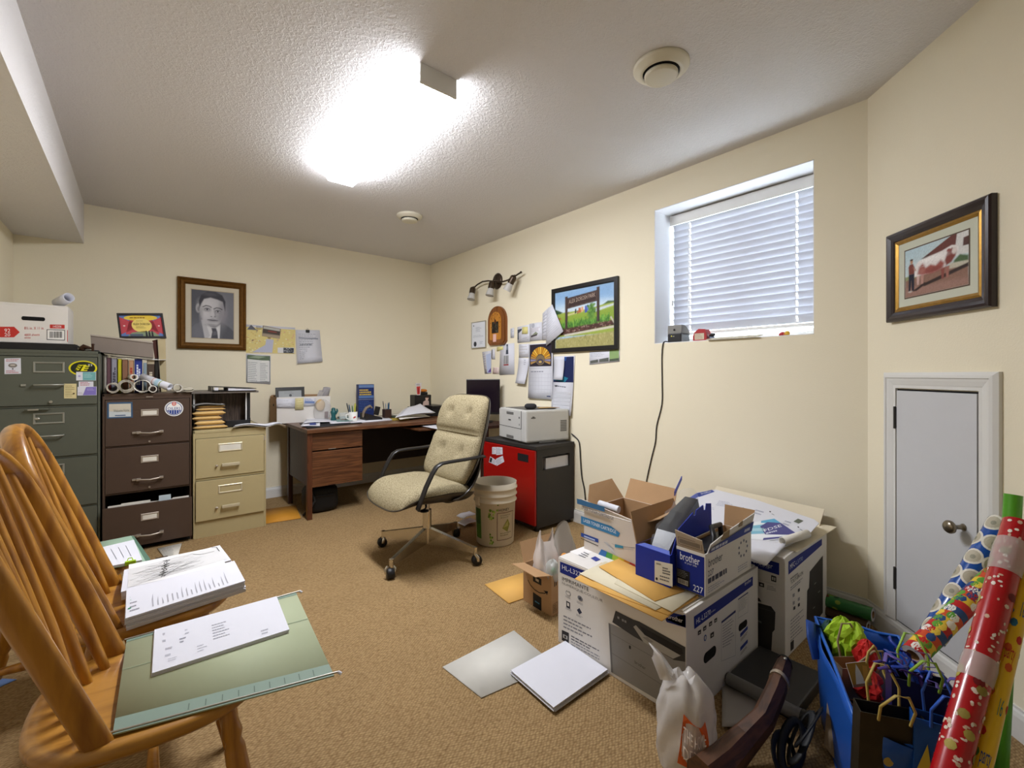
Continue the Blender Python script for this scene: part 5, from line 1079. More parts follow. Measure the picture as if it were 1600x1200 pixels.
# phone handsets
t = thing('desk_phone', 'black desk phone with raised handset in front of the blue carton', 'phone', tuple(px3(578, 4.24))); p0 = px3(579, 4.24)
mb = MB(); mb.prism([(-.075, 0), (.085, 0), (.085, .025), (-.075, .075)], -.08, .08, BLACKM, M=Matrix.Translation(p0) @ Matrix(((1, 0, 0, 0), (0, 0, -1, 0), (0, 1, 0, .0008), (0, 0, 0, 1)))); mb.build('base', t, True)
mb = MB(); mb.tube([p0+Vector((-.085, -.02, .035)), p0+Vector((-.075, -.02, .085)), p0+Vector((-.05, -.02, .125)), p0+Vector((-.015, -.02, .140)), p0+Vector((.004, -.02, .12))], [.012, .017, .018, .018, .013], mat('handset_tan', '7E7060', .4), 10, flat=(.7, 1.2)); mb.build('handset', t, True)
mb = MB(); mb.box(tuple(p0+Vector((.02, .0, .06))), tuple(p0+Vector((.07, .022, .145))), BLACKM, M=Matrix.Translation(p0) @ Matrix.Rotation(.25, 4, 'Y') @ Matrix.Translation(-p0), bev=.006); mb.build('cradle', t, True)
mb = MB(); 
for i in range(3):
    for j in range(4): c = p0+Vector((-.02+.028*i, -.062+.028*j*.8, .052-.009*i)); mb.box(tuple(c-Vector((.008, .007, .004))), tuple(c+Vector((.008, .007, .005))), DGREY, bev=.002)
mb.build('keypad', t, True)
p0 = px3(604.5, 4.30); cup('pencil_cup', 'small square brown pencil cup near the middle of the desk', p0, .034, .095, mat('brown_leather', '3A241C', .5), [(-.018, 0, -.02, .165, '6E6A60', .005), (-.004, .01, .0, .14, '8C94A0', .005), (.008, -.008, .006, .145, '2E5A7C', .005), (.018, .006, .014, .15, '1E4868', .005)], True)
# dark mug-like box with brush and orange sponge, on black phone dock
pl = faceY(4.36); x0, x1 = pl.at(648.5, 630)[0], pl.at(674, 630)[0]; zb, zt = pl.at(660, 635.5)[1], pl.at(660, 617)[1]
t = thing('answering_machine', 'black answering machine under the black photo tin', 'machine', ((x0+x1)/2+.03, 4.36, DZ)); mb = MB(); mb.prism([(x0-.03, DZ+.0008), (x1+.10, DZ+.0008), (x1+.10, zb-.045), (x1+.02, zb-.001), (x0-.01, zb-.001)], -.15, .0, BLACKM, M=pl.M); mb.build('housing', t, True)
mb = MB(); 
for i in range(3): mb.box((x1+.03+.024*i, 4.362, zb-.030-.010*i), (x1+.046+.024*i, 4.38, zb-.008-.013*i), DGREY, bev=.003)
mb.build('keypad', t, True)
t = thing('photo_tin', 'square black tin printed with a white portrait photo, in the desk corner', 'tin', ((x0+x1)/2, 4.40, zb)); mb = MB(); mb.box((x0, 4.36, zb), (x1, 4.48, zt), BLACKM, bev=.008); mb.build('tin', t, True)
p = Pr(pl, .0006); w_, h_ = x1-x0, zt-zb; p.poly([(x0+w_*.45, zb+.01), (x0+w_*.85, zb+.01), (x0+w_*.84, zb+h_*.45), (x0+w_*.72, zb+h_*.6), (x0+w_*.5, zb+h_*.42)], 'C9B0A6', 0); p.ell(x0+w_*.72, zb+h_*.68, w_*.10, h_*.15, 'D8B8A4', 1, 14); p.ell(x0+w_*.74, zb+h_*.80, w_*.10, h_*.07, '4A3024', 2, 14); p.build(t)
mb = MB(); mb.box((x0+w_*.36, 4.37, zt-.001), (x0+w_*.80, 4.46, zt+.028), BLACK, bev=.006); mb.build('lid', t, True)
c = pl.pt(662, 613); t = thing('orange_sponge', 'orange sponge lump sitting on the black photo tin lid', 'sponge', tuple(c)); mb = MB(); mb.grid(pil(x0+w_*.58, 4.41, zt+.0275, w_*.26, .035, .034, .7, wob=.06), 20, 8, mat('orange_foam', 'C8782C', .9, var=.15, scale=50)); mb.build('sponge', t, True)
t = thing('marker_pack', 'red and white pack standing on edge beside the black photo tin', 'package', tuple(pl.pt(650, 634))); pb_ = faceY(4.375); q = [pb_.at(*x) for x in ((651, 621), (656, 620), (658, 598), (649, 599))]
mb = MB(); mb.prism([(q[0][0], zt-.002), (q[1][0], zt-.002), q[2], q[3]], 0, .012, mat('white_blister', 'DCD6D2', .3), M=pb_.M); mb.build('card', t, True)
p = Pr(pb_, .0125); bb = bil(((q[0][0], zt), (q[1][0], zt), q[2], q[3])); p.poly([bb(.05, .05), bb(.8, .05), bb(.8, .72), bb(.05, .72)], 'C84038', 0); p.poly([bb(.3, .15), bb(.5, .15), bb(.5, .6), bb(.3, .6)], '8A1C1C', 1); p.rows(bb, .1, .9, .78, .95, 2, '6A6468', 0, .4); p.build(t)
# dark scanner behind the chair back
pl = faceY(4.20); x0 = pl.at(676, 640)[0]; t = thing('desk_scanner', 'low black scanner on the desk near the room corner', 'scanner', (x0+.1, 4.3, DZ)); mb = MB(); mb.box((x0, 4.20, DZ+.001), (x0+.17, 4.5, DZ+.085), BLACK, bev=.006); mb.build('body', t, True); mb = MB(); mb.box((x0-.004, 4.195, DZ+.087), (x0+.17, 4.5, DZ+.112), BLACKM, bev=.005); mb.build('lid', t, True)
# papers on the desk
def floor_sheet(name, lab, cat, z, q, m=PAPER, th=.0012, draw=None, wave=0.0, group=None, fold=None, part='sheet'):
    pl = level(z); c = [Vector(pl.at(*p)) for p in q]; b = bil(c); ctr = b(.5, .5)
    t = thing(name, lab, cat, (ctr[0], ctr[1], z), 0, group)
    fn = lambda u, v: (*b(u, v), z+th+wave*(math.sin(3.1*u+1)*math.sin(4.2*v+.5)*.5+.5)*(1-.0*u))
    n = 8 if wave else 1
    mb = MB(); mb.grid(fn, n, n, m, th=th); mb.build(part, t, True)
    if draw: p = Pr(level(z+th), .0006); draw(p, b); p.v = [(x, y, zz+wave) for x, y, zz in p.v]; p.build(t)
    return t, b
e = .0006
floor_sheet('blotter', 'thin black desk folder under the loose letters near the desk edge', 'folder', DZ+e, ((480, 670), (566, 661.5), (548, 655), (468, 662)), mat('black_card', '14161C', .6), .006)
floor_sheet('loose_letter', 'crumpled white letter on top of the black desk folder', 'letter', DZ+.0075, ((474, 664), (522, 660), (517, 648), (484, 652)), wave=.022, draw=None)
floor_sheet('loose_letter', 'white and blue printed letter beside the crumpled one', 'letter', DZ+.0073, ((470, 667), (500, 666), (500, 660), (474, 661)), wave=.008, draw=lambda p, b: p.poly([b(.45, .1), b(.8, .15), b(.75, .8), b(.4, .7)], '3A4A90', 0))
floor_sheet('loose_letter', 'flat pale letter with teal print by the pen mug', 'letter', DZ+.0072, ((516, 663), (558, 660), (540, 654), (512, 656)), wave=.006, draw=lambda p, b: p.poly([b(.3, .2), b(.95, .2), b(.95, .9), b(.3, .8)], '7FA0A0', 0))
floor_sheet('teal_folder', 'thin teal folder lying left of the pen mug on the desk', 'folder', DZ+e, ((533, 656), (548, 655), (545, 651), (527, 652)), mat('teal_card', '4A8088', .6), .008)
floor_sheet('paper_pad', 'wide flat white paper pad along the desk front edge', 'paper pad', DZ+e, ((548, 662), (613, 657), (602, 651), (556, 653.5)), PAPER, .008)
floor_sheet('olive_folder', 'olive yellow folder peeking out from under the paper heap', 'folder', DZ+.0006, ((613, 657.5), (640, 656), (628, 649), (604, 650.5)), mat('olive_card', '9A8432', .6), .005)
floor_sheet('paper_heap', 'tallest heap of white papers fanned on the desk', 'papers', DZ+.006, ((625, 658), (672, 652), (652, 643), (612, 648)), PAPER2, .004, wave=.02)
t = bpy.data.objects['paper_heap']
if True:
    a, b_ = faceY(4.02).pt(617, 652), faceY(4.02).pt(676, 645); c, d_ = faceY(4.26).pt(652, 630.5), faceY(4.26).pt(632, 640)
    a.z = DZ+.03; b_.z = DZ+.045
    for k in range(3):
        sheet_obj(t, 'sheet', lambda u, v, k=k: tuple((a*(1-u)+b_*u)*(1-v)+(d_*(1-u)+c*u)*v+Vector((.01*k, -.012*k, .006*k+.012*math.sin(3*u+2*v)))), [PAPER2, PAPER, PAPER][k], .0015, 8, 8)
floor_sheet('slide_papers', 'white printed sheets on the pulled-out slide under the desk top', 'papers', .673, ((690, 674), (657, 667), (672, 661.5), (704, 664)), PAPER, .006, wave=.004, draw=d_rows(6, '9A9CA8', seed=4))
for i, (u, y, w_, h_, col, lab, nm) in enumerate(((617, 4.30, .05, .03, '2E3A2A', 'small dark green tape roll lump behind the paper heap', 'tape_roll'), (628, 4.18, .0, 0, '', '', ''))):
    if not w_: continue
    p0 = px3(u, y); t = thing(nm, lab, 'tape', tuple(p0)); mb = MB(); mb.lathe([(.022, 0), (.045, 0), (.047, .012), (.045, .024), (.022, .024), (.020, .012), (.022, 0)], mat('green_tape', col, .5), 24, Matrix.Translation(p0+Vector((0, 0, .0008)))); mb.build('roll', t, True)

# ================================================================== side stand with monitor
t = thing('monitor_stand_table', 'dark narrow side table behind the red cabinet holding the monitor', 'table', (2.46, 3.43, 0))
mb = MB(); mb.box((2.30, 3.14, .70), (2.655, 3.66, .725), WALD, bev=.003); mb.build('tabletop', t, True)
for x in (2.31, 2.61):
    for y in (3.15, 3.61): mb = MB(); mb.box((x, y, 0), (x+.035, y+.035, .70), WALD); mb.build('leg', t, True)
dirv = Vector((-.62, -.785, 0)).normalized(); rz = math.atan2(dirv.y, dirv.x)+PI/2   # faces the camera
c = at(755.0, 612, 4.22)
t = thing('monitor', 'flat black computer monitor behind the beige office chair', 'monitor', (c.x, c.y, .7255), rz)
mb = MB(); W2, zt, zb = .158, 1.17-6.5/700*4.22, .80; mb.box((-W2, -.012, zb-.7255), (W2, .012, zt-.7255), BLACKM, bev=.006); mb.build('panel', t)
mb = MB(); mb.box((-W2+.008, -.0132, zb-.7255+.02), (W2-.008, -.0122, zt-.7255-.008), mat('dark_screen', '160C1A', .18, spec=.6)); mb.build('screen', t)
mb = MB(); mb.box((-.03, .0, .02), (.03, .02, .12), BLACK, bev=.004); mb.build('neck', t); mb = MB(); mb.lathe([(0, 0), (.09, 0), (.09, .008), (.03, .02), (0, .02)], BLACK, 24); mb.build('foot', t)

# ================================================================== red and black cabinet, printer, puck
REDM = mat('red_enamel', '980806', .35, .0, coat=.2, var=.03); CHAR = mat('charcoal_steel', '2D2A28', .5, .1, var=.04)
rx0, rx1, ry0, ry1, rz1 = 2.256, 2.662, 2.438, 3.085, .640
t = thing('tool_cabinet', 'red-doored charcoal cabinet carrying the white printer', 'cabinet', ((rx0+rx1)/2, (ry0+ry1)/2, 0))
mb = MB(); s = .016; z0 = .03
mb.box((rx0, ry0+s, z0), (rx0+.004, ry1-s, z0+.012), CHAR); mb.box((rx0+.006, ry0+s, z0), (rx1, ry1-s, z0+.012), CHAR)
mb.box((rx1-.012, ry0+s, z0), (rx1, ry1-s, rz1-.03), CHAR); mb.box((rx0+.004, ry1-s, z0), (rx1, ry1, rz1-.03), CHAR)
ps = faceY(ry0); q0 = ps.at(848, 739); q1 = ps.at(897, 719); hx0, hx1 = q0[0], min(q1[0], rx1-.05); hz0, hz1 = .455, .555
mb.box((rx0+.004, ry0, z0), (hx0, ry0+s, rz1-.03), CHAR); mb.box((hx1, ry0, z0), (rx1, ry0+s, rz1-.03), CHAR); mb.box((hx0, ry0, z0), (hx1, ry0+s, hz0), CHAR); mb.box((hx0, ry0, hz1), (hx1, ry0+s, rz1-.03), CHAR); mb.build('carcass', t, True)
mb = MB(); mb.box((rx0-.01, ry0-.006, rz1-.03), (rx1, ry1, rz1), CHAR, bev=.004); mb.build('top', t, True)
mb = MB(); mb.box((rx0-.016, ry0+.003, .05), (rx0+.003, ry1-.003, rz1-.033), REDM, bev=.004); d = mb.build('door', t, True)
pf = faceX(rx0-.016); a = pf.at(809, 719); b_ = pf.at(825.5, 711); mb = MB(); mb.box((a[0], a[1]+.0, -.001), (b_[0], b_[1]+.0, .0012), INSIDE, M=pf.M); mb.build('finger_slot', d, True)
for x in (rx0+.02, rx1-.05):
    for y in (ry0+.02, ry1-.05): mb = MB(); mb.box((x, y, 0), (x+.03, y+.03, .03), BLACK); mb.build('foot', t, True)
def st_txt(p, b): p.rows(b, .08, .92, .1, .9, 5, '5A5A66', 0, .3, 3)
for q in (((769, 709.5), (775, 709.5), (775, 698.5), (769, 698.5)), ((775.5, 711), (785.5, 710), (785, 699), (775.5, 698.5))): decal(d, pf, q, st_txt, 'sticker')
decal(d, pf, ((764, 722), (775, 727), (776.5, 720), (766, 713)), lambda p, b: (p.rows(b, .4, .95, .1, .9, 4, '5A5A66', 0, .3), p.poly([b(.05, .1), b(.35, .1), b(.35, .9), b(.05, .9)], '26262A', 0)), 'sticker')
decal(d, pf, ((776, 728), (788, 721.5), (785.5, 712), (775, 717)), st_txt, 'sticker')
t = thing('paper_ream', 'white paper ream showing through the slot of the red-doored cabinet', 'paper', ((hx0+hx1)/2, ry0+.1, hz0)); mb = MB(); mb.box((hx0+.05, ry0+s+.002, hz0-.03), (hx1+.02, ry0+.25, hz1-.018), PAPER); mb.build('ream', t, True); mb = MB(); mb.box((hx0+.02, ry0+.04, hz0-.03), (hx0+.045, ry0+.25, hz1-.03), mat('grey_paper', '8A8680', .8)); mb.build('folder', t, True)
mb = MB(); mb.box((rx0+.006, ry0+s, hz0-.045), (rx1-.013, ry1-s, hz0-.031), CHAR); mb.build('shelf', bpy.data.objects['tool_cabinet'], True)
# printer
ang = math.atan2(2.47-2.55, 2.65-2.25)
PG = mat('printer_grey', 'C2C1BC', .4, var=.015); PG2 = mat('printer_dark', '6A6966', .45)
t = thing('laser_printer', 'pale grey laser printer on the red-doored cabinet', 'printer', (2.252, 2.552, rz1+.0005), ang)
w_, d_, h_ = .400, .445, .258
mb = MB(); mb.box((0, 0, .012), (w_, d_, h_), PG, bev=.014); mb.build('body', t)
mb = MB(); mb.box((.02, .02, 0), (w_-.02, d_-.02, .012), PG2); mb.build('base', t)
mb = MB(); mb.prism([(.03, .05), (.30, .05), (.30, d_-.05), (.03, d_-.05)], h_-.0005, h_+.002, PG2); mb.box((.05, .07, h_+.0015), (.27, d_-.07, h_+.004), mat('tray_grey', '55534F', .5)); mb.build('output_tray', t)
mb = MB(); fr = lambda x, y0, z0, y1, z1, m, th=.0015: mb.box((-th, y0, z0), (.001, y1, z1), m)
fr(0, .07, .018, d_-.006, .110, PG, .004); fr(0, .07, .114, d_-.006, .248, PG, .004); mb.build('front_panels', t)
mb = MB(); mb.box((-.0048, .07, .1105), (.002, d_-.004, .1135), INSIDE); mb.box((-.0052, .0685, .1135), (.002, .0705, .25), PG2); mb.build('panel_gap', t)
mb = MB(); mb.box((-.0055, .19, .022), (-.001, .31, .045), PG2, bev=.002); mb.box((-.0055, .19, .212), (-.001, .31, .234), PG2, bev=.002); mb.build('grip', t)
mb = MB(); mb.box((-.0056, .235, .165), (-.0045, .275, .173), DGREY); mb.box((-.0056, .09, .19), (-.0045, .104, .204), DGREY); mb.box((-.0056, .092, .135), (-.0045, .100, .15), PG2); mb.build('buttons', t)
mb = MB(); mb.box((.045, -.0012, .196), (.085, .0005, .203), DGREY); mb.box((.055, -.0012, .203), (.075, .0005, .212), PG2); mb.build('side_badge', t)
mb = MB()
for i in range(7): mb.box((.315, -.0012, .085+.013*i), (.375, .001, .094+.013*i), PG2)
mb.build('vent', t)
mb = MB(); mb.box((.12, -.002, .004), (.27, .002, .020), PG2); mb.build('side_slot', t)
def wp(x, y, z=0): return ROOT[bpy.data.objects['laser_printer'].name] @ Vector((x, y, z))
c = faceY(2.60).pt(838, 630); c = wp(.10, .10, h_+.0045)
t = thing('smart_speaker', 'flat charcoal fabric puck on top of the printer', 'speaker', tuple(c)); mb = MB(); mb.lathe([(0, .0), (.030, .0), (.044, .008), (.049, .020), (.045, .032), (.032, .041), (0, .043)], mat('charcoal_fabric', '2A2A2D', .9, bump=.2, bscale=900), 32, Matrix.Translation(c)); mb.build('body', t, True)
c = wp(.20, .075, h_+.003); t = thing('wooden_brush', 'flat wooden handled brush beside the fabric puck on the printer', 'brush', tuple(c)); mb = MB(); mb.tube([c+Vector((-.03, .02, .008)), c+Vector((.05, -.01, .008)), c+Vector((.10, -.03, .007)), c+Vector((.14, -.045, .006))], [.022, .024, .012, .006], wood('pale_wood', 'B89A6A', '9A7C50', 'X', 20), 10, flat=(.3, 1)); mb.build('handle', t, True); mb = MB(); mb.box((c.x+.02, c.y-.06, c.z+.0012), (c.x+.09, c.y-.03, c.z+.005), DGREY, bev=.002); mb.build('bristles', t, True)

# ================================================================== white bucket
bc_ = Vector((1.927, 2.512, 0)); t = thing('bucket', 'white plastic honey pail with green printed label by the red cabinet', 'bucket', tuple(bc_))
BW = mat('pail_plastic', 'D8CFBC', .4, var=.02)
mb = MB(); H = .425; mb.lathe([(0, .001), (.126, .001), (.131, .008), (.1425, H*.70), (.152, H*.70), (.152, H*.715), (.1445, H*.73), (.1455, H*.80), (.154, H*.80), (.154, H*.815), (.1465, H*.83), (.148, H*.90), (.156, H*.905), (.156, H*.925), (.149, H*.935), (.1505, H), (.1465, H), (.1375, H*.7), (.125, .012), (0, .012)], BW, 48, Matrix.Translation(bc_)); mb.build('shell', t, True)
mb = MB(); mb.box((bc_.x-.157, bc_.y-.02, H*.66), (bc_.x-.145, bc_.y+.02, H*.80), BW, bev=.004); mb.box((bc_.x+.145, bc_.y-.02, H*.66), (bc_.x+.157, bc_.y+.02, H*.80), BW, bev=.004); mb.build('ear', t, True)
cr = .0
def on_pail(a, z): r = .131+(.1425-.131)*(z-.008)/(H*.7-.008)+.0008; return (bc_.x+r*math.cos(a), bc_.y+r*math.sin(a), z)
va = math.atan2(-bc_.y, -bc_.x)     # towards the camera
me_v, me_f, me_c = [], [], []
class Wrap:
    """print wrapped round a surface of revolution: x = arc angle, y = height"""
    def __init__(s, fn): s.fn = fn; s.v = []; s.f = []; s.c = []
    def poly(s, pts, col, lay=0, n=6):
        o = len(s.v); P = []
        for i in range(len(pts)):
            a, b = pts[i], pts[(i+1) % len(pts)]
            for k in range(n): P.append((a[0]+(b[0]-a[0])*k/n, a[1]+(b[1]-a[1])*k/n))
        s.v += [s.fn(x, y, lay) for x, y in P]; s.f.append(list(range(o, o+len(P)))); s.c += [lin(col)]*len(P)
    def rect(s, x0, y0, x1, y1, col, lay=0):
        n = max(1, int(abs(x1-x0)/.12))
        for i in range(n): s.poly([(x0+(x1-x0)*i/n, y0), (x0+(x1-x0)*(i+1)/n, y0), (x0+(x1-x0)*(i+1)/n, y1), (x0+(x1-x0)*i/n, y1)], col, lay, 1)
    def text(s, t, x0, x1, y0, y1, col, lay=1):
        vs, fs, _ = text_geo(t); o = len(s.v); s.v += [s.fn(x0+(x1-x0)*x, y0+(y1-y0)*y, lay) for x, y in vs]; s.f += [[i+o for i in f] for f in fs]; s.c += [lin(col)]*len(vs)
    def build(s, parent, name='print'):
        me = bpy.data.meshes.new(name); Mi = ROOT[parent.name].inverted(); me.from_pydata([tuple(Mi @ Vector(v)) for v in s.v], [], s.f)
        a = me.color_attributes.new('Col', 'FLOAT_COLOR', 'POINT'); a.data.foreach_set('color', [x for c in s.c for x in (*c, 1)]); me.materials.append(INK); me.update()
        o = bpy.data.objects.new(name, me); COL.objects.link(o); o.parent = parent; ROOT[o.name] = ROOT[parent.name]; return o
def pf_(x, z, lay):
    r = .131+(.1425-.131)*(z-.008)/(H*.7-.008)+.0008+.0003*lay; a = va+x; return (bc_.x+r*math.cos(a), bc_.y+r*math.sin(a), z)
W_ = Wrap(pf_)
W_.rect(-1.25, .05, -.78, .255, '4E7A28', 0); W_.rect(-1.2, .15, -.85, .255, '2C4A2A', 1)
r = random.Random(4)
for cx_, cz_, n_ in ((-.18, .225, 16), (-.15, .06, 9), (.02, .262, 5)):
    for i in range(n_):
        a, z = cx_+r.uniform(-.14, .14), cz_+r.uniform(-.035, .035); W_.poly([(a+.05*math.cos(q), z+.008*math.sin(q)) for q in (0, 1, 2, 3, 4, 5)], r.choice(['7A9A34', '94B048', '5C7A28', 'A8BC5C']), 1, 1)
W_.text('HONEY', .16, .74, .247, .265, '33261E', 1)
q = [(.10, .05), (1.05, .05), (1.05, .235), (.10, .235)]
for a, b_ in zip(q, q[1:]+q[:1]):
    if a[1] == b_[1]: W_.rect(min(a[0], b_[0]), a[1]-.0018, max(a[0], b_[0]), a[1]+.0018, '5A2A2C', 1)
    else: W_.rect(a[0]-.014, .05, a[0]+.014, .235, '5A2A2C', 1)
W_.poly([(.36, .13), (.66, .19), (.80, .15), (.66, .10)], '7C7A34', 1); W_.poly([(.42, .135), (.66, .175), (.70, .14)], 'A09A58', 2); 
for z_, e_ in ((.214, .80), (.200, .70), (.092, .85), (.078, .72)):
    x = .26
    while x < e_: ww = r.uniform(.03, .10); W_.poly([(x, z_), (x+ww, z_), (x+ww, z_+.006), (x, z_+.006)], '8C8468', 1, 1); x += ww+.025
W_.build(t)
t = thing('pail_papers', 'loose white papers behind the white pail near the chair', 'papers', (1.99, 2.9, 0)); 
for i, (z, dx) in enumerate(((.02, 0), (.075, -.01))): sheet_obj(t, 'sheet', lambda u, v, z=z, dx=dx: (1.90+dx+.12*u, 2.86+.10*v, z+.02*u+.006*math.sin(5*u)), PAPER, .002)
# ================================================================== office armchair on a four-star base
oc = thing('office_chair', 'tufted beige swivel armchair with dark shell on a chrome four-star base', 'office chair', (1.43, 2.59, 0), PI)   # local +x is the way it faces (-X in the room)
SHELL = mat('dark_brown_shell', '2E2823', .32, .0, coat=.2, var=.04)
def rr_map(u, v, hx, hy, p=.42):
    """square (-1..1)^2 to a rounded rectangle"""
    a, b = u, v; k = p*.5
    return hx*a*math.sqrt(max(0, 1-k*b*b*b*b)), hy*b*math.sqrt(max(0, 1-k*a*a*a*a))
def dimple(x, y, pts, r, d): return sum(d*math.exp(-((x-a)**2+(y-b)**2)/(r*r)) for a, b in pts)
def edge(u, v, k=6): return (max(0, (1-u**k))*max(0, (1-v**k)))**.5
def pad(top, m=None, n=28, sh=False):
    """closed cushion: top(u,v,s) with s=+1 for the upper skin, -1 for the lower"""
    mb = MB(); T = lambda t: math.sin((t-.5)*PI); m = m or TWEED
    mb.grid(lambda u, v: top(T(u), T(v), 1), n, n, m); mb.grid(lambda u, v: top(T(1-u), T(v), -1), n, n, m); return mb
def seat_mid(x, y): return .438+.022*(abs(y)/.28)**2.5-.060*max(0, (x-.10)/.17)**2-.025*max(0, (-x-.08)/.2)
def seat_top(u, v, s):
    x, y = rr_map(u, v, .268, .280); t = edge(u, v); z = seat_mid(x, y)+s*(.062 if s > 0 else .010)*t
    if s > 0: z -= dimple(x, y, [(-.03, -.10), (-.03, .10), (.10, -.10), (.10, .10)], .034, .013)*t
    return (x+.055, y, z)
pad(seat_top).build('seat_cushion', oc)
tl = math.radians(15)
def back_fr(hh, d, y):      # height along the back, distance forward of it
    bend = .055*math.exp(-(hh/.13)**2); x, z = -.205+bend-hh*math.sin(tl), .445+hh*math.cos(tl)
    return (x+d*math.cos(tl), y, z+d*math.sin(tl))
def back_pt(u, v, s):
    y, h = rr_map(u, v, .284, .30); t = edge(u, v); y *= 1-.05*(v+1)*.5; hh = h+.305
    crease = math.exp(-((hh-.325)/.020)**2)
    th = (.072-.040*crease+.012*math.exp(-((hh-.45)/.10)**2)+.012*math.exp(-((hh-.17)/.10)**2)) if s > 0 else .010
    d = s*th*t
    if s > 0: d -= dimple(y, hh, [(-.115, .47), (.115, .47), (-.115, .21), (.115, .21)], .028, .036)*t
    return back_fr(hh, d+.045*(abs(y)/.27)**2.4, y)
pad(back_pt, None, 36).build('back_cushion', oc)
mb = MB()   # moulded shell: a dish under the seat, a dish behind the back, one bend joining them
def seat_sh(u, v, s):
    x, y = rr_map(u, v, .276, .288); t = edge(u, v, 4)
    return (x+.052, y, seat_mid(x*.97, y*.97)-.002-(.0 if s > 0 else .070*(.55+.45*(1-x/.28)/2*1.4)*t))
def back_sh(u, v, s):
    y, h = rr_map(u, v, .292, .308); t = edge(u, v, 4); y *= 1-.05*(v+1)*.5
    return back_fr(h+.303, -.002+.045*(abs(y)/.275)**2.4-(.0 if s > 0 else .050*t), y)
mb = pad(seat_sh, SHELL, 24); b2 = pad(back_sh, SHELL, 24); mb.add(b2.v, b2.f, SHELL, True)
def joint(u, v):
    y = (v-.5)*2; q = u*PI/2; lift = .055*abs(y)**3
    return (-.05-.205*math.sin(q)+.03*abs(y)**3, y*(.286-.01*u), .366+lift+.235*(1-math.cos(q)))
mb.grid(joint, 14, 14, SHELL, th=-.010); mb.build('shell', oc)
for s in (-1, 1):
    mb = MB(); y = s*.292
    P = [(.215, y*.96, .40), (.205, y, .44), (.17, y, .52), (.128, y, .595), (.10, y, .632), (.065, y, .648), (.0, y, .651), (-.10, y, .652), (-.20, y*.985, .655), (-.25, y*.95, .652)]
    mb.tube(P, [.018, .018, .018, .018, .019, .019, .019, .019, .018, .014], BLACKM, 12, flat=(.60, 1.25), up=(0, s, 0)) if False else mb.tube(P, .018, BLACKM, 12, flat=(1.25, .55), up=(0, 1, 0)); mb.build('armrest', oc)
mb = MB(); mb.cyl((0, 0, .085), (0, 0, .30), .028, CHROME, n=20); mb.cyl((0, 0, .29), (0, 0, .375), .016, CHROME, n=16); mb.build('column', oc)
mb = MB(); mb.box((-.10, -.06, .355), (.10, .06, .385), BLACK, bev=.01); mb.tube([(.03, .03, .37), (.035, .05, .33), (.05, .055, .315)], .006, BLACK, 8); mb.lathe([(0, 0), (.028, .002), (.028, .010), (0, .012)], BLACK, 16, Matrix.Translation((.05, .055, .305))); mb.build('tilt_mechanism', oc)
leg = None
for k in range(4):
    M = Matrix.Rotation(math.radians(26.5+90*k)-PI, 4, 'Z')
    if leg is None:
        mb = MB(); s0 = [(.020, -.014, .085), (.020, .014, .085), (.020, .014, .185), (.020, -.014, .185)]; s1 = [(.352, -.012, .072), (.352, .012, .072), (.352, .012, .108), (.352, -.012, .108)]
        mb.add(s0+s1, [(0, 3, 2, 1), (4, 5, 6, 7), (0, 1, 5, 4), (1, 2, 6, 5), (2, 3, 7, 6), (3, 0, 4, 7)], CHROME); mb.cyl((.355, 0, .062), (.355, 0, .110), .013, CHROME, n=12); leg = mb.build('base_leg', oc); leg.matrix_local = M; L_ = leg
        mb = MB(); a = Matrix.Rotation(.9, 4, 'Z'); cM = Matrix.Translation((.365, 0, 0)) @ a
        mb.lathe([(0, -.021), (.026, -.021), (.031, -.016), (.031, .016), (.026, .021), (0, .021)], BLACK, 24, cM @ Matrix.Translation((0, 0, .0315)) @ Matrix.Rotation(PI/2, 4, 'X')); cst = mb.build('caster_wheel', leg)
        mb = MB(); mb.tube([(0, -.024, .032), (-.004, -.026, .055), (-.012, -.014, .068)], [.009, .011, .010], CHROME, 8, M=cM); mb.tube([(0, .024, .032), (-.004, .026, .055), (-.012, .014, .068)], [.009, .011, .010], CHROME, 8, M=cM); frk = mb.build('caster_fork', leg)
    else:
        L_ = share(leg, 'base_leg', M); share(cst, 'caster_wheel', parent=L_); share(frk, 'caster_fork', parent=L_)

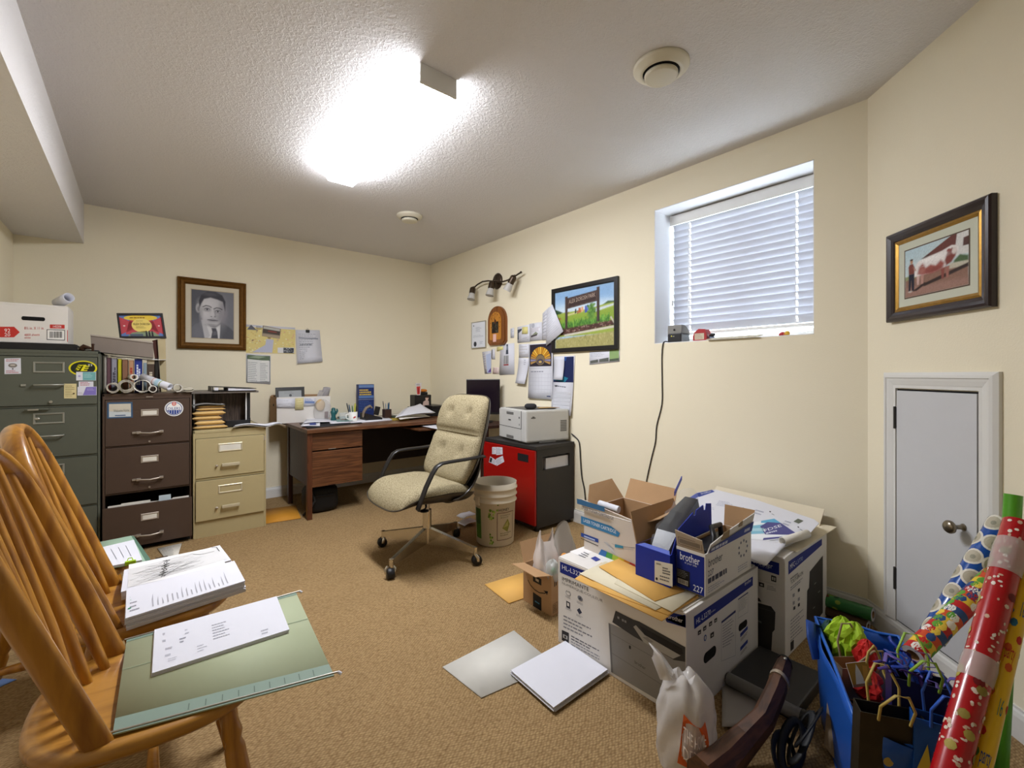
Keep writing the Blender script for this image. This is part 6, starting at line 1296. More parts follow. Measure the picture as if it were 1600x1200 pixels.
# ================================================================== oak bow-back chairs
def make_chair(label, loc, rz):
    t = thing('dining_chair', label, 'chair', loc, rz, 'oak bow-back chairs')
    mb = MB()
    def outline(a):   # seat outline, narrower at the back
        c, s = math.cos(a), math.sin(a); sg = lambda q, p: math.copysign(abs(q)**p, q)
        x = .215*sg(c, .75); y = .225*sg(s, .70)*(1-.10*(1-(x+.215)/.43)); return x, y
    N_ = 40; vs = []; fs = []
    rings = [(0, .447), (.5, .449), (.82, .458), (.95, .462), (1.0, .455), (1.0, .440), (.95, .428), (.5, .425), (0, .425)]
    for q, z in rings:
        for i in range(N_): x, y = outline(2*PI*i/N_); vs.append((x*q, y*q, z-(.004 if q in (.5, .82) and x > 0 else 0)))
    for i in range(len(rings)-1):
        for j in range(N_): fs.append((i*N_+j, i*N_+(j+1) % N_, (i+1)*N_+(j+1) % N_, (i+1)*N_+j))
    mb.add(vs, fs, OAK, True); mb.build('seat', t)
    rake = math.radians(20)
    def bow(y, h, x0): return Vector((x0-h*math.sin(rake), y, .452+h*math.cos(rake)))
    x0 = -.085; pts = []
    for i in range(41):
        q = -1+2*i/40
        if abs(q) > .45: e = (1-abs(q))/.55; y = math.copysign(.178+.022*e, q); h = .43*e
        else: a = (1-q/.45)*PI/2 if q > 0 else PI/2+(-q/.45)*PI/2; y = .200*math.cos(a); h = .43+.175*math.sin(a)
        pts.append(bow(y, h, x0-.115*0))
    # the bow plants ahead of the spindles and leans back
    mb = MB(); mb.tube(pts, .5, OAKV, 12, flat=(.046, .026), up=(1, 0, .3)); mb.build('back_bow', t)
    for k in range(7):
        y = -.135+.045*k; base = Vector((-.150+.05*(abs(y)/.135)**2, y*.95, .450))
        yy = y*1.16; a = math.acos(max(-1, min(1, yy/.200))); h = .43+.175*math.sin(a)-.012; top = bow(yy, h, x0-.0)
        P = [base+(top-base)*f for f in (0, .1, .3, .5, .75, 1)]
        mb = MB(); mb.tube(P, [.0095, .0115, .0150, .0135, .0100, .0075], OAKV, 10); mb.build('spindle', t)
    for sx, sy in ((1, 1), (1, -1), (-1, 1), (-1, -1)):
        a = Vector((.125*sx, .145*sy, .43)); b = Vector((.185*sx+(-.02 if sx < 0 else 0), .205*sy, .0)); d = b-a
        mb = MB(); mb.tube([a+d*f for f in (0, .08, .16, .2, .24, .5, .72, .76, .80, .95, 1)], [.014, .015, .021, .016, .021, .025, .021, .015, .020, .014, .013], OAKV, 14); mb.build('leg', t)
    for sy in (1, -1):
        mb = MB(); z = .20; f = (.43-z)/.43; p0 = Vector((.125+.06*f, (.145+.06*f)*sy, z)); p1 = Vector((-.125-.08*f, (.145+.06*f)*sy, z))
        mb.tube([p0, p0*.75+p1*.25, (p0+p1)/2, p0*.25+p1*.75, p1], [.010, .013, .017, .013, .010], OAKV, 10); mb.build('stretcher', t)
    mb = MB(); f = (.43-.20)/.43; mb.tube([(-.01, (.145+.06*f), .20), (-.01, .09, .20), (-.01, 0, .20), (-.01, -.09, .20), (-.01, -(.145+.06*f), .20)], [.010, .013, .017, .013, .010], OAKV, 10); mb.build('stretcher', t)
    return t
ch = make_chair('oak bow-back chair carrying the big open green folder and a printed form', (.030, 1.345, 0), math.radians(-2))
dup(ch, (.020, 1.855, 0), math.radians(2), 'oak bow-back chair with the map printout and thick paper stack on its seat')
dup(ch, (-.235, 2.36, 0), math.radians(-4), 'oak bow-back chair farthest from the camera, holding the small clipped green folder')
# --- what lies on the seats
fz = .4635
t, b = floor_sheet('hanging_folder', 'large open grey-green hanging file folder on the nearest oak chair', 'folder', fz, ((176, 1150), (522, 1057), (462, 926), (198, 1000)), GREENF, .0025, part='cover')
pr = Pr(level(fz+.0025), .0006); pr.poly([b(0, 0), b(1, 0), b(1, .10), b(0, .13)], '7E9184', 0); pr.poly([b(0, .955), b(1, .955), b(1, 1), b(0, 1)], '74887A', 0)
for i in range(9): pr.poly([b(.30+.075*i, .035), b(.305+.075*i, .035), b(.31+.075*i, .085), b(.305+.075*i, .085)], '5A6A60', 1)
pr.poly([b(0, .60), b(1, .60), b(1, .606), b(0, .606)], '94A488', 1); pr.build(t)
for y_ in (.015, .99):
    mb = MB(); a = Vector((*b(-.01, y_), fz+.004)); c = Vector((*b(1.025, y_), fz+.004)); mb.tube([a, c], .0022, STEEL, 6); mb.tube([c, c+Vector((.006, -.006, -.004))], .0035, PAPER, 6); mb.build('hanger_rail', t, True)
def stack(name, lab, z, q, n, th, cat='papers', draw=None, jit=.003, m=PAPER, spread=0.0):
    pl = level(z); c = [Vector(pl.at(*p)) for p in q]; ctr = sum(c, Vector((0, 0)))/4
    t = thing(name, lab, cat, (ctr.x, ctr.y, z)); r = random.Random(int(z*1000)+n)
    for i in range(n):
        dx, dy = r.uniform(-jit, jit)+spread*i, r.uniform(-jit, jit); mb = MB(); mb.prism([(p.x+dx, p.y+dy) for p in c], z+th*i+.0002, z+th*(i+1)-.0002, m); mb.build('sheet', t, True)
    if draw:
        p2 = Pr(level(z+th*n), .0005); draw(p2, bil([(p.x+dx, p.y+dy) for p in c])); p2.build(t)
    return t
def d_form(p, b):
    for x0, y0, x1, y1, n, s in ((.06, .55, .10, .9, 1, 1), (.08, .2, .14, .5, 1, 2), (.10, .12, .20, .2, 1, 3), (.22, .62, .26, .8, 1, 4)): p.rows(b, x0, x1, y0, y1, 2, 'B4B6C0', 0, .3, s)
    for i in range(6): p.rows(b, .42, .56, .30+.07*i, .35+.07*i, 1, '9A9CA6', 0, .4, i)
    p.rows(b, .30, .38, .12, .3, 3, 'B4B6C0', 0, .3, 8); p.rows(b, .78, .86, .06, .2, 2, 'A8AAB4', 0, .4, 9); p.rows(b, .18, .24, .45, .6, 2, '8A8C98', 0, .4, 9)
stack('printed_form', 'white printed form booklet on the open green folder', .4665, ((237, 1058), (452, 988.5), (432, 936), (241, 989)), 4, .0022, 'document', d_form, .0015)
def d_mapb(p, b):
    p.rect(*b(.05, .10), *b(.97, .95), 'E2E2E2', 0); p.poly([b(.05, .1), b(.97, .1), b(.97, .95), b(.05, .95)], 'D2D2D2', 1); r = random.Random(9)
    for k in range(26):
        y = .14+.78*r.random(); x = .06+.2*r.random(); P = [(x, y)]
        for i in range(9): P.append((P[-1][0]+.07*r.uniform(.5, 1), min(.93, max(.12, P[-1][1]+r.uniform(-.06, .06)))))
        p.path([b(min(.96, a), c) for a, c in P], r.choice([.0008, .0012]), r.choice(['8A8A8A', 'A8A8A8', '6A6A6A']), 2)
    for o in (0, .025):
        P = [(.33+o+.03*math.sin(2.6*i)+.01*i*.5, .12+.8*i/14) for i in range(15)]; p.path([b(*q) for q in P], .0022, '3C3C3C', 3)
    p.path([b(*q) for q in ((.35, .15), (.5, .36), (.62, .42), (.72, .40))], .0018, '4A4A4A', 3); p.path([b(*q) for q in ((.68, .85), (.75, .72), (.90, .70))], .0022, '2E2E2E', 3); p.path([b(*q) for q in ((.90, .95), (.95, .9), (.95, .62))], .0025, '2A2A2A', 3)
stack('map_printout', 'white sheets topped by a grey contour map on the second oak chair', fz, ((190, 938), (362, 886), (344, 862), (195, 902)), 6, .0045, 'document', d_mapb, .002)
def d_rep(p, b):
    p.rows(b, .03, .12, .12, .5, 3, '8A8A92', 0, .3, 3); p.ell(*b(.028, .27), .004, .004, '2E8A5A', 1, 12); p.rows(b, .03, .05, .5, .7, 2, '9AC0B4', 0, .3)
    r = random.Random(6)
    for i in range(17):
        x = .20+.04*i; p.poly([b(x, .10), b(x+.010, .10), b(x+.010, .10+r.uniform(.08, .55)), b(x, .10+r.uniform(.08, .3))], 'A2A2AA', 0)
stack('report_stack', 'thick white report stack lying in front of the contour map printout', fz, ((196, 987), (383, 925), (366, 892), (198, 939)), 9, .0042, 'document', d_rep, .0025)
t, b = floor_sheet('green_folder', 'small green file folder on the farthest oak chair seat', 'folder', fz, ((160, 891), (228, 879), (205, 838), (130, 853)), mat('sage_card', '9DB8A2', .7), .003, part='cover')
mb = MB(); q = [Vector((*b(*k), fz+.003)) for k in ((1.0, -.02), (1.13, .06), (1.05, .96), (1.0, 1.0))]; mb.add(q+[p_-Vector((0, 0, .003)) for p_ in q], [(0, 1, 2, 3), (7, 6, 5, 4), (0, 4, 5, 1), (1, 5, 6, 2), (2, 6, 7, 3), (3, 7, 4, 0)], mat('dark_green_card', '50705E', .7)); mb.build('back_flap', t, True)
tt = stack('clipped_papers', 'thin white papers held by a lime clip on the small green folder', fz+.0036, ((166, 889), (222, 878), (209, 846), (150, 860)), 3, .0025, 'papers', lambda p, b: [p.path([b(.35+.2*i, .25), b(.33+.2*i, .8)], .0015, '6A6C78', 0) for i in range(3)], .001)
mb = MB(); c = level(fz+.014).pt(206, 878); mb.box((c.x-.02, c.y-.006, fz+.004), (c.x+.012, c.y+.006, fz+.020), mat('lime_plastic', 'A8D028', .4), bev=.003); mb.tube([c+Vector((-.014, 0, .004)), c+Vector((-.01, .012, .012)), c+Vector((0, .012, .012)), c+Vector((.004, 0, .004))], .0018, MATS['lime_plastic'], 6); mb.build('binder_clip', tt, True)
# black padded chair at the picture edge by the left wall
bcx = thing('black_chair', 'black padded chair by the green cabinet, mostly hidden', 'chair', (-.44, 2.93, 0), math.radians(-12))
mb = MB(); mb.grid(pil(0, 0, .42, .20, .20, .07, .45), 24, 10, BAGM); mb.build('seat', bcx); mb = MB(); mb.grid(lambda u, v: (lambda p: (p[0]-.20-.0, p[1], p[2]))(pil(0, 0, .60, .03, .19, .42, .5)(u, v)), 24, 12, BAGM); mb.build('backrest', bcx)
for sx in (-1, 1):
    for sy in (-1, 1): mb = MB(); mb.tube([(.16*sx, .17*sy, .44), (.17*sx, .18*sy, 0)], .011, BLACKM, 10); mb.build('leg', bcx)
    mb = MB(); mb.tube([(-.17, .15*sx, .44), (-.20, .15*sx, .52), (-.205, .15*sx, .70)], .010, BLACKM, 10); mb.build('back_post', bcx)
# things on the carpet under and beside the chairs
floor_sheet('blue_sheet', 'blue paper sheet on the carpet behind the nearest oak chair', 'paper', .0015, ((-40, 1085), (-10, 1078), (26, 1062), (-20, 1060)), mat('sky_blue_paper', '6C8CC8', .7), .002)
floor_sheet('fallen_papers', 'white printed sheets on the carpet in front of the brown cabinet', 'papers', .0015, ((262, 878), (276, 876), (284, 850), (246, 858)), PAPER2, .006, draw=d_rows(8, '9A9CA0', seed=7))
floor_sheet('cardboard_scrap', 'dark cardboard scrap on the carpet by the fallen papers', 'cardboard', .009, ((240, 890), (262, 885), (262, 869), (243, 873)), mat('dark_card', '5E4C3C', .8), .004)
# envelopes and sheets on the carpet
t, b = floor_sheet('manila_envelope', 'orange envelope on the carpet beside the putty cabinet', 'envelope', .0015, ((412, 819), (470, 810), (462, 790), (410, 797)), mat('orange_kraft', 'C88A28', .7), .004)
t, b = floor_sheet('manila_envelope', 'orange envelope on the carpet beside the smiling-arrow carton', 'envelope', .0015, ((757.5, 914), (795, 943.5), (848, 925), (826, 893)), KRAFT, .004)
floor_sheet('file_folder', 'cream file folder lying flat on the open carpet', 'folder', .0015, ((752, 1091), (868, 1040), (803, 986), (691.5, 1043)), mat('cream_folder', 'CBC9C1', .75), .003)
stack('blank_papers', 'stack of blank white sheets on the carpet touching the big printer carton', .0055, ((866, 1113), (950, 1053), (884, 1007.5), (799, 1054)), 7, .0028, 'papers', None, .006)
# ================================================================== cartons under the window
def open_box(mb, x0, y0, x1, y1, z0, z1, m, inside=CARD, th=.004, tops=None):
    """box without lid: outer skin m, inner liner inside"""
    mb.box((x0, y0, z0), (x1, y0+th, z1), m); mb.box((x0, y1-th, z0), (x1, y1, z1), m); mb.box((x0, y0+th, z0), (x0+th, y1-th, z1), m); mb.box((x1-th, y0+th, z0), (x1, y1-th, z1), m); mb.box((x0+th, y0+th, z0), (x1-th, y1-th, z0+th), m)
    q = .0012
    mb.box((x0+th, y0+th, z0+th), (x0+th+q, y1-th, z1-.001), inside); mb.box((x1-th-q, y0+th, z0+th), (x1-th, y1-th, z1-.001), inside); mb.box((x0+th+q, y0+th, z0+th), (x1-th-q, y0+th+q, z1-.001), inside); mb.box((x0+th+q, y1-th-q, z0+th), (x1-th-q, y1-th, z1-.001), inside)
    return mb
def panel(t, name, pts, m, th=.003, m2=None, parent=None):
    """stiff flat piece through 3-D points"""
    P = [Vector(p) for p in pts]; n = (P[1]-P[0]).cross(P[-1]-P[0]).normalized(); k = len(P); mb = MB()
    mb.add(P+[p-n*th for p in P], [tuple(range(k)), tuple(reversed(range(k, 2*k)))]+[(i, k+i, k+(i+1) % k, (i+1) % k) for i in range(k)], m)
    if m2: mb.add([p-n*(th+.0006) for p in P], [tuple(reversed(range(k)))], m2)
    return mb.build(name, parent or t, True)
NAVB = '12257E'; INKG = '4A4C54'; GRYP = '8C8A88'
# --- big printer carton
hx0, hx1, hy0, hy1, hz = 1.410, 1.985, .785, 1.385, .374
t = thing('printer_carton', 'large white printer carton printed with a grey printer, envelopes on top', 'carton', ((hx0+hx1)/2, (hy0+hy1)/2, 0)); big = t
mb = MB(); mb.box((hx0, hy0, .0008), (hx1, hy1, hz-.004), WCARD, bev=.003); mb.build('carton', t, True)
mb = MB(); mb.box((hx0+.002, hy0+.012, hz-.0045), (hx1-.002, (hy0+hy1)/2+.10, hz), WCARD, bev=.001); mb.build('flap', t, True); mb = MB(); mb.box((hx0+.002, (hy0+hy1)/2+.104, hz-.0045), (hx1-.002, hy1-.002, hz), WCARD, bev=.001); mb.build('flap', t, True)
p = Pr(faceX(hx0), .0006)
p.qpoly([(875.2, 877.3), (914, 892), (898, 904), (875.2, 894.2)], NAVB, 0); p.qtext('HL-L3270', (878.5, 889), (912, 903.5), (878.5, 882), 'E8EAF2', 1)
p.qpoly([(1040, 968), (1071, 960), (1071, 980.5), (1042, 972)], NAVB, 0); p.qpoly([(1040, 955), (1071.5, 962), (1071.5, 981), (1036, 965.5)], NAVB, 0); p.qtext('brother', (1044, 966), (1067, 973.5), (1044, 959), 'E8EAF2', 1)
p.qtext('IMPRIMANTE', (878.4, 906.5), (920, 924), (878.4, 900.7), '2E2E32', 0); p.qtext('NUMÉRIQUE COULEUR', (878.4, 912.8), (942, 942), (878.4, 907.4), GRYP, 0)
f = lambda cx, cy, s: bil([faceX(hx0).at(cx-s, cy-s*.55+s), faceX(hx0).at(cx+s, cy+s*.55+s), faceX(hx0).at(cx+s, cy+s*.55-s), faceX(hx0).at(cx-s, cy-s*.55-s)])
b = f(888, 927, 5); p.poly(ov(b, .8, 16), '6A6C74', 0); p.poly(ov(b, .62, 16), 'DCD8D2', 1); p.poly([b(.3, .7), b(.7, .7), b(.6, 1.1), b(.4, 1.1)], 'DCD8D2', 1)
b = f(906.6, 935, 5); p.poly(ov(b, .8, 16), '7A7C84', 0); p.poly([b(.3, .3), b(.7, .4), b(.5, .8)], '3A3C44', 1); b = f(888, 945, 5); p.poly([b(.2, 0), b(.8, 0), b(.8, 1), b(.2, 1)], '3A3C44', 0); p.poly([b(.35, .3), b(.65, .3), b(.65, .8), b(.35, .8)], 'DCD8D2', 1); b = f(905.5, 955, 5); p.poly([b(.1, .5), b(.5, .0), b(.9, .5), b(.5, 1)], '33384C', 0)
for cx, cy in ((889, 934), (907, 943), (889, 952), (906, 963)): b = f(cx, cy, 6); p.rows(b, .05, .95, .35, .65, 2, '9A9AA0', 0, .4, int(cx+cy))
for i in range(4): a = 960+i*5.6; b = bil([faceX(hx0).at(880.6, a+4), faceX(hx0).at(926, a+26), faceX(hx0).at(926, a+22), faceX(hx0).at(880.6, a)]); p.rows(b, 0, 1, 0, 1, 1, '7C7C82', 0, .5, i)
p.qpoly([(878, 1000), (889, 1005.5), (889, 989), (878, 984)], '2C2C30', 0); p.qpoly([(880, 996), (887, 999.5), (887, 994), (880, 990.5)], 'B8B6B2', 1); p.qpoly([(882, 996), (885, 997.5), (885, 994), (882, 992.5)], '2C2C30', 2)
for i in range(4): a = 992+i*4.4; b = bil([faceX(hx0).at(892.5, a+3), faceX(hx0).at(938, a+27), faceX(hx0).at(938, a+24.6), faceX(hx0).at(892.5, a)]); p.rows(b, 0, 1, 0, 1, 1, '55555C' if i < 2 else '8C8C92', 0, .6, 20+i)
p.qpoly([(951, 973), (955, 1050), (1055, 1110), (1073, 1119), (1071, 1031), (990, 990)], '8E8C89', 0); p.qpoly([(951, 973), (954, 976), (958, 1051), (955, 1050)], '6E6C6A', 1)
p.qpoly([(957, 972), (962, 954), (990, 968), (999, 971), (1071, 1011), (1071, 1034), (1053, 1031), (1010, 1005), (990, 994)], '3A3836', 1); p.qpoly([(999, 977), (1066, 1013), (1068, 1022), (1056, 1022), (1010, 996)], '211F1E', 2)
p.qpoly([(990, 979), (994, 976.5), (1008, 992), (1064, 1024), (1052, 1029), (1006, 1003)], 'A8A5A0', 3); p.qpoly([(1004, 995), (1012, 995), (1022, 1003), (1016, 1004)], '8A8784', 4)
for x, y in ((965, 966), (972, 970), (976, 972)): p.qpoly([(x, y), (x+3, y+1.5), (x+3, y-2), (x, y-3.5)], '8A8886', 2)
p.qline((955, 989.5), (1071, 1055), .0012, '5E5C5A', 1); p.qline((956, 1020), (1071, 1093), .0014, '5E5C5A', 1); p.qpoly([(983, 1008), (986, 1009.5), (986, 1014.5), (983, 1013)], '33312F', 1); p.qtext('brother', (992, 1036), (1009, 1047), (992, 1031), '4A4846', 1); p.qpoly([(1043, 1050), (1047, 1052), (1047, 1057), (1043, 1055)], '33312F', 1)
p.build(t)
p = Pr(faceY(hy0), .0006); fy = faceY(hy0)
p.qpoly([(1084, 963.5), (1176, 900.5), (1176, 914.5), (1084.7, 983)], NAVB, 0); p.qtext('HL-L3270', (1087.5, 975.5), (1110, 959.5), (1087.5, 967), 'E8EAF2', 1); p.qtext('cdw', (1111, 957.5), (1117.5, 953), (1111, 954.5), 'C8CCDC', 1); p.qtext('brother', (1163.5, 915), (1173.5, 908), (1163.5, 909.5), 'E8EAF2', 1)
for cx, cy, s in ((1092.7, 988, 2.4), (1101, 981.5, 2.4), (1110, 974.5, 2.4), (1118, 969, 2.2), (1112.5, 992, 2.8)):
    p.qpoly([(cx-s, cy+s*2.1), (cx+s, cy+s*.7), (cx+s, cy-s*2.1), (cx-s, cy-s*.7)], '2A2A2E', 0); p.qpoly([(cx-s*.5, cy+s*.9), (cx+s*.5, cy+s*.3), (cx+s*.4, cy-s*.6), (cx-s*.4, cy+.1)], 'B8B4AE', 1)
b = bil([fy.at(1099.5, 1003), fy.at(1103.8, 1000), fy.at(1103.8, 990), fy.at(1099.5, 993)]); p.poly(ov(b, 1, 16), '3A5490', 0); p.poly(ov(b, .6, 16), 'C9C6C4', 1)
def hole(cx, cy, w_, h_, sl):
    a = fy.at(cx-w_, cy+w_*sl); c = fy.at(cx+w_, cy-w_*sl); hh = (fy.at(cx, cy-h_)[1]-fy.at(cx, cy+h_)[1])/2; n = 10; P = []
    for i in range(n+1): q = PI/2+PI*i/n; P.append((a[0]+hh*.9*math.cos(q)+hh*.9, a[1]+hh*math.sin(q)))
    for i in range(n+1): q = -PI/2+PI*i/n; P.append((c[0]+hh*.9*math.cos(q)-hh*.9, c[1]+hh*math.sin(q)))
    mb = MB(); mb.prism(P, 0, .0012, INSIDE, M=fy.M); mb.build('hand_hole', t, True)
hole(1109, 1022.5, 9.5, 8, .85); hole(1160.5, 977, 6.5, 5.5, .8)
for (x0, x1, ya, yb, yc, yd) in ((1127, 1149, 971, 953, 1024, 1033), (1153, 1168.5, 936, 925, 956, 966)):
    b = bil([fy.at(x0, yd), fy.at(x1, yc), fy.at(x1, yb), fy.at(x0, ya)])
    for A, B in (((0, 0), (1, 0)), ((1, 0), (1, 1)), ((1, 1), (0, 1)), ((0, 1), (0, 0))): p.line(b(*A), b(*B), .0012, '8A8890', 0)
    p.poly([b(0, .95), b(1, .95), b(1, 1), b(0, 1)], '2C3468', 1); p.rows(b, .08, .92, .3, .9, 9, '8A8A90', 0, .3, x0)
for ya, yb in ((996, 983), (1017.5, 1004)): p.qpoly([(1156.5, ya), (1168, yb), (1168, yb-5.5), (1156.5, ya-6)], '2C3C88', 0); b = bil([fy.at(1157, ya+7), fy.at(1168, yb+7), fy.at(1168, yb+2), fy.at(1157, ya+2)]); p.rows(b, 0, 1, 0, 1, 2, '8A8078', 0, .5, ya)
p.build(t)
p = Pr(level(hz), .0008); p.qpoly([(890, 862), (905, 869), (935, 860), (918, 852)], 'E8E6E4', 0); b = bil([level(hz).at(902, 868), level(hz).at(914, 873), level(hz).at(926, 868), level(hz).at(914, 862)]); p.rows(b, 0, 1, 0, 1, 3, '6A6A70', 1, .4); p.qpoly([(923, 872.5), (931, 877.5), (938.5, 874.5), (930, 869.5)], '34408C', 1); p.build(t)
# --- envelopes fanned on it
ez = hz+.0006
for i, (q, m_, lab) in enumerate((
    (((898, 905), (1034, 971), (1092, 930), (940, 880)), KRAFT, 'kraft envelope at the very bottom of the fan on the big printer carton'),
    (((921, 916), (1044, 962), (1092, 934), (960, 884)), KRAFT, 'kraft envelope second from the bottom of the fan'),
    (((906, 897), (1024, 954), (1084, 926), (946, 878)), MANILA, 'pale grey envelope under the top kraft one, edges frayed'),
    (((960, 912), (1050, 957), (1090, 928), (980, 890)), MANILA, 'pale envelope jutting furthest towards the carton corner'),
    (((936, 886), (1023, 940), (1070, 924), (966, 874)), KRAFT, 'plain kraft envelope topmost of the fan'))):
    floor_sheet('envelope', lab, 'envelope', ez+.0032*i, q, m_, .0028, group='envelopes on the big printer carton')
bz = ez+.0032*5+.0004
# --- toner carton standing at the back of the big carton
tx0, tx1, ty0, ty1, tz1 = 1.566, 1.86, 1.075, 1.372, .588
t = thing('toner_carton', 'torn-open white and blue toner carton with a rainbow stripe', 'carton', ((tx0+tx1)/2, (ty0+ty1)/2, hz)); z0 = hz+.0008
mb = MB(); open_box(mb, tx0, ty0, tx1, ty1, z0, tz1-.03, mat('pale_carton', 'CFC6BC', .6)); mb.build('carton', t, True)
fx_ = faceX(tx0); zt_l = fx_.at(904, 778)[1]; zr = fx_.at(995, 840)[1]
panel(t, 'front_panel', [(tx0-.0005, ty1+.01, tz1-.028), (tx0-.0005, ty0, tz1-.028), (tx0+.004, ty0+.02, .520+.045), (tx0-.012, ty1+.012, .602)], MATS['pale_carton'], .003, CARD)
p = Pr(fx_, .0012)
A = lambda u, v: (u, v)
p.qpoly([(908, 806), (955, 822), (969, 833), (966, 839), (908, 818)], '3A7EB0', 0); p.qtext('LASER TONER CARTRIDGE', (912, 815), (963, 834), (912, 810), 'E6EEF4', 1)
p.qpoly([(908, 832), (935, 842), (935, 848), (908, 838)], '2A4898', 0); p.qline((908, 841), (935, 853), .003, '2A2A2C', 0); p.qpoly([(913, 838.5), (930, 845), (930, 843), (913, 836.5)], 'B8C4E0', 1)
for i, (x, y) in enumerate(((944, 847), (950, 852), (956, 849))): p.qline((x, y), (x+10, y+6), .0012, '8A8A8C', 0)
p.qpoly([(961, 850), (974, 853), (974, 857), (961, 855)], '3A88A8', 1); p.qpoly([(944, 846), (950, 848), (958, 858), (962, 866), (956, 862)], 'C8C8CA', 0); p.qline((974, 854), (992, 856), .0015, '5A5A60', 0); p.qline((976, 858), (990, 859), .0012, '8A8A90', 0)
for i, col in enumerate(('3A72B0', '4FA04A', 'A8BC3C', 'DCC02C', 'D88A2C', 'C0402C')):
    a, b_ = i/6, (i+1)/6; P0 = lambda s: (940+53*s, 858+24*s); P1 = lambda s: (935+58*s, 866.5+29*s); p.qpoly([P0(a), P0(b_), P1(min(1, b_+.03)), P1(a+.02 if a else 0)], col, 1)
p.qpoly([(982, 880), (988, 882.5), (988, 886), (982, 883)], '3A4CA0', 2); p.build(t)
p = Pr(Plane((tx0-.0125, ty1+.012, .602), (0, -1, 0), (.07, 0, -1)) if False else fx_, .0145); p.qpoly([(904.5, 778), (948, 791), (948, 799), (905, 786)], '3A6A94', 0); p.qtext('LASER TONER CARTRIDGE', (912, 794), (962, 812), (912, 789), '5A5A64', 0); p.build(t)
mb = MB(); mb.tube([(tx0+.02, 1.30, .592), (tx0+.03, 1.20, .585)], .016, PAPER, 12); mb.build('foam_wrap', t, True)
panel(t, 'flap', [(tx0+.03, ty0+.004, tz1-.031), (tx1, ty0+.004, tz1-.031), (tx1+.01, ty0-.06, .61), (tx0+.06, ty0-.06, .585)], CARD, .003)
panel(t, 'flap', [(tx1-.002, ty0+.02, tz1-.031), (tx1-.002, ty1-.01, tz1-.031), (tx1+.06, ty1+.0, .645), (tx1+.06, ty0+.04, .640)][::-1], CARD, .003, BLUEC)
panel(t, 'flap', [(tx0+.02, ty1-.003, tz1-.031), (tx1, ty1-.003, tz1-.031), (tx1, ty1+.07, .640), (tx0+.12, ty1+.07, .635)], CARD, .003, BLUEC)
panel(t, 'flap_edge', [(tx1-.06, ty0-.02, .640), (tx1+.14, ty0+.06, .668), (tx1+.14, ty0+.06, .685), (tx1-.06, ty0-.02, .660)], BLUEC, .003)
# --- small blue cartons on the front edge
def brlab(p): pass
t = thing('toner_carton', 'small plain blue carton with cream label and bagged cartridge inside', 'carton', (1.65, .96, bz)); blue1 = t
x0, x1, y0, y1, z1 = 1.49, 1.84, .893, 1.041, bz+.118
mb = MB(); open_box(mb, x0, y0, x1, y1, bz, z1, BLUEC); mb.build('carton', t, True)
panel(t, 'flap', [(x0+.005, y1-.002, z1), (x1, y1-.002, z1), (x1, y1+.045, z1+.11), (x0+.03, y1+.045, z1+.11)], CARD, .003, BLUEC)
q = [(x0+.015, y0+.002, z1), (x1-.03, y0+.002, z1), (x1-.04, y0+.0, z1+.135), (x1-.08, y0+.0, z1+.142), (x1-.085, y0, z1+.118), (x1-.10, y0, z1+.118), (x1-.105, y0, z1+.140), (x1-.16, y0, z1+.130), (x1-.165, y0, z1+.112), (x1-.18, y0, z1+.112), (x1-.185, y0, z1+.126), (x0+.06, y0, z1+.085)]
panel(t, 'torn_flap', q, BLUEC, .003)
panel(t, 'flap', [(x0+.002, y0+.002, z1-.001), (x0+.03, y0+.02, z1+.004), (x0+.03, y1-.02, z1+.004), (x0+.002, y1-.002, z1-.001)], mat('violet_blue', '5A6AB8', .5), .002)
fx1 = faceX(x0); p = Pr(fx1, .0006); q = ((1023, 908), (1051, 917), (1051, 881.5), (1023, 875.5)); p.qpoly(q, 'D2CDBE', 0); b = bil([fx1.at(*k) for k in q]); p.rows(b, .1, .5, .8, .95, 1, '8A8880', 1, .5); p.rows(b, .45, .9, .45, .8, 3, '5A5A60', 1, .5, 4); p.rows(b, .3, .95, .12, .4, 2, '6A6A70', 1, .4, 5); p.poly(ov(lambda x, y: b(.06+.12*x, .08+.14*y), 1, 16), '22242A', 1); p.build(t)
mb = MB(); mb.tube([(x0+.06, .965, z1-.03), (x0+.12, .97, z1+.02), (x0+.22, .975, z1+.075), (x0+.32, .98, z1+.12)], [.030, .036, .032, .024], mat('black_toner', '161618', .3), 4, flat=(.9, 1.15)); cart = None; t2 = thing('toner_cartridge', 'black toner cartridge in crinkled clear film leaning out of the plain blue carton', 'cartridge', (x0+.2, .97, z1)); mb.build('cartridge', t2, True)
mb = MB(); r = random.Random(8); P = [(x0+.035+.03*i, .962+.003*i+r.uniform(-.004, .004), z1-.012+.0168*i+r.uniform(-.006, .006)) for i in range(11)]; mb.tube(P, [.034, .050, .040, .054, .041, .052, .038, .047, .034, .042, .026], film('crinkled_film', 'D8DCE0', .10, .08), 11, smooth=False); mb.build('film', t2, True)
t = thing('toner_carton', 'open blue and white carton numbered 227 with a black cartridge', 'carton', (1.68, .83, bz))
x0, x1, y0, y1, z1 = 1.525, 1.90, .778, .888, bz+.148
mb = MB(); open_box(mb, x0, y0, x1, y1, bz, z1, WCARD); mb.build('carton', t, True)
fx2 = faceX(x0); fy2_ = faceY(y0); p = Pr(fx2, .0006); Pv = lambda f0, g: (y1-f0*(y1-y0), bz+g*(z1-bz))
R2 = lambda x, y: (-(y1-x*(y1-y0)), bz+y*(z1-bz))
p.poly([R2(.005, .005), R2(.97, .005), R2(.97, .93), R2(.005, .93)], NAVB, 0)
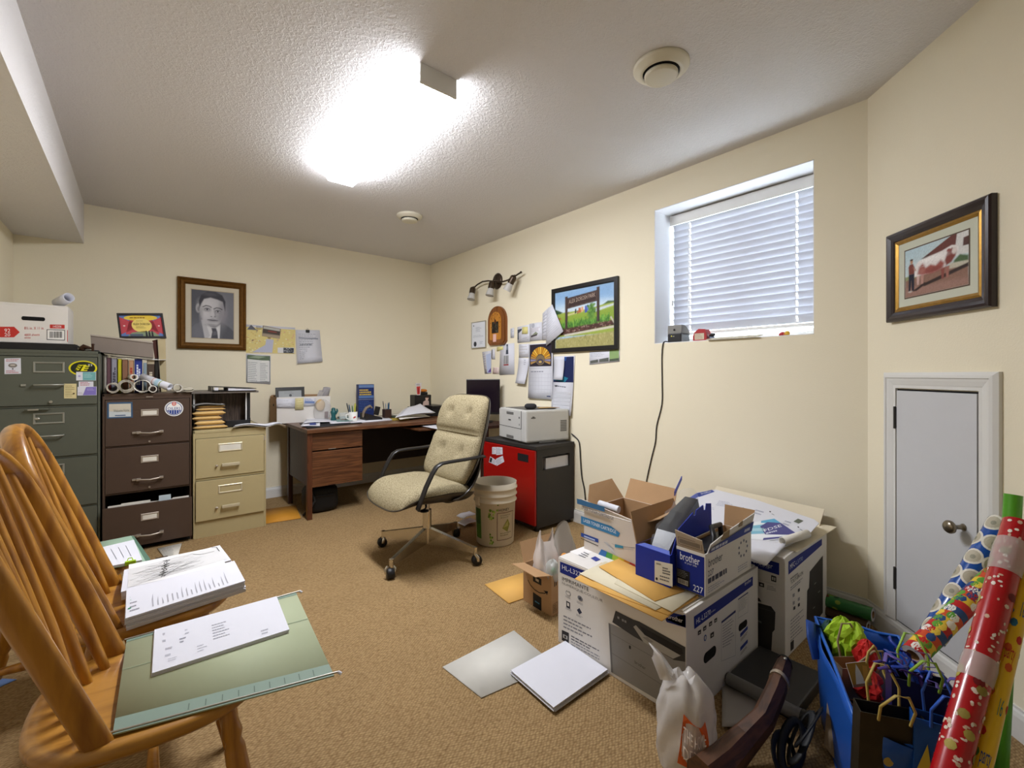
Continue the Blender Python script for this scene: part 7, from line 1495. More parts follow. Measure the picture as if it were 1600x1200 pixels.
p.geo(text_geo('brother'), R2(.14, .70), R2(.82, .70), R2(.14, .89), 'EEF0F6', 1); p.geo(text_geo('at your side'), R2(.30, .62), R2(.72, .62), R2(.30, .69), 'C8CCE0', 1); p.geo(text_geo('227'), R2(.60, .05), R2(.93, .05), R2(.60, .20), 'EEF0F6', 1)
p.poly([R2(.02, .08), R2(.48, .08), R2(.48, .46), R2(.02, .46)], '17171A', 1); b = bil([R2(.04, .26), R2(.46, .26), R2(.46, .45), R2(.04, .45)]); p.rows(b, 0, 1, 0, 1, 5, '8A8884', 2, .35); p.poly([R2(.06, .10), R2(.42, .10), R2(.42, .22), R2(.06, .22)], 'CFCBC2', 2)
r = random.Random(2); x = .08
while x < .40: wv = r.choice([.012, .02]); p.poly([R2(x, .12), R2(x+wv, .12), R2(x+wv, .21), R2(x, .21)], '222226', 3); x += wv+.016
p.build(t)
p = Pr(fy2_, .0006); R3 = lambda x, y: (x0+x*(x1-x0), bz+y*(z1-bz)); TD = '4A4C5A'
p.geo(text_geo('brother'), R3(.06, .66), R3(.34, .66), R3(.06, .86), TD, 0); p.geo(text_geo('227'), R3(.05, .44), R3(.16, .44), R3(.05, .58), TD, 0); b = bil([R3(.05, .26), R3(.62, .26), R3(.62, .40), R3(.05, .40)]); p.rows(b, 0, 1, 0, 1, 1, TD, 0, .9, 3); b = bil([R3(.05, .04), R3(.40, .04), R3(.40, .2), R3(.05, .2)]); p.rows(b, 0, 1, 0, 1, 3, 'A0A2AE', 0, .4, 3); b = bil([R3(.68, .08), R3(.95, .08), R3(.95, .26), R3(.68, .26)]); p.rows(b, 0, 1, 0, 1, 3, 'A0A2AE', 0, .4, 5)
for i in range(9): a = i*.7; p.ell(*R3(.80+.10*math.cos(a), .66+.2*math.sin(a)), .006, .006, '5A5E70', 0, 7)
p.build(t)
a = panel(t, 'front_flap', [(x0+.001, y1-.002, z1), (x0+.001, y0+.004, z1), (x0-.012, y0+.006, z1+.050), (x0-.012, y1-.001, z1+.062)], mat('carton_liner', 'B8AA98', .7), .003)
p = Pr(Plane((x0+.001, y1, z1), (0, -1, 0), (-.013, 0, .055)), .0008); b = rq(.012, .012, .100, .040); p.path([b(0, 0), b(1, 0), b(1, 1), b(0, 1), b(0, 0)], .0015, '5A3A3C', 0); 
for i in range(16): p.poly([b(.06+.055*i, .2), b(.085+.055*i, .2), b(.085+.055*i, .8), b(.06+.055*i, .8)], '4A4448', 0)
p.build(t)
panel(t, 'side_flap', [(x0+.02, y0+.001, z1), (x1, y0+.001, z1), (x1+.005, y0-.012, z1+.075), (x1-.20, y0-.010, z1+.055), (x0+.03, y0-.006, z1+.030)], WCARD, .003)
p = Pr(Plane((x0, y0-.0005, z1), (1, 0, 0), (0, -.013, .075)), .0038); p.poly([(.02, .002), (x1-x0-.005, .004), (x1-x0-.003, .045), (.20, .032), (.03, .018)], '2A3C90', 0); b = rq(.03, .006, .22, .020); p.rows(b, 0, 1, 0, 1, 1, 'C8CCDC', 1, .8); b = rq(x1-x0-.08, .012, x1-x0-.03, .030); p.rows(b, 0, 1, 0, 1, 1, 'C8CCDC', 1, .7, 2); p.build(t)
panel(t, 'tape_strip', [(x0+.10, y0-.009, z1+.030), (x0+.16, y0-.010, z1+.030), (x0+.165, y0-.011, z1+.058), (x0+.115, y0-.0105, z1+.052)], mat('brown_tape', '8C7448', .5), .0012); panel(t, 'tape_strip', [(x0+.24, y0-.0105, z1+.048), (x0+.27, y0-.0110, z1+.048), (x0+.272, y0-.0122, z1+.068), (x0+.242, y0-.0118, z1+.064)], MATS['brown_tape'], .0012)
panel(t, 'back_flap', [(x1-.001, y0+.002, z1), (x1-.001, y1-.002, z1), (x1+.012, y1, z1+.082), (x1+.012, y0-.01, z1+.085)], CARD, .003)
t = thing('toner_cartridge', 'bare black cartridge lying in the open 227 carton', 'cartridge', (1.70, .83, z1)); mb = MB(); mb.box((x0+.05, y0+.016, bz+.04), (x0+.30, y1-.012, z1-.004), BLACK, bev=.012); mb.tube([(x0+.10, .80, z1-.012), (x0+.11, .80, z1+.030), (x0+.16, .835, z1+.048), (x0+.24, .84, z1+.040), (x0+.25, .84, z1-.01)], .010, BLACK, 10); mb.build('cartridge', t, True)
# --- tall multifunction carton
mx0, mx1, my0, my1, mz = 2.035, 2.565, .700, 1.31, .420
t = thing('printer_carton', 'taller white carton with dark photo panels, heaped with printed sheets', 'carton', ((mx0+mx1)/2, (my0+my1)/2, 0))
mb = MB(); mb.box((mx0, my0, .0008), (mx1, my1, mz-.003), WCARD, bev=.003); mb.build('carton', t, True)
fx3 = faceX(mx0); fy3_ = faceY(my0); p = Pr(fx3, .0006)
p.qpoly([(1150, 859.5), (1217.5, 880), (1217.5, 898.7), (1150, 877)], NAVB, 0); p.qtext('brother', (1177, 879), (1207.5, 889), (1177, 871.5), 'E8EAF2', 1); p.qtext('at your side', (1184, 884), (1202, 890), (1184, 881), 'B8BEDC', 1)
p.qpoly([(1205, 907.5), (1213, 910), (1213, 901), (1205, 898.5)], '2A2A2E', 0); p.qpoly([(1206.5, 906), (1208.5, 906.6), (1208.5, 901.5), (1206.5, 901)], 'C8C4C0', 1); p.qpoly([(1209.8, 907), (1211.5, 907.6), (1211.5, 902.5), (1209.8, 902)], 'C8C4C0', 1)
p.qpoly([(1186, 915.5), (1194, 918), (1194, 911.5), (1186, 909)], '2A2A2E', 0); p.qpoly([(1188, 914.5), (1192, 915.6), (1192, 913), (1188, 912)], 'C8C4C0', 1); p.qline((1178, 903.5), (1213, 914), .0012, 'A8A4A4', 0)
b = bil([fx3.at(1198, 921), fx3.at(1214, 925), fx3.at(1213, 917), fx3.at(1199, 914)]); p.rows(b, 0, 1, 0, 1, 3, '8A8890', 0, .4, 4)
p.qpoly([(1170, 938), (1205, 947.5), (1211.7, 956.7), (1210.5, 984), (1207, 988), (1205, 1021), (1170, 1010)], '3A3735', 0); p.qpoly([(1176, 932.5), (1186, 934), (1190, 940.5), (1176, 937)], '3A3735', 0); p.qpoly([(1184, 968), (1190, 971), (1190, 974), (1184, 971)], '6A6866', 1); p.qline((1176, 946), (1209, 956), .0015, '55524F', 1); p.build(t)
p = Pr(fy3_, .0006)
p.qpoly([(1231.7, 877.5), (1284, 841.7), (1284, 851.5), (1231.7, 898)], NAVB, 0); p.qtext('MFC-', (1234, 890), (1243, 883), (1234, 882), 'E8EAF2', 1); p.qtext('L3770', (1243.5, 882.5), (1254, 875), (1243.5, 876), 'A8B4DC', 1)
b = bil([fy3_.at(1235, 907), fy3_.at(1252, 893), fy3_.at(1252, 889), fy3_.at(1235, 903)]); p.rows(b, 0, 1, 0, 1, 1, '7A7A80', 0, .5, 1); p.qtext('TOUT-EN-UN', (1235, 914), (1254.5, 897.5), (1235, 907.5), '3A3A40', 0); b = bil([fy3_.at(1235, 924), fy3_.at(1254, 907), fy3_.at(1254, 901), fy3_.at(1235, 917)]); p.rows(b, 0, 1, 0, 1, 2, '8A8A90', 0, .5, 2)
for cx, cy, d in ((1240, 930, 0), (1248, 922, 1), (1240, 942, 0), (1248, 936, 0), (1241, 950, 1), (1248, 945, 1)): p.qpoly([(cx-1.5, cy+3.5), (cx+1.5, cy+1.5), (cx+1.5, cy-3.5), (cx-1.5, cy-1.5)], '3A3A40' if d else '9A9AA0', 0)
for i in range(7): b = bil([fy3_.at(1235, 972+5.2*i), fy3_.at(1256, 952+5.2*i), fy3_.at(1256, 949+5.2*i), fy3_.at(1235, 969+5.2*i)]); p.rows(b, 0, 1, 0, 1, 1, '8A8A90', 0, .5, i)
p.qpoly([(1235, 1018), (1240, 1013), (1240, 999), (1235, 1004)], '2A2A2E', 0)
p.qpoly([(1285.5, 868), (1265, 893), (1264, 918), (1261, 923), (1260, 990), (1285.5, 957)], '3A3735', 0); 
for x, y in ((1272, 912), (1270, 950), (1278, 925)): p.qpoly([(x, y), (x+3, y-3), (x+3, y-1.5), (x, y+1.5)], '8A8886', 1)
p.build(t)
panel(t, 'flap', [(mx0+.10, my0-.012, mz+.004), (mx1+.04, my0-.030, mz+.012), (mx1+.04, my0+.24, mz+.004), (mx0+.12, my0+.24, mz+.001)], mat('cream_liner', 'D8CDB4', .7), .003)
panel(t, 'flap', [(mx1-.001, my0+.03, mz+.006), (mx1-.001, my1-.02, mz+.006), (mx1+.085, my1-.03, mz+.085), (mx1+.075, my0+.03, mz+.075)], CARD, .003, MATS['cream_liner'])
panel(t, 'flap', [(mx0+.002, my0+.002, mz-.002), (mx0+.16, my0+.002, mz+.004), (mx0+.16, my1-.02, mz+.004), (mx0+.002, my1-.02, mz-.002)], WCARD, .003)
TP = Plane((2.035, .70, .431), (1, 0, .1), (0, 1, .02))
def tilted(name, lab, cat, q, m, off, th, draw=None, curl=None):
    pl = TP.off(off); c = [Vector(pl.at(*k)) for k in q]; ctr = sum(c, Vector((0, 0)))/len(c); o = pl.M @ Vector((ctr.x, ctr.y, 0)); t = thing(name, lab, cat, tuple(o))
    if len(c) == 4:
        b = bil(c); mb = MB(); mb.grid(lambda u, v: pl.M @ Vector((*b(u, v), th+(curl(u, v) if curl else 0))), 8, 8, m, th=th)
    else: b = None; mb = MB(); mb.prism([tuple(x) for x in c], 0, th, m, M=pl.M)
    mb.build('sheet', t, True)
    if draw: p = Pr(pl.off(th), .0006); draw(p, b); p.build(t)
    return t
def d_info(p, b):
    p.qpoly([(1036, 803.5), (1089, 770.5), (1114, 766), (1110, 769), (1092, 776), (1042, 806)], '3A4EA0', 0); p.qpoly([(1088, 772), (1112, 765.5), (1117, 768.5), (1092, 777)], '3A4EA0', 0); p.qtext('brother', (1096, 773), (1112, 769), (1095, 770.5), 'D8DCEE', 1)
    for u, v, w_, n in ((1090, 790, 26, 4), (1118, 782, 24, 4), (1142, 790, 18, 3), (1176, 795, 14, 2), (1222, 812, 12, 2)):
        bb = bil([p.pl.at(u, v+8), p.pl.at(u+w_, v+12), p.pl.at(u+w_+6, v+4), p.pl.at(u+6, v)]); p.rows(bb, 0, 1, 0, 1, n, 'A4A8BC', 0, .4, u)
    p.qpoly([(1240, 815), (1248, 818.5), (1256, 814), (1247, 810.5)], '5E6458', 0); 
    for u, v in ((1203, 800), (1247, 824), (1161, 794.5)): p.qpoly([(u-1, v), (u+1.4, v+1), (u+2, v-.6), (u-.2, v-1.4)], '26262A', 0); bb = bil([p.pl.at(u+3, v+4), p.pl.at(u+9, v+7), p.pl.at(u+9, v+5), p.pl.at(u+3, v+2)]); p.rows(bb, 0, 1, 0, 1, 1, '6A6A70', 0, .5)
tilted('info_poster', 'large white printed sheet with blue heading band over the taller carton', 'poster', ((1034, 804), (1090, 770), (1118, 765.5), (1160, 776), (1180, 781), (1272, 812), (1280, 818), (1262, 838), (1225, 856), (1195, 884), (1160, 872), (1100, 850)), PAPER, 0, .002, d_info)
def d_fuse(p, b):
    p.poly([b(0, 0), b(1, 0), b(1, 1), b(0, 1)], 'E6EAEE', 0); p.poly([b(0, .45), b(.62, .30), b(.62, .80), b(0, .85)], '7EB8CE', 1); p.poly([b(.0, .6), b(.5, .45), b(.5, .62), b(0, .74)], 'A8D0DE', 2); p.poly([b(.55, .90), b(1, .70), b(1, 1), b(.6, 1)], '5AA8CC', 1)
    p.poly([b(.42, .30), b(1, .05), b(1, .72), b(.72, .88), b(.45, .72)], '4A4A86', 2); p.poly([b(.30, .05), b(.92, -.0), b(1, .04), b(.34, .14)], '4A4A86', 2); p.poly([b(.80, .0), b(1, .04), b(1, .12), b(.82, .10)], '5A88BC', 3)
    p.qtext('FDSE', (1195, 832), (1222, 823.5), (1193, 828), 'ECEEF4', 4)
    bb = bil([p.pl.at(1198, 836), p.pl.at(1224, 829), p.pl.at(1222, 826), p.pl.at(1196, 832.5)]); p.rows(bb, 0, 1, 0, 1, 1, 'C8CCDC', 4, .6)
tilted('flyer', 'blue and violet printed flyer with white lettering on the sheet heap', 'flyer', ((1168, 850), (1250, 838), (1210, 811), (1158, 820)), PAPER, .0030, .0012, d_fuse)
tilted('loose_sheet', 'curled white sheet hanging over the taller carton front edge', 'paper', ((1197, 884), (1232, 848), (1168, 842), (1160, 868)), PAPER, .0036, .0012, lambda p, b: (p.qpoly([(1178, 860), (1181, 858), (1180, 857), (1177, 858.5)], '1E1E22', 0), p.rows(b, .1, .6, .5, .8, 3, 'B0B4C4', 0, .3)), lambda u, v: .003*math.sin(3*u))
pa = TP.off(.012).pt(1262, 836); pb2 = TP.off(.012).pt(1236, 846); t = thing('rolled_sheet', 'small rolled white sheet end poking from under the flyer', 'paper roll', tuple(pa)); paper_roll(t, pa+Vector((0, 0, .006)), pb2+Vector((-.04, .02, .004)), .017, PAPER2, 1.5, .0015)

# --- carton with smiling arrow, snack bags
ax0, ax1, ay0, ay1, az = 1.530, 1.80, 1.548, 1.755, .195
t = thing('parcel_carton', 'small open brown parcel carton with a curved arrow, holding bags', 'carton', ((ax0+ax1)/2, (ay0+ay1)/2, 0))
mb = MB(); open_box(mb, ax0, ay0, ax1, ay1, .0008, az, CARD); mb.build('carton', t, True)
panel(t, 'flap', [(ax0, ay1-.004, az), (ax0, ay0+.004, az), (ax0-.085, ay0+.02, az+.012), (ax0-.085, ay1-.01, az+.018)], CARD, .003); panel(t, 'flap', [(ax0+.004, ay1-.001, az), (ax1-.004, ay1-.001, az), (ax1-.02, ay1+.05, az+.085), (ax0+.02, ay1+.05, az+.090)], CARD, .003)
fa = faceX(ax0); p = Pr(fa, .0006); TB = '15171C'
p.qpoly([(833, 925), (846, 934), (846, 957), (833, 949)], TB, 0); p.qpoly([(833, 897), (846, 905), (846, 915), (833, 908)], TB, 0); p.qpoly([(837, 903), (842, 906), (842, 910), (837, 907)], 'B8A88C', 1); p.qpoly([(836, 938), (843, 942.5), (843, 944.5), (836, 940)], '3A7AA0', 1)
P = [(825, 906), (829, 914), (835, 921), (843, 926), (851, 927), (855, 925.5)]; p.path([fa.at(*q) for q in P], .0045, TB, 1); p.qpoly([(849, 922.5), (856.5, 924), (855, 930), (853.5, 926.5)], TB, 1); p.build(t)
p = Pr(faceY(ay0), .0006); fya = faceY(ay0); b = bil([fya.at(864, 958), fya.at(871, 953), fya.at(871, 940), fya.at(864, 945)]); p.path([b(0, 0), b(1, 0), b(1, 1), b(0, 1), b(0, 0)], .0015, TB, 0); p.rows(b, .1, .9, .1, .9, 4, TB, 0, .4); b = bil([fya.at(866, 917), fya.at(870, 914), fya.at(870, 905), fya.at(866, 908)]); p.poly([b(0, 0), b(.3, 0), b(.3, 1), b(0, 1)], TB, 0); p.poly([b(.6, 0), b(.9, 0), b(.9, 1), b(.6, 1)], TB, 0); p.build(t)
def bagmesh(mb, c, w_, d_, h_, m, top=(.0, .0), wob=.08, seed=1, n=22, k=14, ears=.0, tilt=(0, 0)):
    r = random.Random(seed); ph = [r.uniform(0, 6) for _ in range(6)]
    def fn(u, v):
        a = 2*PI*u; sq = lambda q, e: math.copysign(abs(q)**e, q); f = 1-.12*v if v < .6 else .93-.35*((v-.6)/.4)**1.5
        x = w_*sq(math.cos(a), .6)*(f+.22*v*v); y = d_*sq(math.sin(a), .6)*f*(1-.85*v**3)
        q = 1+wob*(math.sin(3*a+ph[0]+5*v)+.7*math.sin(7*a+ph[1]-9*v)+.5*math.sin(11*a+14*v+ph[2]))*min(1, v*4)
        z = h_*v+(ears*h_*math.cos(2*a)*v**4)+.02*h_*math.sin(5*a+ph[3])*v
        return (c[0]+x*q+tilt[0]*v, c[1]+y*q+tilt[1]*v, c[2]+z)
    mb.grid(fn, n, k, m); return fn
t = thing('plastic_bag', 'white plastic bag with pink mark and black script in the parcel carton', 'bag', (1.58, 1.66, .01)); WF = film('white_bag_film', 'E6DEDA', .82, .3)
mb = MB(); c = (1.598, 1.655, .008); fnb = bagmesh(mb, c, .058, .075, .335, WF, ears=.10, seed=3, wob=.085, n=40, k=22, tilt=(.01, .01)); mb.build('film', t, True)
W2 = Wrap(lambda x, y, lay: tuple(Vector(fnb(x % 1, y))+Vector((-1, -.3, 0)).normalized()*(.003+.0006*lay))); 
W2.poly([(.52, .36), (.55, .36), (.55, .44), (.52, .44)], 'C86A88', 0, 3); W2.poly([(.53, .26), (.57, .26), (.57, .33), (.53, .33)], 'C87A92', 0, 3)
for i in range(9): W2.poly([(.60+.006*math.sin(2*i), .52-.045*i), (.612+.006*math.sin(2*i), .52-.045*i), (.614, .49-.045*i), (.602, .49-.045*i)], '26262A', 0, 2)
W2.build(t)
t = thing('snack_bag', 'silver-topped clear bag of red, green and orange things in the parcel carton', 'bag', (1.71, 1.62, .01)); mb = MB(); c = (1.715, 1.655, .008); bagmesh(mb, c, .075, .070, .345, film('silver_film', 'B8B4AE', .72, .18), seed=6, ears=-.12, wob=.07, n=36, k=20); mb.build('film', t, True)
r = random.Random(5)
for i, (dx, dy, dz, col) in enumerate(((-.06, -.05, .20, 'B8241C'), (-.03, -.06, .215, 'D8842C'), (.0, -.06, .20, '4A7A34'), (.03, -.055, .215, 'B02A28'), (-.055, -.05, .235, 'D89034'), (.0, -.055, .225, 'E0D8CC'), (.045, -.05, .20, '2E5A2C'), (.02, -.06, .20, 'C84A2C'), (-.075, -.05, .19, '3E8A50'))):
    mb = MB(); mb.ell((c[0]+dx-.012, c[1]+dy-.028, dz+.018), (.020, .014, .017), mat('sweet_'+col, col, .35), 10, 7); mb.build('wrapped_sweet', t, True)
t = thing('film_wad', 'crumpled clear film with green and white bits over the parcel carton edge', 'film', (1.56, 1.57, .19)); mb = MB(); mb.grid(pil(1.565, 1.57, .155, .034, .030, .10, .7, wob=.18), 20, 12, film('clear_wad', 'D4D8D6', .45, .12)); mb.build('film', t, True); mb = MB(); mb.ell((1.562, 1.565, .205), (.016, .014, .020), mat('green_bit', '3E8A5A', .4), 10, 6); mb.build('contents', t, True)

# ================================================================== floor clutter in front of the cartons
# carrier bag
t = thing('carrier_bag', 'crumpled translucent white carrier bag with an orange square logo', 'bag', (1.255, .69, 0)); HB = film('milky_bag', 'DCD8D4', .62, .22)
mb = MB(); c = (1.262, .700, .002)
def fnb(u, v):
    a = 2*PI*u; sq = lambda q, e: math.copysign(abs(q)**e, q); f = (.92+.10*math.sin(PI*min(1, v*1.3)))*(1-max(0, (v-.72)/.28)**2*.62); q = 1+.05*math.sin(3*a+4*v)+.035*math.sin(7*a-11*v)+.03*math.sin(11*a+17*v)
    return (c[0]+.074*sq(math.cos(a), .7)*f*q+.010*v, c[1]+.076*sq(math.sin(a), .7)*f*q+.006*v, c[2]+.262*v+.012*math.sin(4*a+1)*v)
mb.grid(fnb, 40, 22, HB); top_ = [fnb(i/40, 1) for i in range(40)]; cc_ = sum((Vector(q) for q in top_), Vector())/40-Vector((0, 0, .02)); mb.add([cc_]+top_, [(0, i+1, (i+1) % 40+1) for i in range(40)], HB, True); mb.build('film', t, True)
mb = MB(); mb.tube([(1.222, .745, .25), (1.212, .772, .31), (1.226, .795, .325), (1.240, .775, .30), (1.25, .74, .26)], [.018, .016, .012, .016, .018], HB, 8, flat=(.25, 1.3)); mb.build('handle', t, True)
va2 = math.atan2(-c[1], -c[0])/(2*PI) % 1
W3 = Wrap(lambda x, y, lay: tuple(Vector(fnb(x % 1, y))+Vector((-.87, -.48, 0))*(.004+.0008*lay)))
OR = 'D0602C'; s0 = va2-.07; W3.poly([(s0, .20), (s0+.20, .16), (s0+.21, .66), (s0+.03, .72)], OR, 0, 6)
def wt(tx, x0, x1, y0, y1): W3.text(tx, s0+x0, s0+x1, y0, y1, 'EFE9E4', 1)
wt('THE HOME', .03, .19, .46, .60); wt('DEPOT', .03, .19, .27, .42); W3.build(t)
# flat slab
t = thing('flat_pad', 'flat black square pad with a pale rounded edge on the carpet by the cartons', 'pad', (1.82, .66, 0)); PADM = mat('black_vinyl', '2B2A2A', .45, var=.08)
mb = MB(); mb.box((1.70, .545, .010), (1.972, .776, .052), PADM, bev=.006); mb.build('slab', t, True); mb = MB(); mb.cyl((1.697, .535, .032), (1.697, .778, .032), .022, mat('grey_edge', '6E6C69', .35), n=16); mb.ell((1.697, .778, .032), (.022, .008, .022), BLACK, 14, 8); mb.build('edge_roll', t, True); mb = MB(); mb.cyl((1.697, .50, .032), (1.697, .535, .032), .024, BLACK, n=18); mb.build('end_cap', t, True); mb = MB(); mb.box((1.695, .55, .001), (1.965, .77, .010), BLACK); mb.build('foot', t, True)
floor_sheet('thin_film', 'pale translucent film sheet on the carpet between carrier bag and black pad', 'film', .0015, ((1128, 1140), (1178, 1140), (1200, 1090), (1128, 1062)), mat('pale_film', 'A39E98', .35, spec=.6), .002, wave=.012)
# carved stock
t = thing('wooden_stock', 'carved dark wooden stock with a pale band and screw beside the blue tote', 'wooden stock', (1.5, .57, 0)); SW = wood('oiled_walnut', '583822', '3A2415', 'X', 20, .55, .0)
a = Vector((1.660, .572, .205)); b_ = Vector((1.545, .560, .165)); c = Vector((1.455, .560, .125)); d = Vector((1.375, .585, .085)); e_ = Vector((1.285, .600, .062)); g_ = Vector((1.18, .615, .055))
mb = MB(); mb.tube([a, a*.6+b_*.4, b_, c, d, e_, g_], [.029, .034, .036, .040, .048, .056, .064], SW, 8, flat=(1.15, .75), smooth=False); mb.build('stock', t, True)
mb = MB(); dd = (b_-a).normalized(); q = a*.38+b_*.62; mb.tube([q-dd*.006, q+dd*.006], [.0365, .0368], mat('pale_band', 'A39684', .4, .3), 16, flat=(1.17, .78)); mb.build('band', t, True)
mb = MB(); mb.ell(tuple(a*.86+b_*.14+Vector((-.004, -.006, .0335))), (.006, .006, .004), STEEL, 10, 6); mb.build('screw', t, True); mb = MB(); mb.tube([a-dd*.004, a+dd*.002], [.0285, .0297], BLACK, 16, flat=(1.17, .77)); mb.build('end_cap', t, True)
t = thing('strap_bundle', 'coil of black webbing strap between the wooden stock and blue tote', 'strap', (1.47, .49, 0)); mb = MB()
for k in range(4):
    P = [(1.46+.03*k+(.055+.008*k)*math.cos(q), .505-.012*k+.022*math.sin(q), .05+.02*k+.042*math.sin(q*1.0+k)) for q in [2*PI*i/18 for i in range(18)]]; mb.tube(P, .012, BAGM, 6, closed=True, flat=(.3, 1))
mb.build('strap', t, True)
# blue tote: open bag with sloping folded rim
TB_ = mat('blue_woven_poly', '1450A8', .38, var=.10, scale=8, spec=.5)
BLr, BRr, NLr = Vector((1.794, .523)), Vector((1.868, .315)), Vector((1.320, .298)); NRr = NLr+(BRr-BLr); tz = .330
t = thing('tote_bag', 'big open blue plastic tote stuffed with gift bags and tissue', 'bag', (1.6, .3, 0))
rim = [BLr, BRr, NRr, NLr]; cen = sum(rim, Vector((0, 0)))/4; base = [cen+(q-cen)*.88 for q in rim]
mb = MB()
for i in range(4):
    A, B, Cb, Db = rim[i], rim[(i+1) % 4], base[(i+1) % 4], base[i]; nrm = Vector((B.y-A.y, -(B.x-A.x))).normalized()
    if nrm.dot(cen-A) > 0: nrm = -nrm
    def fn(u, v, A=A, B=B, Cb=Cb, Db=Db, nrm=nrm, i=i):
        p_ = (Db*(1-u)+Cb*u)*(1-v)+(A*(1-u)+B*u)*v; w_ = .014*math.sin(PI*u)*math.sin(3.1*v+u*4+i)+.007*math.sin(9*u+5*v+i)*math.sin(PI*u); p_ = p_+nrm*w_
        return (p_.x, p_.y, .003+tz*v+(.012*math.sin(4*u+2*i)-.008)*v*math.sin(PI*u))
    mb.grid(fn, 18, 10, TB_, th=.0025)
mb.prism([tuple(q) for q in base], .001, .004, TB_); mb.build('body', t, True)
mb = MB(); P = [Vector((*q, tz+.003)) for q in (rim+[rim[0]])]; R_ = [P[i]*(1-f)+P[i+1]*f for i in range(4) for f in (0, .25, .5, .75)]; R_ = [q+Vector((0, 0, .012*math.sin(4*((k % 4)/4)+2*(k//4))*math.sin(PI*(k % 4)/4)-.008*math.sin(PI*(k % 4)/4))) for k, q in enumerate(R_)]
mb.tube(R_, .005, mat('blue_hem', '1C5CB8', .4), 6, closed=True); mb.build('hem', t, True)
mb = MB(); q = BLr*.85+NLr*.15; mb.tube([(q.x, q.y+.002, tz-.06), (q.x+.005, q.y+.012, tz+.01), (q.x-.03, q.y+.018, tz+.03), (q.x-.07, q.y+.004, tz+.0), (q.x-.075, q.y-.012, tz-.06)], .014, mat('dark_blue_strap', '0E3A80', .5), 6, flat=(.2, 1)); mb.build('handle', t, True)
# tote contents: gift bags and tissue
def tpt(s, w_, z): q = BLr+(NLr-BLr)*s+(BRr-BLr)*w_; return Vector((q.x, q.y, z))
def crumple(t, name, c, r3, m, seed, n=20, k=12, amp=.22, z0=None):
    r = random.Random(seed); ph = [r.uniform(0, 6.28) for _ in range(8)]
    def fn(u, v):
        a = 2*PI*u; b = PI*(v-.5); q = 1+amp*(math.sin(3*a+ph[0]+2*b)*math.cos(b)+.8*math.sin(5*a-4*b+ph[1])*math.cos(b)+.5*math.sin(9*a+7*b+ph[2])*math.cos(b))
        return (c[0]+r3[0]*math.cos(a)*math.cos(b)*q, c[1]+r3[1]*math.sin(a)*math.cos(b)*q, c[2]+r3[2]*math.sin(b)*(1+.3*amp*math.sin(4*a+ph[3])))
    mb = MB(); mb.grid(fn, n, k, m, smooth=False); return mb.build(name, t, True)
def giftbag(lab, c, w_, d_, h_, rz, m, inner, tiltx=0.0, handle=None, cat='gift bag', name='gift_bag', draw=None):
    t = thing(name, lab, cat, tuple(c), rz); Tm = Matrix.Rotation(tiltx, 4, 'X'); mb = MB()
    open_box(mb, -w_/2, -d_/2, w_/2, d_/2, 0, h_, m, inner, .0016); 
    mb.v = [Tm @ Vector((p.x*(1+.06*p.z/h_), p.y*(1+.25*(p.z/h_)*math.cos(4*p.x/w_)), p.z)) for p in mb.v]; mb.build('bag', t)
    if handle:
        for s in (-1, 1): 
            mb = MB(); mb.tube([Tm @ Vector((-w_*.25, s*d_*.55, h_*.97)), Tm @ Vector((-w_*.27, s*d_*.8, h_*1.12)), Tm @ Vector((-w_*.1, s*d_*1.1, h_*1.27)), Tm @ Vector((w_*.1, s*d_*1.1, h_*1.27)), Tm @ Vector((w_*.27, s*d_*.8, h_*1.12)), Tm @ Vector((w_*.25, s*d_*.55, h_*.97))], .003, handle, 6); mb.build('handle', t)
    if draw: p = Pr(Plane((0, -d_/2-.001, 0), (1, 0, 0), (0, 0, 1)), .001); draw(p); p.v = [tuple(Tm @ (p.pl.M @ Vector(v))) for v in p.v]; p.pl = Plane((0, 0, 0), (1, 0, 0), (0, 1, 0)); p.build(t, world=False)
    return t
LIME = mat('lime_tissue', '9CC024', .7, var=.1, scale=20); DGR = mat('dark_green_tissue', '2A4A44', .7, var=.1)
CAMRZ = math.atan2(FW.x*-1, FW.y)   # turns a bag's front to the camera
axis = math.atan2((BRr-BLr).y, (BRr-BLr).x)
lt = thing('tissue_paper', 'bright lime green tissue paper poking out of the blue tote', 'tissue paper', tuple(tpt(.17, .30, .25)))
for k, (s_, w_, z_, r3) in enumerate(((.16, .26, .315, (.035, .040, .075)), (.22, .38, .335, (.038, .032, .060)), (.12, .40, .30, (.03, .03, .06)))): crumple(lt, 'tissue', tuple(tpt(s_, w_, z_)), r3, LIME, 20+k, amp=.26)
dg = thing('tissue_paper', 'dark green crumpled tissue at the tote corner by the carton', 'tissue paper', tuple(tpt(.08, .2, .25))); crumple(dg, 'tissue', tuple(tpt(.10, .14, .27)), (.035, .03, .085), DGR, 33)
KB = mat('snowflake_kraft', '9C8A74', .8, var=.1)
def d_snow(p):
    r = random.Random(3)
    for x, z, col, R in ((-.02, .17, '7A1C24', .020), (.03, .12, 'D8D0C4', .016), (-.03, .09, 'D8D0C4', .014), (.02, .21, 'D8D0C4', .012)):
        for a in range(6): q = a*PI/3; p.line((x, z), (x+R*math.cos(q), z+R*math.sin(q)), .0035, col, 0)
giftbag('kraft gift bag with white snowflakes under the lime tissue', tpt(.30, .30, .012), .13, .055, .30, axis+.55, KB, CARD, .10, mat('cord_tan', '8C7A5C', .8), draw=d_snow)
REDT = mat('red_tissue', 'C0201C', .6, var=.15, scale=20); rt_ = thing('tissue_paper', 'red tissue paper spilling beside the snowflake gift bag', 'tissue paper', tuple(tpt(.36, .50, .25)))
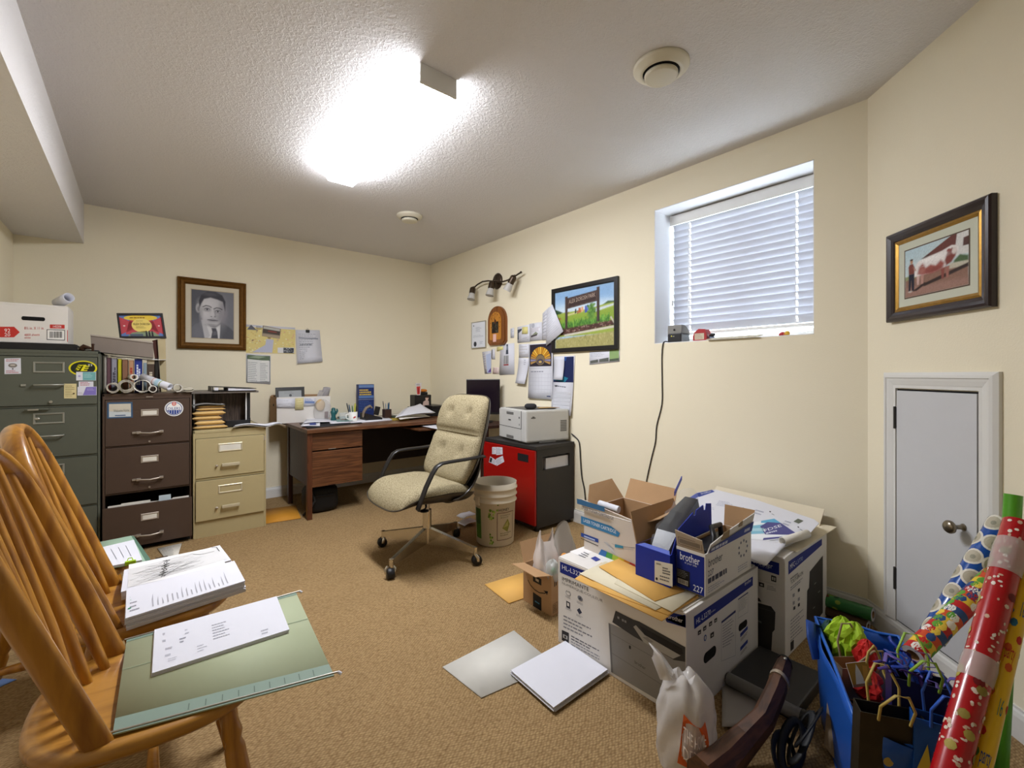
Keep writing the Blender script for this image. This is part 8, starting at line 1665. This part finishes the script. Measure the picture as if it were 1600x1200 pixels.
crumple(rt_, 'tissue', tuple(tpt(.32, .46, .325)), (.022, .026, .050), REDT, 40, amp=.25); crumple(rt_, 'tissue', tuple(tpt(.46, .40, .28)), (.030, .030, .045), REDT, 41, amp=.25)
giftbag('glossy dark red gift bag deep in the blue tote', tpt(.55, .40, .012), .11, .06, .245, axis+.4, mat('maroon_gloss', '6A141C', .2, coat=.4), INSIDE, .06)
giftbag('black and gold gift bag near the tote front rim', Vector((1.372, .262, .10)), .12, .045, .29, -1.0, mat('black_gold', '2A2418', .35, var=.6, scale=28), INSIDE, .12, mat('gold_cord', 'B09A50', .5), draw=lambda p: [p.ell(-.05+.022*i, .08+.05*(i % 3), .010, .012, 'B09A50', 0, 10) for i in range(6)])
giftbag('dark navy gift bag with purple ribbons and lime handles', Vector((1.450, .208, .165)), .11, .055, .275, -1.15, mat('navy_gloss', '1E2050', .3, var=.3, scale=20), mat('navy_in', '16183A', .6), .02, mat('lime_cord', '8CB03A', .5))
rb = thing('ribbon_curls', 'bunch of purple and blue curled ribbon ends over the navy gift bag', 'ribbon', (1.44, .21, .44)); r = random.Random(12)
for k in range(22):
    c = Vector((1.40+.11*r.random(), .16+.10*r.random(), .415)); a = r.uniform(0, 6.28); L_ = r.uniform(.05, .11); P = [c+Vector((math.cos(a)*L_*f*.6+.006*math.sin(9*f+k), math.sin(a)*L_*f*.6+.006*math.cos(9*f+k), .03+L_*f*(1-.7*f))) for f in (0, .25, .5, .75, 1)]
    mb = MB(); mb.tube(P, .0045, mat(['purple_ribbon', 'blue_ribbon', 'violet_ribbon'][k % 3], ['3A2478', '1C3A98', '5A4A9A'][k % 3], .35), 5, flat=(.2, 1)); mb.build('ribbon', rb, True)
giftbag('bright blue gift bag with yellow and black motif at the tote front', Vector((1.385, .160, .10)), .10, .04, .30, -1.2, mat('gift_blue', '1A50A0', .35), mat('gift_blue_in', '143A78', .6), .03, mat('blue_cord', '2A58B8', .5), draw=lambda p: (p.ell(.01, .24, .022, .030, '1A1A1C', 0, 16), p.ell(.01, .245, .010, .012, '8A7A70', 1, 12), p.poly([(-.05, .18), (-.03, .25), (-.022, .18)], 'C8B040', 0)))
t = thing('gift_tag', 'small printed card tag with snowy tree and gold scene on a loop', 'card', tuple(tpt(.62, .55, .3))); a = at(1333, 1055, 1.20); nx = -FW
pl = Plane(a+Vector((0, 0, -.03)), RT, (FW.x*.2, FW.y*.2, 1)); mb = MB(); b = bil(((-.0, -.002), (.050, .004), (.048, .062), (-.012, .056))); mb.prism([b(0, 0), b(1, 0), b(1, 1), b(0, 1)], 0, .0012, PAPER, M=pl.M); mb.build('card', t, True); p = Pr(pl, .0018); p.poly([b(0, 0), b(1, 0), b(1, 1), b(0, 1)], 'A8843A', 0); p.poly([b(.15, .02), b(.7, .05), b(.55, .6), b(.42, .95), b(.3, .6)], 'D8DCE4', 1); p.poly([b(.6, .2), b(.9, .2), b(.9, .8), b(.7, .85)], 'C89A4A', 1); p.poly([b(0, 0), b(1, 0), b(1, .12), b(0, .12)], '8A6A5A', 2); p.build(t)
mb = MB(); A_ = pl.M @ Vector((*b(.92, .92), .001)); mb.tube([A_, A_+Vector((.004, -.004, .03)), A_+Vector((.018, -.012, .045)), A_+Vector((.032, -.02, .02)), A_+Vector((.04, -.03, -.03)), tpt(.80, .55, .31)], .0032, MATS['gold_cord'], 6); mb.build('cord', t, True)

# --- wrapping paper rolls
def wrap_roll(lab, p, q, r, m, deco=None, wraps=(), core=True):
    P, Q = Vector(p), Vector(q); d = (Q-P).normalized(); L_ = (Q-P).length; a = Vector((0, 0, 1)); a = (a-d*a.dot(d)).normalized(); b = d.cross(a)
    t = thing('wrapping_roll', lab, 'wrapping paper', tuple(P)); mb = MB(); mb.tube([P, Q], r, m, 28, caps=False)
    mb.tube([P, Q], r*.55, CARD, 20, caps=False)
    for E_ in (P, Q):
        vs = [E_+(a*math.cos(2*PI*i/28)+b*math.sin(2*PI*i/28))*r for i in range(28)]+[E_+(a*math.cos(2*PI*i/28)+b*math.sin(2*PI*i/28))*r*.55 for i in range(28)]; mb.add(vs, [(i, (i+1) % 28, 28+(i+1) % 28, 28+i) for i in range(28)], PAPER)
    mb.build('roll', t, True)
    if deco:
        W = Wrap(lambda x, y, lay: tuple(P+d*(y*L_)+(a*math.cos(x)+b*math.sin(x))*(r+.0005+.0004*lay))); deco(W, L_, r); W.build(t)
    for y0, y1, rr, mm in wraps: mb = MB(); mb.tube([P+d*L_*y0, P+d*L_*(y0*.75+y1*.25), P+d*L_*(y0*.3+y1*.7), P+d*L_*y1], [r*rr*.96, r*rr, r*rr*1.03, r*rr*.96], mm, 24, caps=False); mb.build('plastic_band', t, True)
    return t
def circ(W, x, y, rx, ry, col, lay, n=14):
    k = max(1, int(rx/.16)); o = len(W.v); c = lin(col); W.v.append(W.fn(x, y, lay)); W.c.append(c)
    for j in range(1, k+1):
        for i in range(n): W.v.append(W.fn(x+rx*j/k*math.cos(2*PI*i/n), y+ry*j/k*math.sin(2*PI*i/n), lay)); W.c.append(c)
    for i in range(n): W.f.append([o, o+1+i, o+1+(i+1) % n])
    for j in range(1, k):
        for i in range(n): a = o+1+(j-1)*n; W.f.append([a+i, a+n+i, a+n+(i+1) % n, a+(i+1) % n])
BLUW = mat('blue_gloss_paper', '124A9C', .22, coat=.3); REDW = mat('red_gloss_paper', 'A81018', .25, coat=.3); YELW = mat('yellow_gloss_paper', 'E0B81C', .3, coat=.2); GRNW = mat('green_gloss_paper', '4E9A1E', .3, coat=.2)
def d_dots(W, L_, r):
    k = 0
    for i in range(7):
        for j in range(4): x = j*PI/2+(PI/4 if i % 2 else 0); y = .07+.155*i; circ(W, x, y, .027/r, .027/L_, 'DCD8CC', 0, 18); circ(W, x, y, .021/r, .021/L_, 'B4AC98', 1, 14); circ(W, x+.1, y-.004, .007/r, .008/L_, '8C8A78', 2, 8)
bp0, bp1 = Vector((1.890, .240, .352)), Vector((2.110, .109, .682))
wrap_roll('blue wrapping paper roll with large white dots leaning by the little door', bp0, bp1, .033, BLUW, d_dots)
def d_multi(W, L_, r):
    cols = ['B81C20', 'D8B42C', '6A9A34', 'B82A22', '2A4A8A', 'E2E0D8']
    rr = random.Random(7)
    for i in range(16):
        y = i/16; W.rect(0, y, 2*PI, y+1/16, ['B81C20', 'E0BC34', 'C84A24', '24467E'][i % 4], 0)
        for j in range(7): x = rr.uniform(0, 6.28); circ(W, x, y+.03, .014/r*rr.uniform(.6, 1), .015/L_, rr.choice(['E8E4DC', '5A9A34', 'B81C20', '24467E', 'E8C848']), 1, 7)
wrap_roll('multicoloured patchwork wrapping roll leaning out of the tote', (1.565, .235, .432), (1.950, .112, .572), .026, mat('multi_gloss_paper', 'B83A2C', .25, coat=.3), d_multi)
def d_snowred(W, L_, r):
    rr = random.Random(9)
    for i in range(420): x, y = rr.uniform(0, 6.28), rr.choice([.1, .24, .38, .52, .58, .72, .84, .95])+rr.uniform(-.05, .05); circ(W, x, min(.99, y), .004/r*rr.uniform(.5, 1.3), .004/L_*rr.uniform(.5, 1.4), rr.choice(['D8C8B8', 'C8A890', 'E2DACE']), 0, 6)
    for i in range(40): x, y = rr.uniform(0, 6.28), rr.random()*.97; circ(W, x, y, .010/r, .010/L_, rr.choice(['8A7A34', '6A1014', 'A89848']), 1, 8)
CL = film('clear_band', 'D8D4D0', .45, .1)
wrap_roll('red wrapping roll with cream snowflakes and clear plastic bands', (.900, .197, .012), (1.660, .055, .805), .027, REDW, d_snowred, ((.63, .68, 1.08, CL), (.87, .95, 1.10, CL)))
def d_party(W, L_, r):
    rr = random.Random(2)
    for i in range(52): x, y = rr.uniform(0, 6.28), rr.uniform(.02, .97); circ(W, x, y, .006/r, .010/L_, rr.choice(['C85A24', '2A6A8A', '4A8A34', 'B82A22', '2A3A7A']), 0, 7)
    for i in range(9):
        for k in range(3): x = k*2.1+.5*(i % 2); y = .05+.105*i; W.text('16' if (i+k) % 2 else 'party', x, x+(.40 if (i+k) % 2 else .9), y, y+.034, ['B8342A', '2A4A8A', '2A7A7A'][(i+k) % 3], 1)
wrap_roll('bright yellow birthday wrapping roll nearest the camera', (.968, .153, .012), (1.668, .026, .790), .017, YELW, d_party)
wrap_roll('slim plain green wrapping roll standing against the door wall', (1.895, .100, .02), (2.075, .078, .800), .021, GRNW)
# rolls on the carpet behind the tall carton
def d_holly(W, L_, r):
    rr = random.Random(2)
    for i in range(40): circ(W, rr.uniform(0, 6.28), rr.random()*.96+.02, .010/r, .012/L_, rr.choice(['1E4A34', '6A8A2C', '5A2A1C', '8AA040']), 0, 7)
wrap_roll('green patterned wrapping roll lying behind the taller carton by the skirting', (2.592, 1.02, .060), (2.560, .520, .082), .030, mat('holly_paper', '2E7038', .3, coat=.2), d_holly)
wrap_roll('dark brown wrapping roll on the carpet beneath the green patterned one', (2.60, 1.0, .027), (2.545, .535, .027), .024, mat('brown_paper', '4A3420', .5))

# ================================================================== on the window sill, cords
sz = WZ0+.0045
t = thing('pencil_sharpener', 'grey and black electric pencil sharpener on the window sill', 'sharpener', (2.72, 1.60, sz)); A = at(1043, 532, 0.1)
pl = faceX(2.690); a = pl.at(1043, 530); b_ = pl.at(1064, 530); y1, y0 = -a[0], -b_[0]; hS = pl.at(1043, 509)[1]-sz
SG = mat('warm_grey_plastic', '6E6C64', .4); mb = MB(); 
mb.box((2.690, y0, sz), (2.80, y1, sz+hS*.52), BLACK, bev=.006); mb.build('base', t, True); mb = MB()
mb.prism([(2.692, sz+hS*.52), (2.800, sz+hS*.52), (2.795, sz+hS*.66), (2.76, sz+hS*.92), (2.73, sz+hS), (2.697, sz+hS)], -(y1-y0)/2, (y1-y0)/2, SG, M=Matrix.Translation((0, (y0+y1)/2, 0)) @ Matrix(((1, 0, 0, 0), (0, 0, -1, 0), (0, 1, 0, 0), (0, 0, 0, 1)))); mb.build('housing', t, True)
p = Pr(faceX(2.6915), .0006); p.ell(-(y0+y1)/2+.0, sz+hS*.72, .007, .007, '0A0A0A', 0, 16); p.build(t); p = Pr(faceX(2.6885), .0008); p.ell(-(y0+y1)/2-.018, sz+hS*.36, .004, .005, 'C8C04A', 0, 12); b = rq(-(y0+y1)/2-.010, sz+hS*.30, -(y0+y1)/2+.01, sz+hS*.38); p.rows(b, 0, 1, 0, 1, 1, 'A8A89A', 0, .6); p.build(t)
t = thing('power_cable', 'thin black cord running down the wall from sill to socket', 'cord', (2.67, 1.66, 1.0)); mb = MB()
P = [Vector((2.70, y1-.006, sz+.004)), Vector((2.676, y1+.012, sz+.006)), Vector((2.668, y1+.022, sz-.016))]+[RIGHT.off(.006).pt(u, v) for u, v in ((1034, 560), (1034.5, 600), (1034, 632), (1026, 665), (1024, 690), (1018, 715), (1012, 742), (1009, 760), (1007, 790), (1010, 806))]
q = RIGHT.off(.012).pt(1030, 771); P += [RIGHT.off(.03).pt(1016, 806), RIGHT.off(.045).pt(1022, 786), q+Vector((-.035, 0, -.008)), q]
def smooth(P, n=4):
    o = []
    for i in range(len(P)-1):
        p0, p1, p2, p3 = P[max(i-1, 0)], P[i], P[i+1], P[min(i+2, len(P)-1)]
        for k in range(n): s = k/n; o.append(.5*((2*p1)+(p2-p0)*s+(2*p0-5*p1+4*p2-p3)*s*s+(3*p1-p0-3*p2+p3)*s*s*s))
    return o+[P[-1]]
mb.tube(smooth(P), .0035, BLACK, 7); mb.build('cable', t, True); mb = MB(); mb.tube([q+Vector((-.032, 0, -.004)), q+Vector((-.004, 0, 0)), RIGHT.off(.009).pt(1031, 771)], [.006, .011, .011], BLACK, 10); mb.build('plug', t, True)
t = thing('power_cable', 'black cord hanging behind the red-doored cabinet down the wall', 'cord', (2.667, 2.36, .6)); mb = MB(); P = [RIGHT.off(.010).pt(u, v) for u, v in ((893, 678), (899, 683), (905, 692), (907, 720), (909, 745), (913, 765), (915, 790), (916, 820))]; mb.tube(smooth(P), .0045, BLACK, 7); mb.build('cable', t, True)
# red stapler-like dispenser, flat sheet, small dispenser
pl = faceX(2.705); a = pl.at(1083, 531); b_ = pl.at(1103, 530); t = thing('tape_dispenser', 'red dispenser with a pale label on the window sill', 'dispenser', (2.72, -(a[0]+b_[0])/2, sz)); hh = pl.at(1090, 514)[1]-sz; RD = mat('red_plastic', 'A8242A', .35)
mb = MB(); mb.prism([(a[0], sz), (b_[0]+.004, sz), (b_[0]+.004, sz+hh*.5), (b_[0]-.008, sz+hh*.95), (a[0]+.035, sz+hh), (a[0]+.012, sz+hh*.78), (a[0]-.003, sz+hh*.45)], -.06, 0, RD, M=pl.M); mb.build('body', t, True); p = Pr(pl, .0006); p.rect(a[0]+.010, sz+.008, b_[0]-.012, sz+hh*.62, 'CFC4AC', 0); p.rows(rq(a[0]+.014, sz+.012, b_[0]-.016, sz+hh*.58), 0, 1, 0, 1, 3, 'B08A7A', 1, .4); p.build(t)
mb = MB(); mb.tube([pl.pt(1106, 524)+Vector((.03, 0, 0)), pl.pt(1110, 523)+Vector((.02, 0, 0)), pl.pt(1115, 522)+Vector((.02, 0, 0))], [.008, .012, .006], BLACK, 10); mb.ell(tuple(pl.pt(1108, 526.5)+Vector((.035, 0, .0))), (.014, .016, .012), mat('clear_blue', '9AA8C8', .2), 12, 8); mb.build('nozzle', t, True)
floor_sheet('sill_sheet', 'white card strip with red print lying on the window sill', 'card', sz+.0005, ((1106, 531.5), (1137, 530), (1131, 525.5), (1108, 526.5)), PAPER, .002, draw=lambda p, b: p.poly([b(.1, .3), b(.9, .3), b(.9, .5), b(.1, .5)], 'C89A9A', 0)) if False else None
t = thing('sill_card', 'long cream card strip jutting over the window sill edge', 'card', (2.68, 1.40, sz)); a = RIGHT.pt(1106, 531); b_ = RIGHT.pt(1186, 528); mb = MB(); mb.box((2.655, b_.y, sz-.001), (2.73, a.y, sz+.003), mat('cream_strip', 'CFC6AC', .6), M=Matrix.Translation((2.68, 0, sz)) @ Matrix.Rotation(math.radians(-9), 4, 'Y') @ Matrix.Translation((-2.68, 0, -sz)) @ Matrix.Translation((0, 0, .0035))); mb.build('card', t, True)
pl = faceX(2.72); c = pl.pt(1224, 523); t = thing('toy_car', 'tiny red and yellow toy on the window sill', 'toy', (c.x, c.y, sz)); YT = mat('toy_yellow', 'D8A830', .4)
y1, y0 = pl.pt(1217, 523).y, pl.pt(1232, 523).y; ym = (y0+y1)/2; mb = MB(); mb.ell((2.74, ym+.012, sz+.012), (.012, .017, .0115), RD, 14, 8); mb.ell((2.74, ym+.022, sz+.009), (.008, .010, .0085), RD, 12, 6); mb.build('body', t, True); mb = MB(); mb.ell((2.735, ym-.012, sz+.014), (.012, .014, .0135), YT, 14, 8); mb.ell((2.735, ym-.002, sz+.011), (.009, .009, .010), mat('toy_orange', 'D0783C', .4), 12, 6); mb.build('head', t, True)
